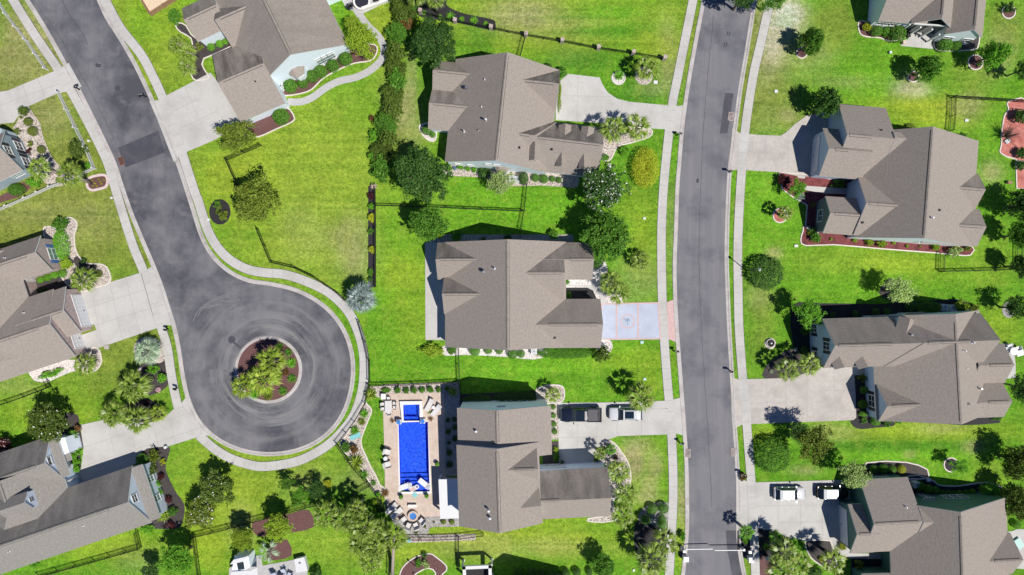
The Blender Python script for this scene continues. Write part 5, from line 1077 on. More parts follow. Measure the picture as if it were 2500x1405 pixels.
T(2478, 1125, 44, 2.9, 'oak', 'leaf_hedge', 'dark dense tree at the right edge above the green house', rzs=1.35); T(2492, 500, 44, 2.9, 'oak', 'leaf_dark', 'dark tree at the right edge below the red rock bed', rzs=1.35); T(2486, 575, 34, 2.9, 'oak', 'leaf_mid', 'green tree at the right edge, second below the red rock bed', rzs=1.35); T(2492, 650, 30, 2.9, 'oak', 'leaf_dark', 'dark tree at the right edge at the end of the black fence', rzs=1.35); T(2478, 1220, 32, 2.9, 'oak', 'leaf_hedge', 'dark dense tree at the right edge beside the green house roof', ry=50, rzs=1.35); T(2496, 170, 26, 2.9, 'loose', 'leaf_dark', 'dark tree cut by the right edge below the top right house', rzs=1.35); T(2492, 945, 26, 2.9, 'loose', 'leaf_dark', 'dark tree at the right edge beside the small white terrace', ry=40, rzs=1.35)
T(119, 1028, 54, 3.2, 'oak', 'leaf_hedge', 'dark flowering tree with white blooms above the pale blue house', extra=('petal_white', .02))
T(532, 1192, 47, 3.0, 'oak', 'leaf_hedge', 'upper of the two joined white-flowered trees below the turning circle', extra=('petal_white', .03)); T(494, 1250, 43, 2.8, 'oak', 'leaf_olive', 'lower of the two joined trees below the turning circle, thick with white flowers', extra=('petal_white', .07))
T(592, 1316, 32, 3.4, 'oak', 'leaf_lime', 'smaller yellow-green round tree by the red mulch bed'); T(679, 1287, 37, 3.6, 'oak', 'leaf_lime', 'larger yellow-green round tree between the red mulch beds')
T(435, 1362, 44, 3.8, 'oak', 'leaf_bright', 'bright green round tree at the corner of the black fence, lower left'); T(368, 1396, 24, 2.6, 'oak', 'leaf_dark', 'small dark white-flowered tree at the bottom edge left', extra=('petal_white', .03))
T(1474, 1384, 34, 2.6, 'oak', 'leaf_mid', 'glossy green tree at the bottom edge beside the row of shaded round shrubs')
T(1885, -4, 36, 4.0, 'loose', 'leaf_mid', 'green tree overhanging the pavement at the top edge'); T(1820, -14, 42, 5, 'oak', 'leaf_dark', 'tree at the top edge that shades the road')
T(700, 1182, 22, 2.0, 'loose', 'leaf_mid', 'low green tree on the lawn north of the palm grove', ry=16, cat='tree'); T(735, 1205, 26, 2.2, 'loose', 'leaf_bright', 'sprawling light green tree beside the palm grove', ry=18); T(775, 1195, 24, 2.4, 'loose', 'leaf_dark', 'dark tree among the shadows north of the palm grove')
# bare tree on the red rock bed
t = thing('bare_tree', 'bare leafless grey tree standing on the red rock bed', 'tree', W(2448, 334)); mb = MB(); g = random.Random(5)
mb.tube([(0, 0, 0), (.05, 0, .5)], [.1, .08], 7); mb.build('trunk', ['bark'], t, None) if False else None
me = MB(); me.tube([(0, 0, 0), (.03, 0, .45)], [.12, .1], 7); obj('trunk', me.data('trunk', ['bark']), t)
mb = MB()
for i in range(75):
    a = g.uniform(0, 6.28); L = g.uniform(1.2, 2.6); e = g.uniform(.6, 1.35); d = Vector((math.cos(a) * math.cos(e), math.sin(a) * math.cos(e), math.sin(e))); p0 = Vector((0, 0, .4)); p1 = p0 + d * L * .5; p2 = p0 + d * L + Vector((g.uniform(-.2, .2), g.uniform(-.2, .2), .1)); mb.tube([p0, p1, p2], [.035, .022, .008], 4)
    q = p1 + Vector((g.uniform(-.5, .5), g.uniform(-.5, .5), g.uniform(.3, .8))); mb.tube([p1, q], [.016, .006], 3)
obj('crown', mb.data('crown', ['bark']), t)
# ---- palms
Pm = palm
for q in ((432, 108, 29, 4.0, 'palm at the upper left bed, northernmost of its three', (488, 118)), (456, 128, 28, 3.6, 'palm at the upper left bed, middle of its three', (482, 139)), (456, 162, 26, 3.2, 'palm at the upper left bed, nearest the wide driveway', (484, 172))): Pm(*q[:5], base=q[5])
Pm(93, 410, 34, 3.6, 'left palm of the pair inside the white picket fence corner'); Pm(166, 425, 40, 4.4, 'right palm of the pair, overhanging the white picket fence corner', base=(222, 447))
Pm(200, 683, 36, 2.6, 'rounded palm at the corner of the brick house driveway', seed=2); Pm(205, 892, 32, 2.4, 'grey-green palm in the gravel bed below the brick house driveway', 'palm_leaf', 3, nf=16, spread=.75)
Pm(356, 860, 38, 2.4, 'pale silver-green palm in the gravel bed beside the pavement', 'palm_silver', 6, nf=18, m=14, spread=1.25, pet=.38)
for q in ((321, 945, 46, 3.0, 'topmost and largest palm of the clump above the lower left driveway'), (276, 1012, 40, 3.0, 'left palm of the clump beside the lower left driveway'), (334, 1026, 40, 3.0, 'palm of the clump hanging over the lower left driveway')): Pm(*q)
Pm(384, 1010, 27, 1.5, 'small yellow-green palm at the right end of the lower left clump', 'palm_lime')
Pm(1497, 314, 38, 4.4, 'left palm of the pair beside the top centre driveway', base=(1503, 336)); Pm(1555, 309, 38, 4.4, 'right palm of the pair beside the top centre driveway', base=(1549, 330)); Pm(1580, 165, 36, 3.4, 'palm in a gravel ring on the lawn beside the upper pavement', base=(1568, 188))
Pm(880, 728, 44, 3.6, 'large silver-blue fan palm beside the curving pavement', 'palm_blue', 7, nf=20, m=15, spread=1.25, pet=.36)
Pm(1566, 637, 31, 2.0, 'palm on the lawn between the centre house and the pavement'); Pm(1492, 690, 34, 3.0, 'upper palm of the pair in the white stone bed'); Pm(1512, 716, 33, 3.0, 'lower palm of the pair in the white stone bed by the painted driveway')
Pm(662, 884, 43, 3.2, 'northern tall palm on the planted traffic island', 'palm_lime'); Pm(641, 928, 44, 3.4, 'middle tall palm on the planted traffic island', 'palm_lime'); Pm(592, 945, 34, 2.6, 'palm at the south-west kerb of the traffic island', 'palm_lime')
Pm(1350, 965, 22, 2.6, 'small palm in the gravel ring behind the dark pickup', base=(1345, 948)); Pm(1566, 970, 44, 4.2, 'palm leaning over the white car')
Pm(1510, 1152, 34, 2.8, 'palm at the garage corner of the pool house, upper of three'); Pm(1530, 1208, 34, 3.0, 'palm east of the pool house, middle of three'); Pm(1522, 1260, 35, 3.2, 'palm east of the pool house, lowest of three'); Pm(1464, 1108, 20, 2.4, 'thin sparse palm at the edge of the pool house driveway', nf=14)
Pm(1622, 1325, 42, 4.2, 'upper palm of the pair beside the left gate post'); Pm(1592, 1372, 46, 4.4, 'lower palm of the pair at the bottom edge left of the road')
for i, q in enumerate(((795, 1258, 40, 4.2, 'westernmost palm of the big grove left of the pool'), (838, 1272, 40, 4.6, 'palm of the big grove, second from the west'), (868, 1246, 32, 4.4, 'northern palm of the big grove left of the pool'), (886, 1292, 40, 4.8, 'palm in the middle of the big grove'), (880, 1328, 38, 4.4, 'palm of the big grove south of its middle'), (915, 1340, 38, 4.6, 'palm of the big grove next to the leaning trunk'), (905, 1372, 36, 4.0, 'southernmost palm of the big grove'), (922, 1300, 34, 4.4, 'eastern palm of the big grove left of the fire pit'))): Pm(*q)
Pm(962, 1312, 38, 5.0, 'palm with a tall visible trunk beside the gravel and fence', base=(958, 1402))
Pm(655, 1350, 30, 2.6, 'pale palm beside the lower red mulch patch', 'palm_silver', 3, nf=13, spread=.7)
Pm(1919, 520, 24, 2.8, 'palm in the small round red bed', base=(1906, 527)); Pm(1925, 905, 33, 3.6, 'left palm of the pair above the warm grey driveway'); Pm(1978, 890, 34, 3.8, 'right palm of the pair above the warm grey driveway')
Pm(1916, 1352, 40, 4.2, 'upper palm of the clump at the lower right bed'); Pm(1906, 1392, 38, 4, 'palm at the bottom edge in the lower right clump'); Pm(1952, 1378, 36, 4, 'right palm of the clump at the lower right bed'); Pm(2036, 1372, 38, 4.0, 'palm beside the entrance path of the green house', base=(2015, 1345))
Pm(1824, 1300, 22, 3.0, 'dark green palm at the kerb behind the right gate arm', 'leaf_mid'); Pm(1895, 1313, 19, 2.0, 'small bright palm at the edge of the green house driveway', 'leaf_bright')
Pm(1018, -12, 30, 4.6, 'left palm at the top edge in the black mulch bed', base=(1024, 14)); Pm(1062, -2, 26, 4.6, 'right palm at the top edge in the black mulch bed', base=(1067, 30))
Pm(1492, 1098, 17, 1.4, 'small dark green palm at the driveway end of the gravel bed', 'leaf_mid')
spiky(1512, 184, 15, 'small green cycad in the white gravel ring above the top centre driveway', 'leaf_bright', seed=6, w=.06)
# ---- rows and single shrubs
row(FB, [(925, 630, 50), (1015, 607, 38), (1080, 560, 45), (1147, 525, 47), (1235, 483, 46), (1327, 432, 50)], 'leaf_mid', '{} round shrub from the left in the row under the white house bay window', group='round shrubs along the white house')
row(FB, [(345, 345, 28), (408, 322, 27), (452, 305, 22)], 'leaf_bright', '{} small round shrub from the left in the corner of the white house', group='small shrubs in the corner of the white house')
shrub(*FB(858, 855), 19.5, 'leaf_mid', 'round shrub alone in the mulch bed below the white house'); shrub(*FB(85, 122), 19, 'leaf_mid', 'dark green bush at the top left corner of the white house', 'bush', h=1.8); shrub(*FB(260, 340), 11, 'leaf_olive', 'loose olive plant beside three small round shrubs', 'low')
row(FC, [(425, 950, 38), (468, 985, 23)], 'leaf_mid', '{} clipped shrub west of the dormered house, counted from the left')
row(X6, [(1018, 258, 46), (1115, 270, 50), (1210, 270, 34), (1283, 282, 34)], 'leaf_mid', '{} round shrub from the left below the south wall of the dormered house', group='round shrubs below the dormered house')
shrub(*X6(882, 265), 12, 'leaf_dark', 'tall clipped shrub beside the two air conditioners', ry=16, h=1.8)
row(X6, [(30, 140, 45), (160, 130, 45), (245, 150, 38), (315, 165, 38), (385, 175, 38)], 'leaf_bright', '{} leafy shrub from the left on the dormered house south wall', 'bush'); shrub(*X6(92, 145), 6, 'leaf_mid', 'blue hydrangea along the south wall of the dormered house', 'bush', extra=('petal_blue', .6), cat='flowering shrub')
shrub(*X6(440, 210), 17, 'leaf_dark', 'dark shrub beside the small pale tree', 'bush')
shrub(*FC(1405, 535), 16, 'leaf_mid', 'round bush at the north-east corner of the dormered house', 'bush', h=1.8); shrub(*FC(1310, 490), 10, 'leaf_dark', 'small dark shrub north of the dormered house', 'bush'); shrub(*FC(1395, 700), 4.5, 'leaf_lime', 'narrow strip of yellow-green ground cover beside the top centre driveway', 'low', ry=42, h=.5)
shrub(1525, 370, 14, 'leaf_bright', 'green shrub below the pair of palms at the top centre house', 'bush'); shrub(1478, 385, 10, 'leaf_mid', 'small shrub against the east wall of the dormered house', 'bush')
row(FH, [(775, 1275, 40), (873, 1272, 30), (953, 1275, 28), (1050, 1300, 38), (1112, 1298, 30)], 'leaf_mid', '{} clipped shrub from the left in the white stone strip of the centre house', group='clipped shrubs in the white stone strip')
shrub(*FH(612, 1270), 13, 'leaf_mid', 'green clipped shrub next to the long variegated shrub', 'bush'); shrub(*FH(468, 1275), 34, 'leaf_lime', 'long pale variegated shrub at the corner of the concrete terrace', 'bush', ry=18, h=1.3)
shrub(*FI(235, 1296), 70, 'leaf_mid', 'long clipped hedge along the south side of the centre house', 'mound', ry=12.5, h=1.3, name='hedge', cat='hedge'); shrub(*FI(510, 1300), 23, 'leaf_hedge', 'loose dark olive shrub at the south-east corner of the centre house', 'bush'); shrub(*FI(250, 773), 8, 'leaf_bright', 'small green shrub in the entrance recess of the centre house', 'bush'); shrub(*FI(262, 870), 10, 'leaf_mid', 'shaded shrub under the entrance path of the centre house', 'bush')
shrub(*X6(115, 930), 14, 'leaf_mid', 'small green shrub in shade at the north-west of the centre house', 'bush'); shrub(*X6(1222, 905), 14.5, 'leaf_mid', 'round green shrub in the north bed of the centre house', 'bush'); shrub(*FH(520, 438), 8, 'leaf_yellow', 'yellow shrub under the mid green tree by the terrace', 'bush')
for q in ((1180, 585, 7), (1240, 583, 12)): shrub(*q, 'leaf_dark', 'dark shaded shrub against the north wall of the centre house' if q[0] < 1200 else 'wider dark shaded shrub against the north wall of the centre house', 'bush')
shrub(*FI(460, 650), 12, 'leaf_dark', 'dark shrub between the big green tree and the white stone bed', 'bush')
# pool garden
row(Z1, [(910, 245, 110, 48), (1120, 245, 70), (1270, 252, 68), (1410, 247, 72), (1555, 240, 65), (1705, 232, 68), (1850, 237, 60), (2010, 215, 55)], 'leaf_mid', '{} green shrub from the left in the strip along the north end of the pool', 'bush', group='shrubs along the north end of the pool')
row(FM, [(540, 350, 20), (542, 430, 24), (585, 345, 20), (585, 400, 22), (585, 475, 24), (545, 505, 16), (547, 572, 26), (550, 650, 28)], 'leaf_dark', '{} dark shrub from the top in the shaded strip between pool and house', 'bush')
row(FM, [(1253, 262, 18), (1253, 320, 19), (1257, 378, 20), (1262, 428, 20)], 'leaf_mid', '{} round shrub from the top beside the pool house driveway', group='round shrubs beside the pool house driveway'); shrub(*FM(1272, 550), 8, 'leaf_lime', 'yellow-green shrub at the front step of the pool house', 'bush'); shrub(*FM(1275, 600), 10, 'leaf_mid', 'shaded shrub beside the pool house garage', 'bush', ry=14)
shrub(*FM(1000, 198), 50, 'leaf_dark', 'long dark hedge against the north wall of the pool house', 'mound', ry=17, h=1.5, name='hedge', cat='hedge'); shrub(*FM(740, 215), 36, 'leaf_dark', 'low dark hedge at the north-west corner of the pool house', 'mound', ry=13, h=.9, name='hedge', cat='hedge')
row(Z2, [(1070, 1080, 38), (1190, 1082, 40)], 'leaf_olive', '{} round shrub from the left below the white terrace roof'); row(Z2, [(800, 1142, 26), (930, 1080, 18), (682, 1232, 26)], 'leaf_olive', '{} tiny plant in the grey gravel south of the pool terrace', 'low')
spiky(*Z2(70, 530), 9, 'small spiky plant in the gravel left of the pool lawn', 'leaf_mid', seed=3); spiky(*Z2(240, 670), 12, 'reddish spiky plant at the lower left corner of the pool terrace', 'leaf_rust', seed=4); shrub(*Z2(92, 808), 8.5, 'leaf_lime', 'bright yellow-green round shrub below the pool fence corner'); shrub(*Z2(190, 800), 9, 'leaf_lime', 'narrow yellow-green shrub beside the double lounger', 'low', ry=20); shrub(*Z2(130, 690), 9, 'leaf_bright', 'light green shrub at the fence near the pool lawn', 'bush')
spiky(*Z1(625, 315), 19, 'yellow-green cycad at the top of the pool garden', 'palm_lime', seed=5, w=.06); spiky(*Z1(510, 670), 13, 'green cycad in the gravel bed, upper', 'leaf_bright', seed=6, w=.06); spiky(*Z1(468, 820), 11, 'green cycad in the gravel bed, middle', 'leaf_olive', seed=7, w=.06); spiky(*Z1(340, 970), 13, 'green cycad above the teal planter', 'leaf_bright', seed=6, w=.06)
shrub(*Z1(180, 1270), 14, 'leaf_mid', 'green shrub at the western corner of the pool fence', 'bush'); shrub(*Z1(330, 1300), 13, 'leaf_rust', 'brownish shrub at the western corner of the pool fence', 'bush'); spiky(*FL(1305, 640), 25, 'large yellow-green cycad on the lawn beside the pool fence', 'palm_lime', seed=8, w=.05); spiky(*FL(1360, 722), 14, 'green cycad south of the large yellow-green one', 'leaf_mid', seed=9, w=.05); spiky(*Z1(2110, 270), 15, 'yellow-green spiky plant at the north-east corner of the pool', 'palm_lime', seed=10)
spiky(*Z1(1020, 800), 8, 'small bronze plant left of the hot tub steps', 'leaf_rust', seed=11, n=30); spiky(*Z1(1715, 770), 9, 'small reddish plant right of the hot tub', 'leaf_rust', seed=12, n=30); spiky(*Z1(1675, 640), 7, 'lime plant at the foot of the white loungers', 'leaf_lime', seed=13, n=30)
shrub(*FL(1120, 778), 11, 'leaf_yellow', 'yellowish shrub on the lawn north of the palm grove', 'bush'); shrub(*FL(900, 890), 15, 'leaf_mid', 'low green shrub at the fence by the red mulch', 'low'); shrub(*FL(985, 885), 10, 'leaf_bright', 'small light green shrub at the black fence north of the palm grove', 'low')
shrub(*FL(1300, 930), 12, 'leaf_maroon', 'dark red shrub at the fence behind the palm grove', 'bush'); shrub(930, 1240, 16, 'leaf_dark', 'dark shrub between the palm grove and the double lounger', 'bush')
# gravel bed with four balls beside the gate
row(FN, [(812, 955, 36), (887, 948, 37), (770, 1022, 36), (880, 1042, 30, 50)], 'leaf_mid', '{} clipped ball in the grey gravel bed above the gate', group='clipped balls in the grey gravel bed'); shrub(*FN(1020, 1140), 8.5, 'leaf_bright', 'bright green shrub at the kerb above the left gate arm', 'bush', ry=14, h=1.3)
shrub(*FN(1445, 1165), 8, 'leaf_bright', 'bright shrub at the kerb above the right gate arm', 'bush', ry=11, h=1.2)
shrub(*FN(480, 555), 9, 'leaf_mid', 'small green shrub beside the thin palm', 'bush'); shrub(*FN(435, 615), 8, 'leaf_dark', 'dark shrub at the right side of the pool house garage door', 'bush'); shrub(*FN(200, 638), 6, 'leaf_dark', 'dark shrub at the left side of the pool house garage door', 'bush'); shrub(*FN(563, 600), 6, 'leaf_rust', 'small rusty red shrub in the gravel bed', 'low')
# top right
row(Y6, [(445, 430, 82), (585, 445, 72), (735, 475, 118)], 'leaf_mid', '{} round shrub from the left below the top right house', group='round shrubs below the top right house'); row(Y6, [(1400, 630, 98), (1558, 640, 76)], 'leaf_mid', '{} round shrub from the left right of the top right porch'); shrub(*Y6(325, 382), 12.5, 'leaf_yellow', 'bright yellow shrub at the corner of the top right house', 'bush')
shrub(*Y6(2280, 120), 15, 'leaf_dark', 'feathery dark plant in the ring at the top right corner', 'low')
shrub(1575, 411, 34, 'leaf_yellow', 'large oval clipped golden hedge with a hollow centre', 'donut', ry=50, h=2.0, name='hedge', cat='hedge'); shrub(1869, 667, 41, 'leaf_dark', 'large dark clipped mound around the street lamp', 'mound', ry=39, h=2.4, name='hedge', cat='hedge'); shrub(1886, 1112, 43, 'leaf_mid', 'large clipped green mound beside the pavement, lower right', 'mound', ry=41, h=2.4, name='hedge', cat='hedge', extra=('leaf_lime', .04))
# red mulch house
row(FJ, [(535, 462, 13), (708, 470, 20), (815, 483, 33), (903, 495, 37), (992, 490, 16), (1090, 512, 14), (1185, 513, 11), (1295, 518, 33)], 'leaf_lime', '{} yellow-green shrub from the left in the long red mulch strip', 'bush', group='yellow-green shrubs in the red mulch strip'); shrub(*FJ(380, 420), 6, 'leaf_yellow', 'small yellow shrub at the west end of the red mulch strip', 'bush'); shrub(*FJ(418, 452), 15, 'leaf_mid', 'green shrub at the west end of the red mulch strip', 'bush'); shrub(*FJ(1445, 552), 17, 'leaf_pale', 'grey-green airy shrub at the east end of the red mulch strip', 'low'); shrub(*FJ(1530, 530), 8, 'leaf_olive', 'olive shrub at the east end of the red mulch strip', 'bush')
shrub(1914, 440, 17, 'leaf_maroon', 'dark maroon shrub at the edge of the red mulch entrance bed', 'bush'); spiky(1953, 480, 14, 'silvery agave at the edge of the red mulch bed', 'palm_blue', 26, 'agave', seed=14, w=.09); spiky(1985, 500, 8, 'shaded olive rosette plant west of the red mulch house', 'leaf_olive', seed=15); shrub(2045, 450, 18, 'leaf_mid', 'shaded green shrub in the entrance court of the red mulch house', 'low', ry=10); spiky(1985, 565, 16, 'dark spiky plant beside the west end of the red mulch strip', 'leaf_dark', seed=16)
shrub(*FE(1080, 925), 26, 'leaf_olive', 'low olive shrub north of the red mulch house', 'low', ry=9); shrub(*X4(330, 670), 18, 'leaf_dark', 'dark shrub at the foot of the black fence north of the red mulch house', 'low', ry=8)
for i, q in enumerate(((2492, 285, 20), (2494, 375, 16), (2492, 405, 14))): shrub(*q, 'leaf_dark', f'dark shrub on the red rock bed, {ORD[i]} from the top', 'bush')
# two-gabled house
row(X1, [(878, 200, 28), (1105, 190, 33), (1308, 170, 38), (1425, 170, 38)], 'leaf_dark', '{} round shrub from the left in the shaded bed of the two-gabled house', group='round shrubs in the shaded bed'); shrub(*FJ(1115, 945), 14, 'leaf_dark', 'dark shrub left of the big shaded hedge'); shrub(*FJ(1240, 960), 31, 'leaf_mid', 'big clipped hedge in the shaded bed next to the air conditioners', 'mound', ry=15, h=1.5, name='hedge', cat='hedge'); shrub(*FJ(1480, 950), 19, 'leaf_lime', 'yellow-green bush at the north-east corner of the two-gabled house', 'bush'); shrub(*FJ(1575, 965), 11, 'leaf_olive', 'olive bush at the north-east corner of the two-gabled house', 'bush')
row(X1, [(1195, 962, 40), (1190, 1105, 55, 42), (1188, 1202, 46, 28), (1310, 1280, 48, 44)], 'leaf_mid', '{} clipped shrub from the top in the black mulch west of the lower gable', group='clipped shrubs in black mulch'); row(X1, [(600, 560, 44), (600, 360, 50)], 'leaf_dark', '{} shaded shrub from the bottom beside the west gable with three windows'); shrub(*X1(1172, 848), 11, 'leaf_olive', 'olive plant in the entrance bed of the two-gabled house', 'low'); shrub(*X1(1190, 1270), 8, 'leaf_mid', 'small plant at the corner of the black mulch bed', 'low'); shrub(*X1(1430, 1297), 9, 'leaf_mid', 'low shrub south of the lower west gable', 'low'); spiky(*X1(470, 610), 6, 'pale spiky plant above the pair of palms', 'palm_silver', seed=17); spiky(*X1(265, 775), 6, 'pale spiky plant left of the pair of palms', 'palm_silver', seed=18)
shrub(*X3(450, 560), 7, 'leaf_mid', 'small green shrub in the dark bed behind the two-gabled house', 'bush'); shrub(*X3(560, 1265), 13, 'leaf_mid', 'low shrub south-east of the two-gabled house', 'low', ry=5); shrub(*FO(960, 365), 9, 'leaf_bright', 'low green shrub south of the two-gabled house', 'low', ry=5)
# green house
row(Y8, [(420, 80, 52), (545, 78, 60), (655, 80, 48)], 'leaf_mid', '{} round shrub from the left north of the green house garage'); shrub(*Y8(770, 80), 10, 'leaf_yellow', 'yellow-green round shrub beside the dark mulch north of the green house')
row(Y8, [(990, 285, 60), (1095, 325, 55), (1190, 345, 50), (1275, 380, 38), (1355, 380, 38), (1420, 378, 32), (1492, 380, 38), (1577, 375, 40), (1657, 368, 42)], 'leaf_mid', '{} clipped shrub from the left, curved dark bed of the green house', group='clipped shrubs in the curved dark bed'); shrub(*Y8(1860, 330), 22, 'leaf_bright', 'big clipped bush at the right end of the curved dark bed', 'mound', ry=15, h=1.8); shrub(*Y8(2040, 392), 13, 'leaf_mid', 'round bush beyond the right end of the curved dark bed', ry=16); shrub(*Y8(2200, 770), 10, 'leaf_mid', 'round bush east of the green house'); shrub(*Y8(2240, 480), 16, 'leaf_dark', 'dark hedge at the right edge beside the green house', 'bush', ry=45)
shrub(*Z7(2005, 665), 10, 'leaf_yellow', 'bright yellow shrub at the corner of the green house garage', 'bush'); shrub(*Z7(1600, 900), 7, 'leaf_yellow', 'orange-yellow shrub left of the palm by the entrance path', 'bush'); shrub(*Z7(1080, 590), 12, 'leaf_bright', 'light green ground cover at the driveway edge', 'low'); shrub(*Z7(1230, 650), 10, 'leaf_bright', 'light green shrub between driveway and palm clump', 'bush', ry=16); shrub(*Z7(1450, 1130), 24, 'leaf_dark', 'dark shrub at the bottom edge between the palms', 'bush', ry=14); shrub(*Z7(2300, 1010), 12, 'leaf_olive', 'olive shrub in the shaded court of the green house', 'low'); shrub(*Z7(540, 650), 8, 'leaf_bright', 'small green plant in the black mulch by the right pavement', 'low')
# brick house and left side
shrub(*FF(440, 350), 21, 'leaf_mid', 'round green bush at the top of the brick house bed', 'bush', h=1.7); shrub(*FF(450, 505), 19, 'leaf_bright', 'long bright green hedge in front of the brick house window', 'mound', ry=36, h=1.2, name='hedge', cat='hedge', rz=.12); shrub(*FF(487, 642), 17, 'leaf_lime', 'yellow-green shrub below the long bright hedge', 'bush'); row(FF, [(297, 757, 25), (348, 740, 28), (398, 722, 27), (455, 712, 30)], 'leaf_bright', '{} small round shrub from the left in the brick house courtyard', group='round shrubs in the courtyard'); shrub(*FF(720, 715), 9, 'leaf_olive', 'small olive shrub in the gravel by the brick house driveway'); row(FF, [(95, 1365, 46), (20, 1372, 34)], 'leaf_mid', '{} round shrub from the right at the south of the brick house'); shrub(*FF(300, 838), 20, 'leaf_dark', 'shaded low planting in the brick house courtyard', 'low', ry=6)
shrub(*FK(350, 35), 36, 'leaf_bright', 'bright green ground cover along the gravel south of the brick house', 'low', ry=9, h=.8, rz=.3); shrub(*FF(610, 620), 8, 'leaf_dark', 'dark grass clump in the mulch above the rounded palm', 'low')
row(Y1, [(388, 100, 58), (452, 230, 66), (570, 482, 56)], 'leaf_olive', '{} clipped shrub from the top in the gravel beside the grey house', group='clipped shrubs in the gravel'); row(Y1, [(295, 45, 25), (245, 235, 45), (410, 405, 45)], 'leaf_olive', '{} loose small shrub from the top in the gravel beside the grey house', 'low'); shrub(58, 272, 14, 'leaf_hedge', 'dark loose shrub at the corner of the upper left driveway', 'bush')
shrub(*Y1(1070, 480), 23, 'leaf_hedge', 'large dark shrub inside the white picket fence', 'bush', ry=28, h=2); shrub(*Y1(1205, 705), 10, 'leaf_bright', 'bright shrub at the corner of the white picket fence', 'bush'); shrub(*Y1(230, 1035), 20, 'leaf_mid', 'round shrub between the grey house and white fence', ry=15); shrub(*Y1(480, 935), 22, 'leaf_bright', 'long shrub under the left palm beside the white fence', 'bush', ry=13); shrub(*Y1(410, 510), 8, 'leaf_maroon', 'small reddish shrub at the grey house wall', 'low')
for i, q in enumerate(((225, 441), (232, 448), (240, 438), (248, 450), (254, 440), (237, 455), (228, 455), (246, 443))): shrub(*q, 2.6, 'leaf_yellow' if i % 2 else 'leaf_lime', 'small yellow flowering plant in the oval brick-edged bed', 'low', name='bedding_plant', cat='flower', group='bedding plants in the oval bed')
shrub(*Y3(880, 680), 9, 'leaf_mid', 'pink-flowered shrub in the dark bed beside the palm clump', 'bush', extra=('petal_pink', .3)); shrub(*Y3(910, 575), 18, 'leaf_bright', 'bright green ground cover below the silver-green palm', 'low', ry=11); shrub(*Y3(1010, 670), 14, 'leaf_bright', 'bright green shrub at the pavement edge of the dark bed', 'bush'); shrub(*Y3(970, 805), 6, 'petal_pink', 'small pale flowering plant at the tip of the dark bed', 'low'); shrub(*Y3(830, 960), 8, 'leaf_maroon', 'maroon shrub in the black mulch by the driveway', 'low')
# pale blue house beds
shrub(*Y2(685, 88), 16, 'leaf_mid', 'round shrub at the top of the bed beside the white bay window', 'bush'); row(Y2, [(708, 240, 62), (700, 330, 45), (740, 335, 26), (715, 402, 46)], 'leaf_bright', '{} shrub from the top between the driveway and the white bay window', 'bush'); shrub(*Y2(735, 20), 10, 'leaf_rust', 'rust-brown shrub at the edge of the lower left lawn', 'bush')
shrub(*Y2(1335, 312), 14, 'leaf_mid', 'clipped shrub at the driveway corner of the pale blue garage'); shrub(*Y2(1455, 280), 17, 'leaf_olive', 'loose olive shrub beside the lower left driveway', 'bush'); shrub(*Y2(1530, 340), 8, 'leaf_yellow', 'yellow shrub in the dark bed beside the lower left driveway', 'low'); shrub(*Y2(1420, 420), 17, 'leaf_hedge', 'dark loose shrub below the olive one, beside the pale blue garage', 'bush'); row(Y2, [(1515, 478, 36), (1590, 692, 38)], 'leaf_maroon', '{} maroon round shrub from the top in the dark bed by the pale blue garage', 'bush'); row(Y2, [(1475, 545, 42), (1495, 620, 42), (1500, 705, 38)], 'leaf_bright', '{} bright green shrub from the top beside the pale blue garage', 'bush', group='bright green shrubs by the pale blue garage')
spiky(*Y2(1530, 830), 22, 'yellow-green cycad at the corner of the pale blue garage', 'palm_lime', seed=19, w=.06); shrub(*Y2(1625, 800), 13, 'leaf_mid', 'green shrub right of the cycad by the pale blue garage', 'bush'); shrub(*Y2(1390, 970), 19, 'leaf_bright', 'green shrub at the end of the fence by the pale blue garage', 'bush', ry=12); shrub(*Y2(325, 1310), 14, 'leaf_bright', 'low plant south of the pale blue house', 'low', ry=7); shrub(*Y2(50, 175), 24, 'leaf_maroon', 'dark shrub with pink blooms north of the pale blue house', 'bush', extra=('petal_pink', .12)); shrub(*Y2(148, 120), 8, 'leaf_mid', 'small green shrub beside the pink-bloomed shrub', 'bush')
shrub(*Y2(1600, 940), 11, 'leaf_maroon', 'dark red shrub below the bed of the pale blue garage', 'low')
# hedgerow between the upper gardens
hp = [(985, 10), (980, 45), (975, 85), (962, 130), (972, 170), (966, 200), (962, 235), (955, 270), (948, 305), (942, 340), (936, 375), (930, 410)]
for i, q in enumerate(hp): shrub(q[0] + (-4, 5, -2, 3)[i % 4], q[1], (29, 25, 30, 27)[i % 4], ('leaf_hedge', 'leaf_hedge', 'leaf_mid')[i % 3], f'{ORD[i]} section from the top of the tall olive hedgerow between the upper gardens', ('oak', 'bush')[i % 2], ry=(33, 31, 36)[i % 3], h=(2.8, 2.3, 2.6)[i % 3], name='hedge', cat='hedge', group='sections of the olive hedgerow')
shrub(996, 60, 18, 'leaf_rust', 'rusty brown bush in the hedgerow near the top edge', 'bush', h=2.2); shrub(*X8(955, 340), 11, 'leaf_bright', 'bright green bush west of the hedgerow near the top', 'bush'); shrub(*X8(870, 720), 10, 'leaf_bright', 'long bright green bush beside the curved grey footpath', 'bush', ry=20); shrub(*X8(1120, 240), 16, 'leaf_hedge', 'olive bush between the hedgerow and the stone pillars', 'bush', h=2); shrub(*X8(1130, 110), 12, 'leaf_mid', 'green bush at the left end of the black mulch bed', 'bush')
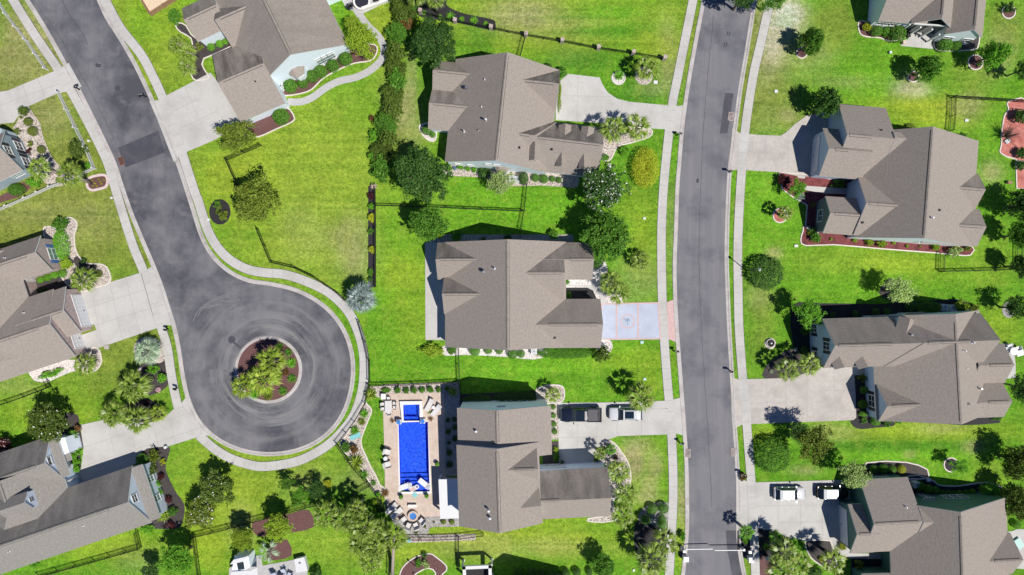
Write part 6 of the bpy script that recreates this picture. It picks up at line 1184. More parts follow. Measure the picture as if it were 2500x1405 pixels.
row(X5, [(200, 190, 70), (200, 380, 58, 66)], 'leaf_bright', '{} bright green bush from the top against the lower hedgerow', 'bush', h=1.6); shrub(*X5(180, 525), 8, 'leaf_mid', 'small green bush at the foot of the hedgerow'); shrub(908, 290, 9, 'leaf_rust', 'brownish shrub at the west foot of the hedgerow', 'bush'); shrub(*X5(195, 648), 9.5, 'leaf_mid', 'pale pink flowering bush in the narrow black bed', 'bush', extra=('petal_pink', .75), cat='flowering shrub'); shrub(*X5(172, 738), 10.5, 'leaf_maroon', 'maroon square bush in the narrow black bed', 'bush'); shrub(*X5(172, 828), 10, 'leaf_bright', 'green bush between the maroon and yellow ones in the narrow black bed', 'bush'); row(X5, [(172, 930, 36, 46), (175, 1217, 34, 38)], 'leaf_yellow', '{} yellow bush from the top in the narrow black bed', 'bush'); shrub(*X5(170, 1055), 8, 'leaf_mid', 'small dark green plant between the yellow bushes', 'low'); shrub(905, 665, 8, 'leaf_mid', 'upper of two small bushes at the bottom of the narrow black bed', 'bush', ry=11); shrub(904, 683, 7, 'leaf_dark', 'lower of two small bushes at the bottom of the narrow black bed', 'bush')
for i, q in enumerate(((1280, 185, 45, 'leaf_bright'), (1515, 240, 38, 'leaf_bright'), (1668, 240, 80, 'leaf_bright'), (1830, 280, 50, 'leaf_bright'), (2005, 300, 75, 'leaf_bright'), (2180, 345, 48, 'leaf_bright'))): spiky(*X8(q[0], q[1]), q[2] / 5.952, f'{ORD[i]} spiky green plant from the left in the black mulch bed at the top', q[3], seed=20 + i % 2, name='yucca', group='spiky plants in the black mulch bed')
# traffic island planting
isl = [(995, 330, 85, 'leaf_mid', 'cycad'), (1150, 430, 85, 'leaf_mid', 'cycad'), (1200, 610, 110, 'leaf_bright', 'cycad'), (1215, 880, 95, 'leaf_mid', 'cycad'), (1060, 1090, 95, 'leaf_mid', 'cycad'), (800, 1165, 110, 'leaf_olive', 'cycad'), (570, 1150, 100, 'leaf_bright', 'cycad')]
for i, q in enumerate(isl): spiky(*Z8(q[0], q[1]), q[2] / 7.027, f'{ORD[i]} green cycad clockwise from the top along the traffic island kerb', q[3], seed=6 + i % 3, w=.05, group='cycads on the traffic island')
shrub(*Z8(1100, 765), 9, 'leaf_rust', 'rusty brown shrub beside the tall palms on the traffic island', 'low'); shrub(*Z8(980, 800), 13, 'leaf_lime', 'lime green shrub in the middle of the traffic island', 'bush'); shrub(*Z8(565, 740), 12, 'leaf_lime', 'lime green shrub between the tall palms on the traffic island', 'bush')
shrub(534, 512, 10, 'leaf_hedge', 'olive-brown ground cover in the round dark bed', 'low', ry=14); shrub(545, 525, 12, 'leaf_olive', 'olive ground cover in the round dark bed', 'low', ry=14); shrub(530, 500, 9, 'leaf_mid', 'green plant at the top of the round dark bed', 'low')
# lower right middle garden
spiky(*Y5(385, 225), 11, 'dark spiky palm in the curved brown mulch bed', 'leaf_dark', seed=16); shrub(*Y5(330, 300), 9, 'leaf_mid', 'green shrub in the curved brown mulch bed', 'bush', ry=13); shrub(*Y5(400, 310), 11, 'leaf_pale', 'pale flowering shrub in the curved brown mulch bed', 'low')
row(Y5, [(1320, 405, 48), (1445, 395, 50), (1545, 402, 45), (1640, 402, 45), (1775, 402, 46), (1885, 390, 42), (2010, 385, 32, 45)], 'leaf_dark', '{} round shrub from the left in the shaded row at the bottom edge', group='shaded round shrubs at the bottom edge')
shrub(*Y5(2140, 280), 14, 'leaf_maroon', 'maroon leafed shrub beside the glossy tree at the bottom edge', 'low')
shrub(*Y4(1260, 870), 18, 'leaf_dark', 'dark bush at the bottom edge beside the grey deck', 'bush')
# ================================================================== FENCES, LETTERBOXES, LAMPS, SMALL FITTINGS
def fence(px, label, h=1.2, step=2.4, gap=.13, closed=False, mat='black_metal', cat='fence', group=None):
    P = metres(px); t = thing('metal_fence', label, cat, (P[0].x, P[0].y, 0), group)
    mb = MB()
    for a, b_ in zip(P, P[1:]):
        L = (b_ - a).length; d = (b_ - a) / L; an = math.atan2(d.y, d.x); c = (a + b_) / 2
        for z in (.18, h - .22, h): mb.box((c.x, c.y, z), (L, .04, .045), an)
        n = int(L / gap)
        for i in range(1, n): q = a + d * (L * i / n); mb.box((q.x, q.y, h / 2 + .03), (.022, .022, h - .06), an)
    mb.build('railing', [mat], t)
    for k, (a, b_) in enumerate(zip(P, P[1:])):
        n = max(1, round((b_ - a).length / step))
        for i in range(n + (1 if k == len(P) - 2 else 0)):
            q = a.lerp(b_, i / n); mb = MB(); mb.box((q.x, q.y, (h + .08) / 2), (.075, .075, h + .08)); mb.box((q.x, q.y, h + .1), (.1, .1, .05)); mb.build('post', [mat], t)
fence([(640, 357), (557, 392), (579, 440), (600, 490)], 'black metal fence from the thin olive tree to the big round tree')
fence([(632, 560), (666, 642), (722, 655), (768, 677), (825, 715), (846, 735)], 'black metal fence running from the big round tree along the curving pavement')
fence([(878, 785), (893, 835), (903, 880), (904, 932)], 'short curved black metal fence beside the pavement above the pool garden')
fence([(918, 503), (1050, 507), (1180, 513), (1278, 517)], 'black metal fence across the lawn below the two dark trees')
fence([(1287, 452), (1280, 517), (1272, 560), (1270, 582)], 'black metal fence from the tall clipped shrub to the north wall of the centre house')
fence([(917, 460), (918, 560), (918, 700)], 'black metal fence along the narrow black bed', .9)
fence([(903, 941), (1010, 938), (1122, 932)], 'black metal fence along the north end of the pool garden')
fence([(1120, 852), (1123, 932), (1126, 985)], 'black metal fence from the white stone strip to the pool house')
fence([(903, 943), (893, 985), (866, 1030), (824, 1083), (868, 1142), (905, 1182), (940, 1232)], 'black metal fence along the west side of the pool garden')
fence([(990, 1312), (1060, 1312), (1120, 1310), (1180, 1302)], 'black metal fence along the grey gravel below the pool terrace'); fence([(1120, 1312), (1121, 1385)], 'short black metal fence running down from the pool garden to the bottom lawn')
fence([(2321, 239), (2320, 285), (2316, 322)], 'black metal fence standing north of the red mulch house roof'); fence([(2321, 240), (2400, 245), (2515, 252)], 'black metal fence leading to the red rock bed')
fence([(2294, 618), (2293, 664)], 'short black metal fence below the red mulch strip'); fence([(2293, 664), (2380, 662), (2481, 659), (2482, 600)], 'long black metal fence on the lawn below the red mulch house')
fence([(-20, 997), (60, 970), (127, 944), (121, 930)], 'black metal fence on the lawn south of the brick house'); fence([(338, 1296), (347, 1335), (230, 1368), (95, 1405)], 'black metal fence south of the pale blue house')
fence([(492, 1410), (478, 1307), (560, 1287), (650, 1262), (748, 1236), (850, 1213), (905, 1183)], 'long black metal fence around the garden with the red mulch patches'); fence([(954, 1300), (952, 1405)], 'black metal fence beside the tall leaning palm trunk')
fence([(1283, 90), (1270, 141)], 'short black metal fence from a stone pillar to the dormered house')
PIL = [(1028, 33), (1112, 56), (1199, 72), (1284, 89), (1372, 104), (1460, 121), (1544, 133), (1620, 146)]
fence(PIL, 'black metal fence between the stone pillars at the top', .95, 3.2)
for i, q in enumerate(PIL):
    p = W(*q); mb = MB(); mb.box(p + Vector((0, 0, .6)), (.45, .45, 1.2), -.17); pl = mb.build('stone_pillar', ['stone'], off=p); mb = MB(); mb.box(p + Vector((0, 0, 1.24)), (.5, .5, .08), -.17); mb.build('cap', ['stone'], pl)
    tag(pl, f'{ORD[i]} rough stone pillar from the left along the top black fence', 'pillar', 'stone fence pillars')
def picket(px, label, h=1.0):
    P = metres(px); t = thing('picket_fence', label, 'fence', (P[0].x, P[0].y, 0)); mb = MB()
    for a, b_ in zip(P, P[1:]):
        L = (b_ - a).length; d = (b_ - a) / L; an = math.atan2(d.y, d.x); c = (a + b_) / 2
        for z in (.25, .8): mb.box((c.x, c.y, z), (L, .05, .09), an)
        n = int(L / .2)
        for i in range(n): q = a + d * (L * (i + .5) / n); mb.box((q.x, q.y, h / 2), (.095, .03, h), an)
    mb.build('pickets', ['trim_white'], t)
    for k, (a, b_) in enumerate(zip(P, P[1:])):
        n = max(1, round((b_ - a).length / 2.4))
        for i in range(n + (1 if k == len(P) - 2 else 0)):
            q = a.lerp(b_, i / n); mb = MB(); mb.box((q.x, q.y, h / 2 + .06), (.14, .14, h + .12)); mb.box((q.x, q.y, h + .14), (.2, .2, .05)); mb.build('post', ['trim_white'], t)
picket([(-20, -25), (22, 40), (70, 102), (118, 172)], 'white picket fence at the top left beside the pavement'); picket([(148, 228), (190, 315), (214, 362), (235, 413), (170, 442), (130, 458), (70, 485), (-20, 524)], 'white picket fence round the garden of the grey house')
# wooden fence round the sand garden
t = thing('wooden_fence', 'low brown wooden fence round the sand bed at the top', 'fence', W(372, 39))
P = metres([(330, -30), (372, 39), (440, -4), (480, -32)]); mb = MB()
for a, b_ in zip(P, P[1:]):
    L = (b_ - a).length; d = (b_ - a) / L; n = int(L / .16)
    for i in range(n): q = a + d * (L * (i + .5) / n); mb.box((q.x, q.y, .55), (.13, .03, 1.1), math.atan2(d.y, d.x))
    for z in (.25, .85): c = (a + b_) / 2; mb.box((c.x, c.y, z), (L, .06, .08), math.atan2(d.y, d.x))
mb.build('boards', ['wood'], t)
for q in (P[1], P[2], P[1].lerp(P[2], .5)): mb = MB(); mb.box((q.x, q.y, .6), (.12, .12, 1.2)); mb.build('post', ['wood'], t)
# ---- letterboxes on posts
def letterbox(px, py, rz, label, mat='black_metal', flowers=False):
    p = W(px, py); t = thing('letterbox', label, 'letterbox', p, 'letterboxes along the kerbs'); M = lambda x, y, z: p + Matrix.Rotation(rz, 3, 'Z') @ Vector((x, y, z))
    mb = MB(); mb.box(p + Vector((0, 0, .62)), (.12, .12, 1.24), rz); mb.box(p + Vector((0, 0, .08)), (.2, .2, .16), rz); mb.build('post', [mat], t)
    mb = MB(); mb.box(M(.12, 0, 1.02), (.62, .08, .06), rz); mb.tube([M(.3, 0, .72), M(.05, 0, .98)][::-1], .025, 5); mb.build('arm', [mat], t)
    mb = MB(); L, w = .52, .13; pr = [(-w, 1.06), (-w, 1.22)] + [(w * math.cos(a), 1.22 + w * math.sin(a)) for a in np.linspace(math.pi, 0, 7)] + [(w, 1.06)]
    vs = [M(x + .2, y, z) for x in (-L / 2, L / 2) for y, z in pr]; n = len(pr); mb.mesh(vs, [(i, (i + 1) % n, n + (i + 1) % n, n + i) for i in range(n)] + [tuple(range(n))[::-1], tuple(range(n, 2 * n))]); b_ = mb.build('box', [mat], t)
    mb = MB(); mb.box(M(.2 + L / 2 + .01, 0, 1.2), (.02, .2, .22), rz); mb.build('door', ['grey_metal'], b_); mb = MB(); mb.box(M(.25, -.15, 1.28), (.16, .02, .06), rz); mb.build('flag', ['petal_white'], b_)
    mb = MB(); mb.dome(p + Vector((0, 0, 1.24)), .1, .1, .12, 8, 3); mb.build('finial', ['petal_white' if not mat == 'x' else mat], t)
for q in ((194, 219, R(40), 'black letterbox by the upper left driveway apron'), (357, 237, R(215), 'black letterbox on the verge above the wide white driveway'), (410, 804, R(-10), 'black letterbox at the lower edge of the brick house driveway'), (433, 947, R(-15), 'black letterbox on the verge above the lower left driveway'), (1652, 331, 0, 'black letterbox below the top centre driveway'), (1781, 421, R(180), 'black letterbox at the kerb below the shaded driveway'), (1645, 857, 0, 'black letterbox below the reddish paved apron'), (1783, 906, R(180), 'black letterbox above the warm grey driveway'), (1657, 1079, 0, 'black letterbox below the driveway with pickup and white car'), (1812, 1155, R(180), 'black letterbox with flowers above the driveway of the green house')): letterbox(*q)
shrub(1812, 1163, 11, 'leaf_rust', 'rusty orange flower bed around a letterbox', 'low', cat='flower bed')
# ---- street lamp on the clipped mound
p = W(1822, 661); t = thing('street_lamp', 'black street lamp with white globe above the large dark clipped mound', 'street lamp', p)
mb = MB(); mb.cyl(p, .16, .5, 10, .1); mb.cyl(p + Vector((0, 0, .5)), .07, 4.2, 8, .055); mb.cyl(p + Vector((0, 0, 4.66)), .13, .12, 10); mb.build('post', ['black_metal'], t)
mb = MB(); mb.cyl(p + Vector((0, 0, 4.78)), .13, .3, 10, .2); mb.dome(p + Vector((0, 0, 5.08)), .2, .2, .14, 10, 4); l_ = mb.build('lantern', ['white_plastic'], t); mb = MB(); mb.dome(p + Vector((0, 0, 5.2)), .1, .1, .12, 8, 3); mb.build('cap', ['black_metal'], l_)
# small garden lamp post in the curved bed
p = W(*Y5(300, 330)); t = thing('garden_lamp', 'white garden lamp post in the curved brown mulch bed', 'lamp', p); mb = MB(); mb.cyl(p, .06, 2.1, 8, .05); mb.build('post', ['white_plastic'], t); mb = MB(); mb.cyl(p + Vector((0, 0, 2.1)), .1, .25, 8, .14); mb.dome(p + Vector((0, 0, 2.35)), .15, .15, .1, 8, 3); mb.build('lantern', ['black_metal'], t)
# ---- air conditioners
def aircon(px, py, rz, label):
    p = W(px, py); t = thing('air_conditioner', label, 'air conditioner', p); mb = MB(); mb.box(p + Vector((0, 0, .06)), (1.0, 1.0, .12), rz); mb.build('plinth', ['concrete'], t)
    mb = MB(); mb.box(p + Vector((0, 0, .5)), (.8, .8, .76), rz); b_ = mb.build('casing', ['white_plastic'], t)
    mb = MB(); q = p + Vector((0, 0, .885)); mb.ring(q, .26, .33, .88, .91, 20)
    for k in range(5): a = rz + k * 1.2566; mb.box(q + Vector((.14 * math.cos(a), .14 * math.sin(a), .01)), (.26, .1, .02), a)
    mb.build('fan', ['grey_metal'], b_)
for q in ((690, 215, R(25), 'air conditioner at the bay window corner of the white house'), (1250, 438, R(-4), 'left air conditioner south of the dormered house'), (1263, 441, R(-4), 'right air conditioner south of the dormered house'), (1303, 857, 0, 'air conditioner in the white stone strip'), (2319, 752, R(2), 'right air conditioner in the shaded bed of the two-gabled house'), (2298, 751, R(2), 'left air conditioner in the shaded bed of the two-gabled house'), (2230, 1181, 0, 'air conditioner at the north wall of the green house')): aircon(*q)
# ---- utility boxes and small garden things
def ubox(px, py, d, mat, label, name='utility_box', cat='utility box', rz=0):
    p = W(px, py); mb = MB(); mb.box(p + Vector((0, 0, d[2] / 2)), d, rz); o = mb.build(name, [mat], off=p); mb = MB(); mb.box(p + Vector((0, 0, d[2] + .02)), (d[0] * 1.1, d[1] * 1.1, .05), rz); mb.build('lid', [mat], o); tag(o, label, cat)
ubox(1600, 202, (.5, .4, .12), 'white_plastic', 'white flat utility box on the lawn beside the gravel-ringed palm'); ubox(1567, 836, (.4, .35, .12), 'pale_cover', 'green flat utility cover below the painted driveway'); ubox(1894, 224, (.4, .35, .12), 'white_plastic', 'white utility box on the lawn near the right pavement'); ubox(1574, 926, (.35, .3, .1), 'pale_cover', 'green utility cover left of the pavement above the white car'); ubox(1943, 601, (.45, .3, .12), 'white_plastic', 'white utility lids below the west end of the red mulch strip'); ubox(2172, 130, (.3, .3, .3), 'white_plastic', 'white stake marker on the lawn left of the top right terrace', rz=.3); ubox(2359, 295, (.45, .3, .1), 'white_plastic', 'white lid on the lawn between black fence and red mulch house'); ubox(218, 345, (.25, .25, .2), 'white_plastic', 'small white marker on the verge beside the grey house fence'); ubox(274, 484, (.25, .25, .2), 'white_plastic', 'small white marker on the verge below the oval brick-edged bed')
ubox(1573, 534, (.3, .3, .1), 'white_plastic', 'small white round lid on the lawn right of the big green tree'); ubox(1547, 1392, (.25, .25, .12), 'white_plastic', 'white lid on the bottom lawn left of the two gate palms'); ubox(262, 848, (.55, .5, .15), 'concrete_warm', 'small concrete pad with black box at the brick house driveway edge'); ubox(344, 900, (.4, .4, .35), 'stone', 'pale stone lantern beside the silver-green palm', 'stone_lantern', 'lantern', .5); ubox(405, 1012, (.3, .3, .3), 'white_plastic', 'white lamp at the tip of the black mulch bed', 'garden_light', 'lamp'); ubox(1610, 1293, (.25, .25, .3), 'white_plastic', 'white lamp in the dark mulch above the gate palms', 'garden_light', 'lamp')
ubox(2460, 447, (.5, .3, .5), 'wood', 'small garden ornament on the lawn beside the lower red rock bed', 'garden_ornament', 'ornament'); ubox(2457, 346, (.6, .5, .25), 'white_plastic', 'white box beside the bare tree on the red rock bed', 'birdbath', 'ornament', .6); ubox(510, 537, (.3, .3, .15), 'white_plastic', 'small white stone beside the round dark bed', 'stone', 'stone'); ubox(868, 1065, (1.35, .62, .2), 'teal_plastic', 'teal garden pond tray in the gravel beside the pool fence', 'pond_tray', 'pond', R(25)); ubox(Z2(583, 1335)[0], Z2(583, 1335)[1], (.4, .4, .4), 'teal_plastic', 'teal box at the end of the gravel fence strip', 'storage_box', 'box'); ubox(2264, 1171, (.4, .4, .35), 'white_plastic', 'white round planter on the dark bed edge of the green house', 'planter', 'planter'); ubox(408, 1091, (.35, .3, .5), 'white_plastic', 'small white statue at the corner of the lower left driveway', 'statue', 'statue', .5); ubox(1914, 499, (.4, .4, .1), 'white_plastic', 'x', 'stone', 'stone') if False else None
for i, q in enumerate(((1137, 52), (1205, 8), (1190, 50))): pass
p = W(1880, 838); t = thing('fountain', 'small dark round fountain in a white ring on the right lawn', 'fountain', p); mb = MB(); mb.ring(p, .5, .62, 0, .3, 28); mb.build('basin', ['curb'], t); mb = MB(); mb.cyl(p, .12, .55, 12, .06); mb.dome(p + Vector((0, 0, .55)), .13, .13, .1, 10, 3); mb.build('spout', ['white_plastic'], t)
# spa and seats on the white house terrace
p = W(*X8(385, 40)); t = thing('fire_table', 'round dark covered tub in a stone ring on the white house terrace', 'hot tub', p); mb = MB(); mb.ring(p, .95, 1.2, 0, .5, 36); mb.build('ring_wall', ['coping'], t); mb = MB(); mb.cyl(p, .95, .55, 30, .9); mb.build('cover', ['shutter_dark'], t)
mb = MB(); a, b_ = W(*X8(385, 150)), W(*X8(785, 10)); d = (b_ - a).to_2d(); mb.box(((a.x + b_.x) / 2, (a.y + b_.y) / 2, .3), (d.length, .4, .6), math.atan2(d.y, d.x)); tag(mb.build('low_wall', ['coping'], off=W(*X8(560, 80))), 'pale low wall along the edge of the white house terrace', 'wall')
# ---- gate arms across the right-hand road
def gate(box, key, tip, post, label, lab2, kx):
    p = W(*box); t = thing('barrier_gate', label, 'gate', p, 'barrier gates'); mb = MB(); mb.box(p + Vector((0, 0, .55)), (.62, .62, 1.1)); mb.box(p + Vector((0, 0, 1.12)), (.7, .7, .06)); mb.build('cabinet', ['white_plastic'], t)
    z = 1.0; a, b_ = W(*post, z), W(*tip, z); d = b_ - a; mb = MB(); mb.box((a + b_) / 2, (d.length, .1, .12), math.atan2(d.y, d.x)); mb.build('arm', ['trim_white'], t)
    q = (a + Vector((0, 0, 0))); mb = MB(); mb.box((q.x, q.y, .5), (.3, .3, 1.0)); mb.build('pivot', ['trim_white'], t)
    mb = MB(); mb.box(((p.x + q.x) / 2, (p.y + q.y) / 2, .03), (.9, 1.6, .06)); mb.build('base', ['mulch_dark'], t)
    k = W(*key); t2 = thing('keypad_post', lab2, 'gate post', k, 'gate keypads'); mb = MB(); mb.box(k + Vector((0, 0, .62)), (.16, .16, 1.24)); mb.build('post', ['black_metal'], t2); mb = MB(); mb.box(k + Vector((0, 0, 1.38)), (.4, .34, .36)); mb.build('head', ['white_plastic'], t2)
gate(Z5(290, 757), Z5(235, 548), Z5(965, 583), Z5(265, 596), 'white left barrier arm over the right-hand road with its cabinet', 'white keypad post beside the left barrier', 1)
gate(Z5(1808, 772), Z5(1752, 566), Z5(1005, 617), Z5(1700, 612), 'white right barrier arm over the right-hand road with its cabinet', 'white keypad post beside the right barrier', -1)
p = W(*Z5(2205, 745)); t = thing('sign_stand', 'small framed sign stand beside the palm clump right of the barrier', 'sign', p); mb = MB(); mb.box(p + Vector((0, 0, .35)), (.1, .1, .7)); mb.build('post', ['black_metal'], t); mb = MB(); mb.box(p + Vector((0, 0, .8)), (.75, .09, .9), .3, 0, 0); mb.box(p + Vector((0, 0, 1.26)), (.85, .2, .08), .3); mb.build('board', ['white_plastic'], t)
# ================================================================== VEHICLES
def paint(name, c, rough=.25, metal=0.):
    m, t, b = nodes(name); b.inputs['Base Color'].default_value = (*c, 1); b.inputs['Roughness'].default_value = rough; b.inputs['Metallic'].default_value = metal; b.inputs['Coat Weight'].default_value = .6; b.inputs['Coat Roughness'].default_value = .05
paint('paint_white', (.58, .59, .6)); paint('paint_navy', (.006, .010, .022), .2); paint('paint_black', (.008, .008, .01), .2); paint('paint_silver', (.45, .48, .5), .3, .3)
simple('tyre', (.012, .012, .013), rough=.9); simple('rim', (.45, .46, .48), rough=.35, metal=.8); simple('lamp_glass', (.7, .72, .75), rough=.1); simple('tail_red', (.4, .01, .01), rough=.2); simple('bed_cover', (.10, .095, .105), rough=.8); simple('trim_black', (.015, .015, .016), rough=.6)
m, t, b = nodes('windscreen'); b.inputs['Base Color'].default_value = (.012, .022, .035, 1); b.inputs['Roughness'].default_value = .03
def loft(mb, secs, m=0, n=None, cap=True):
    """secs: lists of (x, y, z) rings, lofted in order"""
    k = len(secs[0]); vs = [p for s_ in secs for p in s_]; fs = [(i * k + j, i * k + (j + 1) % k, (i + 1) * k + (j + 1) % k, (i + 1) * k + j) for i in range(len(secs) - 1) for j in range(k)]
    if cap: fs += [tuple(range(k))[::-1], tuple((len(secs) - 1) * k + j for j in range(k))]
    mb.mesh(vs, fs, m)
def ring_(x, hw, z0, z1, r=.18):
    """rounded body section across the car at x"""
    return [(x, -hw * .94, z0), (x, -hw, z0 + (z1 - z0) * .3), (x, -hw * .985, z0 + (z1 - z0) * .65), (x, -hw * .93, z1 - .06), (x, -hw * .66, z1 + .01), (x, 0, z1 + .05), (x, hw * .66, z1 + .01), (x, hw * .93, z1 - .06), (x, hw * .985, z0 + (z1 - z0) * .65), (x, hw, z0 + (z1 - z0) * .3), (x, hw * .94, z0)]
def car(px, py, rz, label, kind, body, roofm):
    """front of the car towards +x before turning"""
    p = W(px, py); t = thing('pickup_truck' if kind == 'pickup' else 'parked_car', label, 'pickup' if kind == 'pickup' else 'car', p); t.rotation_euler = (0, 0, rz)
    def part(mb, name, mat, par=None, smooth=False):
        o = obj(name, mb.data(name, mat, smooth=smooth), par or t); return o
    if kind == 'pickup':
        L, hw, wb, R_ = 5.75, 1.0, (1.85, -1.75), .4
        prof = [(2.87, .80, .55, .86), (2.80, .93, .42, 1.02), (2.55, .98, .36, 1.10), (1.6, 1.0, .34, 1.16), (1.2, 1.0, .34, 1.18), (-.85, 1.0, .34, 1.18), (-2.6, .99, .38, 1.16), (-2.82, .96, .45, 1.13), (-2.86, .92, .5, 1.05)]
        cab = [(1.25, .86, 1.16), (.72, .74, 1.72), (-.45, .74, 1.76), (-.80, .78, 1.70), (-.92, .86, 1.17)]
    elif kind == 'suv':
        L, hw, wb, R_ = 4.75, .94, (1.5, -1.38), .37
        prof = [(2.36, .66, .5, .70), (2.28, .82, .38, .86), (2.0, .91, .32, .98), (1.1, .94, .3, 1.07), (-1.9, .94, .3, 1.08), (-2.25, .88, .36, 1.02), (-2.36, .78, .48, .9)]
        cab = [(1.15, .84, 1.05), (.5, .68, 1.58), (-1.35, .68, 1.62), (-1.9, .70, 1.5), (-2.2, .80, 1.06)]
    else:
        L, hw, wb, R_ = 4.35, .90, (1.38, -1.22), .34
        if kind == 'mini': L = 4.25
        prof = [(2.16, .60, .45, .66), (2.08, .77, .34, .80), (1.8, .87, .28, .92), (1.0, .90, .27, 1.0), (-1.7, .90, .27, 1.02), (-2.06, .84, .34, .96), (-2.17, .74, .45, .84)]
        cab = [(1.02, .80, .98), (.42, .65, 1.46), (-1.1, .64, 1.5), (-1.55, .66, 1.42), (-1.98, .76, 1.0)]
    mb = MB(); loft(mb, [ring_(*s_) for s_ in prof][::-1]); bo = part(mb, 'body', [body], smooth=True)
    sub = bo.modifiers.new('round', 'SUBSURF'); sub.levels = 2; sub.render_levels = 2
    # cabin: glass block, then roof panel and pillars
    lo = cab[0][2]
    mb = MB(); x0, x1, x2, x3, x4 = (c[0] for c in cab); zr = cab[2][2]
    A = lambda c, s_: (c[0], s_ * c[1], c[2])
    def q4(a, b_, c, d): return [a, b_, c, d]
    sh = lambda v, dz=-.012, k=.985: (v[0], v[1] * k, v[2] + dz)
    F, B1, B2, B3, E = cab
    mb.face([A(F, -1), A(F, 1), A(B1, 1), A(B1, -1)]); ws = part(mb, 'windscreen', ['windscreen'])
    mb = MB(); mb.face([A(B3, -1), A(B3, 1), A(E, 1), A(E, -1)]); part(mb, 'rear_window', ['windscreen'])
    for s_ in (-1, 1):
        mb = MB(); f = [A(F, s_), A(B1, s_), A(B2, s_), A(B3, s_), A(E, s_)]; mb.face(f if s_ < 0 else f[::-1]); part(mb, 'side_window', ['windscreen'])
        mb = MB()
        for a, b_, w_ in ((F, B1, .05), (B3, E, .06)): mb.tube([A(a, s_ * 1.0), A(b_, s_ * 1.0)], w_ * .55, 5)
        xm = (B1[0] + B2[0]) / 2 - .15; mb.tube([(xm - .1, s_ * (F[1] + .0), lo + .02), (xm, s_ * B2[1], zr - .02)], .035, 5); part(mb, 'pillar', [body])
    mb = MB(); rr = [B1, B2, B3]; top = [[(c[0], y * c[1] * 1.02, c[2] + (.03 if abs(y) < .9 else -.01) + .01) for y in (-1, -.8, 0, .8, 1)] for c in rr]; bot = [[(c[0], y * c[1] * 1.02, c[2] - .05) for y in (1, -1)] for c in rr]
    loft(mb, [(a + b_) for a, b_ in zip(top, bot)][::-1]); ro = part(mb, 'roof', [roofm]); bv = ro.modifiers.new('round', 'BEVEL'); bv.width = .05; bv.segments = 3
    if kind == 'suv':
        mb = MB(); zz = lambda x: zr + .052 + (.0 if x < B1[0] else 0); mb.mesh([(x, y, (B1[2] + (B2[2] - B1[2]) * (B1[0] - x) / (B1[0] - B2[0])) + .05) for x in (-.95, .3) for y in (-.5, .5)], [(0, 1, 3, 2)][::1]); s_ = part(mb, 'sunroof', ['windscreen'], ro)
        bmk = bmesh.new(); bmk.from_mesh(s_.data); [f.normal_flip() for f in bmk.faces if f.normal.z < 0]; bmk.to_mesh(s_.data); bmk.free()
        for s__ in (-1, 1): mb = MB(); mb.tube([(.3, s__ * .62, zr + .03), (.2, s__ * .62, zr + .09), (-1.3, s__ * .62, zr + .1), (-1.4, s__ * .62, zr + .03)], .022, 6); part(mb, 'roof_rail', ['grey_metal'], ro)
    if kind == 'pickup':
        mb = MB(); mb.box((-1.85, 0, 1.175), (1.75, 1.62, .03)); part(mb, 'bed_floor', ['trim_black'])
        mb = MB(); mb.box((-1.62, .06, 1.23), (1.30, 1.62, .07)); part(mb, 'bed_cover', ['bed_cover'])
        mb = MB()
        for y in (-.9, .9): mb.box((-1.85, y, 1.24), (1.95, .12, .14))
        mb.box((-2.76, 0, 1.24), (.1, 1.8, .14)); part(mb, 'bed_rail', [body])
        mb = MB(); mb.box((.0, .0, 1.80), (.55, .9, .02)); part(mb, 'sunroof', ['windscreen'], ro)
    hood = MB(); xs_ = [s_ for s_ in prof if s_[0] > cab[0][0] - .1][1:]
    for y in (-.42, .42): hood.tube([(s_[0] - .06, y * (1 if s_[0] < 2 else .9), s_[3] + .015) for s_ in xs_], .012, 4)
    part(hood, 'bonnet_crease', [body], bo)
    for x in wb:
        for s_ in (-1, 1):
            mb = MB(); n = 18; w_ = .22; y0, y1 = s_ * (hw - w_ + .01), s_ * (hw + .015)
            rg = lambda y, r: [(x + r * math.cos(2 * math.pi * k / n), y, R_ + r * math.sin(2 * math.pi * k / n)) for k in range(n)]
            loft(mb, [rg(y0, R_), rg(y1, R_), rg(y1, R_ * .62)], cap=False); wh = part(mb, 'wheel', ['tyre'])
            mb = MB(); loft(mb, [rg(y1 - s_ * .03, R_ * .63), rg(y1 - s_ * .01, R_ * .2)]); part(mb, 'rim', ['rim'], wh)
            mb = MB(); pts = [(x + (R_ + .07) * math.cos(a), s_ * (hw + .005), R_ + (R_ + .07) * math.sin(a)) for a in np.linspace(.1, math.pi - .1, 9)]; mb.tube(pts, .035, 5); part(mb, 'wheel_arch', ['trim_black' if kind != 'car' else body], bo)
    fx = prof[1]; rx = prof[-2]
    for s_ in (-1, 1):
        mb = MB(); mb.box((fx[0] - .14, s_ * fx[1] * .84, fx[3] - .16), (.2, .26, .1), s_ * -.5); part(mb, 'headlight', ['lamp_glass'])
        mb = MB(); mb.box((rx[0] + .02, s_ * rx[1] * .9, rx[3] - .18), (.1, .22, .22)); part(mb, 'tail_light', ['tail_red'])
        mb = MB(); mb.box((F[0] - .22, s_ * (hw + .12), lo + .1), (.14, .26, .18), s_ * .25); part(mb, 'wing_mirror', [body])
        mb = MB(); mb.box((xm + .35, s_ * (hw - .0), lo - .16), (.2, .03, .035)); mb.box((xm - .55, s_ * (hw - .0), lo - .16), (.2, .03, .035)); part(mb, 'door_handle', ['grey_metal'])
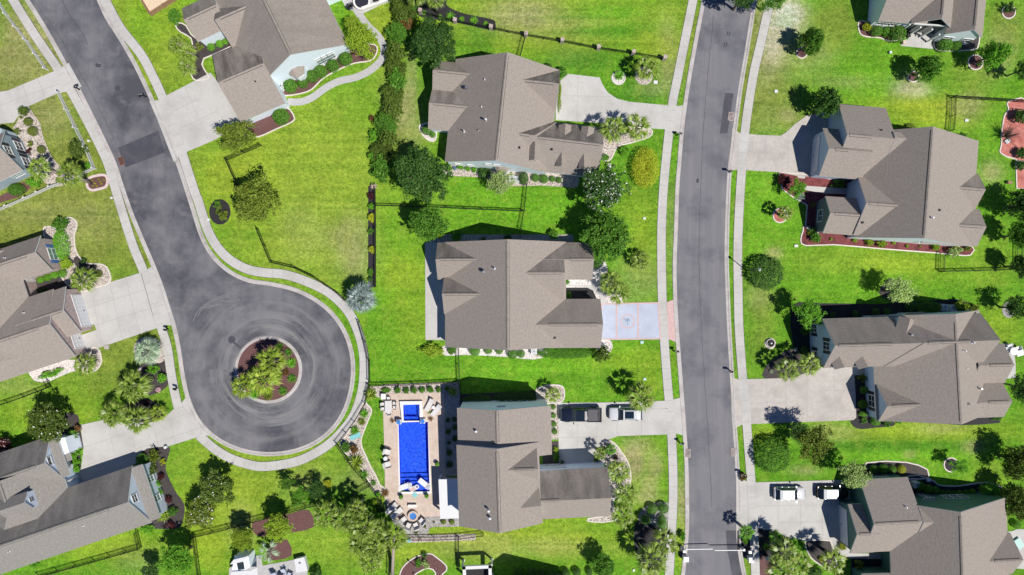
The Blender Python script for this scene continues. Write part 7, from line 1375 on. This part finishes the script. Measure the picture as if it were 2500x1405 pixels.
    mb = MB(); mb.box((prof[0][0], 0, .62), (.06, .9, .2)); part(mb, 'grille', ['trim_black']); mb = MB(); mb.box((prof[0][0] - .01, 0, .42), (.12, 1.3, .14)); part(mb, 'front_bumper', ['trim_black']); mb = MB(); mb.box((prof[-1][0], 0, .5), (.12, 1.4, .16)); part(mb, 'rear_bumper', ['trim_black'])
    for s_ in (-1, 1): mb = MB(); mb.tube([(F[0] + .02, s_ * .1, lo + .03), (F[0] - .28, s_ * .5 + .1, lo + .3)], .012, 4); part(mb, 'wiper', ['trim_black'], ws)
    return t
car(1416.5, 1010, R(180), 'dark navy pickup with covered bed parked on the pool house driveway', 'pickup', 'paint_navy', 'paint_navy')
car(1526, 1008.5, R(180), 'white car with black glass roof parked under a palm', 'suv', 'paint_white', 'paint_white')
car(1922, 1201.5, 0, 'white car with white roof parked on the green house driveway', 'car', 'paint_white', 'paint_white')
car(2027, 1199.5, 0, 'black car with white roof parked close to the green house', 'mini', 'paint_black', 'paint_white')
# ================================================================== POOL FURNITURE
def lounger(px, py, rz, label, group='white sun loungers'):
    p = W(px, py, .05); t = thing('sun_lounger', label, 'sun lounger', p, group); t.rotation_euler = (0, 0, rz)
    mb = MB(); mb.box((-.25, 0, .36), (1.3, .68, .1)); obj('seat', mb.data('seat', ['cushion_white']), t)
    mb = MB(); mb.box((.68, 0, .52), (.72, .68, .1), 0, 0, -.55); obj('backrest', mb.data('backrest', ['cushion_white']), t)
    mb = MB()
    for y in (-.33, .33): mb.box((-.1, y, .28), (1.7, .05, .06))
    obj('frame', mb.data('frame', ['black_metal']), t)
    for x in (-.8, .5):
        for y in (-.3, .3): mb = MB(); mb.box((x, y, .13), (.05, .05, .27)); obj('leg', mb.data('leg', ['black_metal']), t)
    return t
a = math.atan2(-(457 - 560), (1640 - 1745))
lounger(*Z1(1690, 510), R(62), 'left white lounger of the pair right of the hot tub'); lounger(*Z1(1815, 605), R(52), 'right white lounger of the pair right of the hot tub')
lounger(*Z2(338, 870), R(222), 'upper white lounger of the pair at the lower left of the terrace'); lounger(*Z2(415, 940), R(222), 'lower white lounger of the pair at the lower left of the terrace')
def armchair(px, py, rz, label, mat='cushion_white', fr='black_metal', group='white armchairs on the pool terrace', s=1., name='armchair'):
    p = W(px, py, .05); t = thing(name, label, 'chair', p, group); t.rotation_euler = (0, 0, rz); t.scale = (s, s, s)
    mb = MB(); mb.box((0, 0, .4), (.64, .6, .12)); obj('seat', mb.data('seat', [mat]), t); mb = MB(); mb.box((-.33, 0, .68), (.1, .62, .55), 0, 0, -.25); obj('backrest', mb.data('backrest', [mat]), t)
    for y in (-.34, .34): mb = MB(); mb.box((0, y, .58), (.6, .07, .05)); obj('armrest', mb.data('armrest', [fr]), t)
    for x in (-.27, .27):
        for y in (-.32, .32): mb = MB(); mb.box((x, y, .28), (.05, .05, .56)); obj('leg', mb.data('leg', [fr]), t)
armchair(*Z2(280, 68), R(-15), 'upper white armchair at the west side of the pool', s=1.25); armchair(*Z2(282, 245), R(15), 'lower white armchair at the west side of the pool', s=1.25)
for q in ((512, 1030, 35, 'white armchair left of the fire pit'), (580, 1120, 65, 'white armchair below left of the fire pit'), (685, 1115, 115, 'white armchair below right of the fire pit'), (770, 1050, 140, 'white armchair right of the fire pit')): armchair(*Z2(q[0], q[1]), R(q[2]), q[3], s=1.15)
def table(px, py, label, d=(1.1, 1.9), rz=0, mat='cushion_white', h=.72, round_=False, name='dining_table', leg='black_metal'):
    p = W(px, py, .05); t = thing(name, label, 'table', p); t.rotation_euler = (0, 0, rz); mb = MB()
    if round_: mb.cyl((0, 0, h), d[0] / 2, .04, 24)
    else: mb.box((0, 0, h), (d[0], d[1], .05))
    obj('tabletop', mb.data('tabletop', [mat]), t)
    for x in (-1, 1):
        for y in (-1, 1): mb = MB(); k = .35 if round_ else .45; mb.box((x * d[0] * k, y * d[1] * k, h / 2), (.05, .05, h)); obj('leg', mb.data('leg', [leg]), t)
table(*Z1(962, 530), 'long pale dining table at the top left of the pool terrace', (.95, 1.65))
for q in ((960, 395, -90, 'dining chair at the north end of the pale table'), (965, 650, 90, 'dining chair at the south end of the pale table'), (860, 490, 0, 'upper left dining chair at the pale table'), (868, 575, 0, 'lower left dining chair at the pale table'), (1065, 475, 180, 'upper right dining chair at the pale table'), (1070, 550, 180, 'lower right dining chair at the pale table')): armchair(*Z1(q[0], q[1]), R(q[2]), q[3], 'cushion_white', 'black_metal', 'dining chairs round the pale table', .75, 'dining_chair')
table(*Z2(250, 165), 'small round side table between the two west armchairs', (.6, .6), 0, 'white_plastic', .5, True, 'side_table'); table(*Z2(385, 890), 'small round side table between the lower left loungers', (.5, .5), 0, 'white_plastic', .5, True, 'side_table'); table(*Z1(1768, 545), 'small round side table between the loungers right of the hot tub', (.5, .5), 0, 'white_plastic', .5, True, 'side_table')
ubox(*Z1(875, 345), (.6, .7, .75), 'coping', 'pale grill cabinet at the top left corner of the pool terrace', 'grill', 'grill')
p = W(*Z2(640, 985)); t = thing('fire_pit', 'round fire pit with blue glass bowl at the south of the pool terrace', 'fire pit', p); mb = MB(); mb.ring(p, .47, .72, .05, .48, 32); mb.build('ring_wall', ['paver_tan'], t); simple('blue_glass', (.03, .12, .42), (.1, .3, .7), 14, rough=.2); mb = MB(); mb.cyl(p + Vector((0, 0, .05)), .47, .33, 28); mb.build('bowl', ['blue_glass'], t)
p = W(*Z2(633, 840)); t = thing('bench', 'pale stone bench between the pool and the fire pit', 'bench', p); mb = MB(); mb.box(p + Vector((0, 0, .47)), (1.22, .4, .09)); mb.build('seat', ['coping'], t)
for x in (-.45, .45): mb = MB(); mb.box(p + Vector((x, 0, .24)), (.14, .34, .38)); mb.build('leg', ['coping'], t)
def float_(px, py, rz, label):
    p = W(px, py, -.02); t = thing('pool_float', label, 'pool float', p, 'white pool floats'); t.rotation_euler = (0, 0, rz); mb = MB(); P_ = [(-.95, -.3), (-.9, -.36), (.35, -.38), (.55, -.42), (.85, -.3), (.95, 0), (.85, .3), (.55, .42), (.35, .38), (-.9, .36), (-.95, .3)]; mb.prism(P_, 0, .14); obj('mattress', mb.data('mattress', ['white_plastic']), t)
    mb = MB(); mb.box((.65, 0, .25), (.5, .6, .12), 0, 0, -.5); obj('headrest', mb.data('headrest', ['white_plastic']), t)
    for y in (-.35, .35): mb = MB(); mb.cyl((.3, y, .14), .07, .01, 10); obj('cup_holder', mb.data('cup_holder', ['wood']), t)
float_(*Z2(528, 570), R(20), 'white lounge float at the left of the pool shallow end'); float_(*Z2(800, 535), R(-38), 'white lounge float at the right of the pool shallow end')
p = W(*Z2(635, 605), 0); t = thing('pool_raft', 'pink and white inflatable raft between the two white floats', 'pool float', p); t.rotation_euler = (0, 0, R(27)); mb = MB(); mb.box((0, 0, .06), (1.0, .46, .1)); obj('mat', mb.data('mat', ['paver_pink']), t)
for y in (-.25, .25): mb = MB(); mb.tube([(-.6, y, .08), (.5, y, .08)], .07, 8); obj('tube', mb.data('tube', ['white_plastic']), t)
mb = MB(); mb.ring((.62, 0), .14, .3, .02, .18, 18); obj('headrest', mb.data('headrest', ['white_plastic']), t)
def pot(f, x, y, label):
    p = W(*f(x, y), .05); t = thing('potted_shrub', label, 'potted plant', p, 'potted shrubs round the pool'); mb = MB(); mb.cyl(p, .2, .4, 14, .28); mb.build('pot', ['black_metal'], t); obj('foliage', crown('ball', 'leaf_bright'), t, (0, 0, .62), 0, (.29, .29, .28))
pot(Z2, 472, 708, 'potted round shrub at the south-west corner of the pool'); pot(Z2, 836, 693, 'potted round shrub at the south-east corner of the pool'); pot(Z2, 985, 240, 'potted round shrub beside the pool at the shadow edge')
def fcol(f, x, y, label):
    p = W(*f(x, y), .05); mb = MB(); mb.box(p + Vector((0, 0, .45)), (.62, .62, .9)); t = mb.build('fountain_column', ['coping'], off=p); mb = MB(); mb.cyl(p + Vector((0, 0, .9)), .26, .1, 18, .3); mb.build('bowl', ['blue_glass'], t); tag(t, label, 'fountain', 'fountain columns by the hot tub')
fcol(Z1, 1152, 800, 'left square column with blue bowl between hot tub and pool'); fcol(Z1, 1580, 785, 'right square column with blue bowl between hot tub and pool')
p = W(*Z2(662, 697), .07); mb = MB(); mb.cyl(p, .33, .05, 24); tag(mb.build('drain_cover', ['teal_plastic'], off=p), 'pale blue round disc set in the terrace below the pool', 'disc')
# grey deck with outdoor kitchen, bottom left
dk = lambda f: FR(Y4, f)
mb = MB(); q = [W(*x, .95).to_2d() for x in dk([(970, 690), (1098, 660), (1145, 835), (1000, 860)])]; mb.prism([tuple(a) for a in q], .06, .9); o = mb.build('outdoor_kitchen', ['white_plastic'], off=(q[0].x, q[0].y, 0)); mb = MB(); c_ = sum(q, Vector((0, 0))) / 4; mb.prism([tuple(c_ + (a - c_) * 1.05) for a in q], .9, .96); mb.build('worktop', ['trim_white'], o); mb = MB(); mb.box((c_.x - .1, c_.y + .3, 1.0), (.3, .2, .08), .2); mb.build('tap', ['grey_metal'], o); tag(o, 'white outdoor kitchen counter on the grey deck at the bottom', 'counter')
hx = House('garden_room', 'small white shed with tilted roof panels on the grey deck at the bottom left', Y4(260, 760), 'wall_white', 'shingle_grey')
hx.box('wall', 'wall_white', dk([(165, 690), (180, 640), (360, 640), (385, 790), (300, 830), (140, 860)]), 0, 2.2); hx.box('recess', 'glass_dark', dk([(205, 735), (295, 722), (310, 815), (225, 830)]), 0, 2.26)
hx.slab('roof', 'fascia_white', dk([(165, 690), (345, 648), (365, 655), (300, 715), (115, 755)]), 2.75, .1); hx.slab('roof', 'trim_white', dk([(130, 850), (395, 835), (480, 790), (490, 960), (120, 960)]), 2.4, .1)
for q in ((845, 830, 200, 'pale blue deck chair at the top of the group on the grey deck'), (715, 880, 290, 'pale blue deck chair at the bottom edge of the grey deck'), (925, 880, 160, 'pale blue deck chair nearest the white outdoor kitchen')): armchair(*Y4(q[0], q[1]), R(q[2]), q[3], 'painted_blue', 'painted_blue', 'pale blue chairs on the grey deck', 1.1, 'deck_chair')
table(*Y4(815, 890), 'dark round table on the grey deck at the bottom edge', (1.0, 1.0), 0, 'shutter_dark', .6, True, 'round_table')
# terrace of the two-gabled house
table(*X3(690, 655), 'white round table on the small terrace at the right edge', (1.1, 1.1), 0, 'white_plastic', .7, True, 'round_table', 'white_plastic')
for q in ((665, 610, -70, 'white chair above the round table on the right-hand terrace'), (740, 630, 200, 'white chair right of the round table on the right-hand terrace'), (640, 640, 0, 'white chair left of the round table on the right-hand terrace')): armchair(*X3(q[0], q[1]), R(q[2]), q[3], 'white_plastic', 'white_plastic', 'white chairs on the right-hand terrace', .8, 'terrace_chair')
ubox(*X3(745, 670), (.9, .7, .7), 'grey_metal', 'grey covered grill on the right-hand terrace', 'grill', 'grill', .3)
for q in ((215, 130, 30, 'dark terrace chair beside the white house wall, left'), (235, 100, 30, 'dark terrace chair beside the white house wall, right'), (590, 30, 200, 'dark chair right of the round tub on the white house terrace')): armchair(*X8(q[0], q[1]), R(q[2]), q[3], 'trim_black', 'grey_metal', 'dark chairs on the white house terrace', .95, 'terrace_chair')
ubox(*Y8(2220, 1000), (.9, 1.3, .3), 'pale_cover', 'pale teal kayak-like tub on the terrace at the right edge of the green house', 'paddling_pool', 'tub', .6)
ubox(*Y6(820, 605), (.35, .35, .4), 'sand', 'small tan pot at the corner of the top right terrace', 'plant_pot', 'pot'); ubox(*Y6(880, 480), (.4, 1.0, .5), 'trim_black', 'black bench at the side of the top right terrace', 'bench', 'bench', -.1)
ubox(*FK(1130, 545), (.4, .4, .5), 'white_plastic', 'x', 'statue', 'statue') if False else None
ubox(*X1(500, 553), (.4, .4, .2), 'stone', 'small stone at the top of the palm bed of the two-gabled house', 'stone', 'stone', .7); ubox(*FF(660, 1100), (.35, .35, .8), 'grey_metal', 'grey bin at the garage corner of the brick house', 'bin', 'bin')
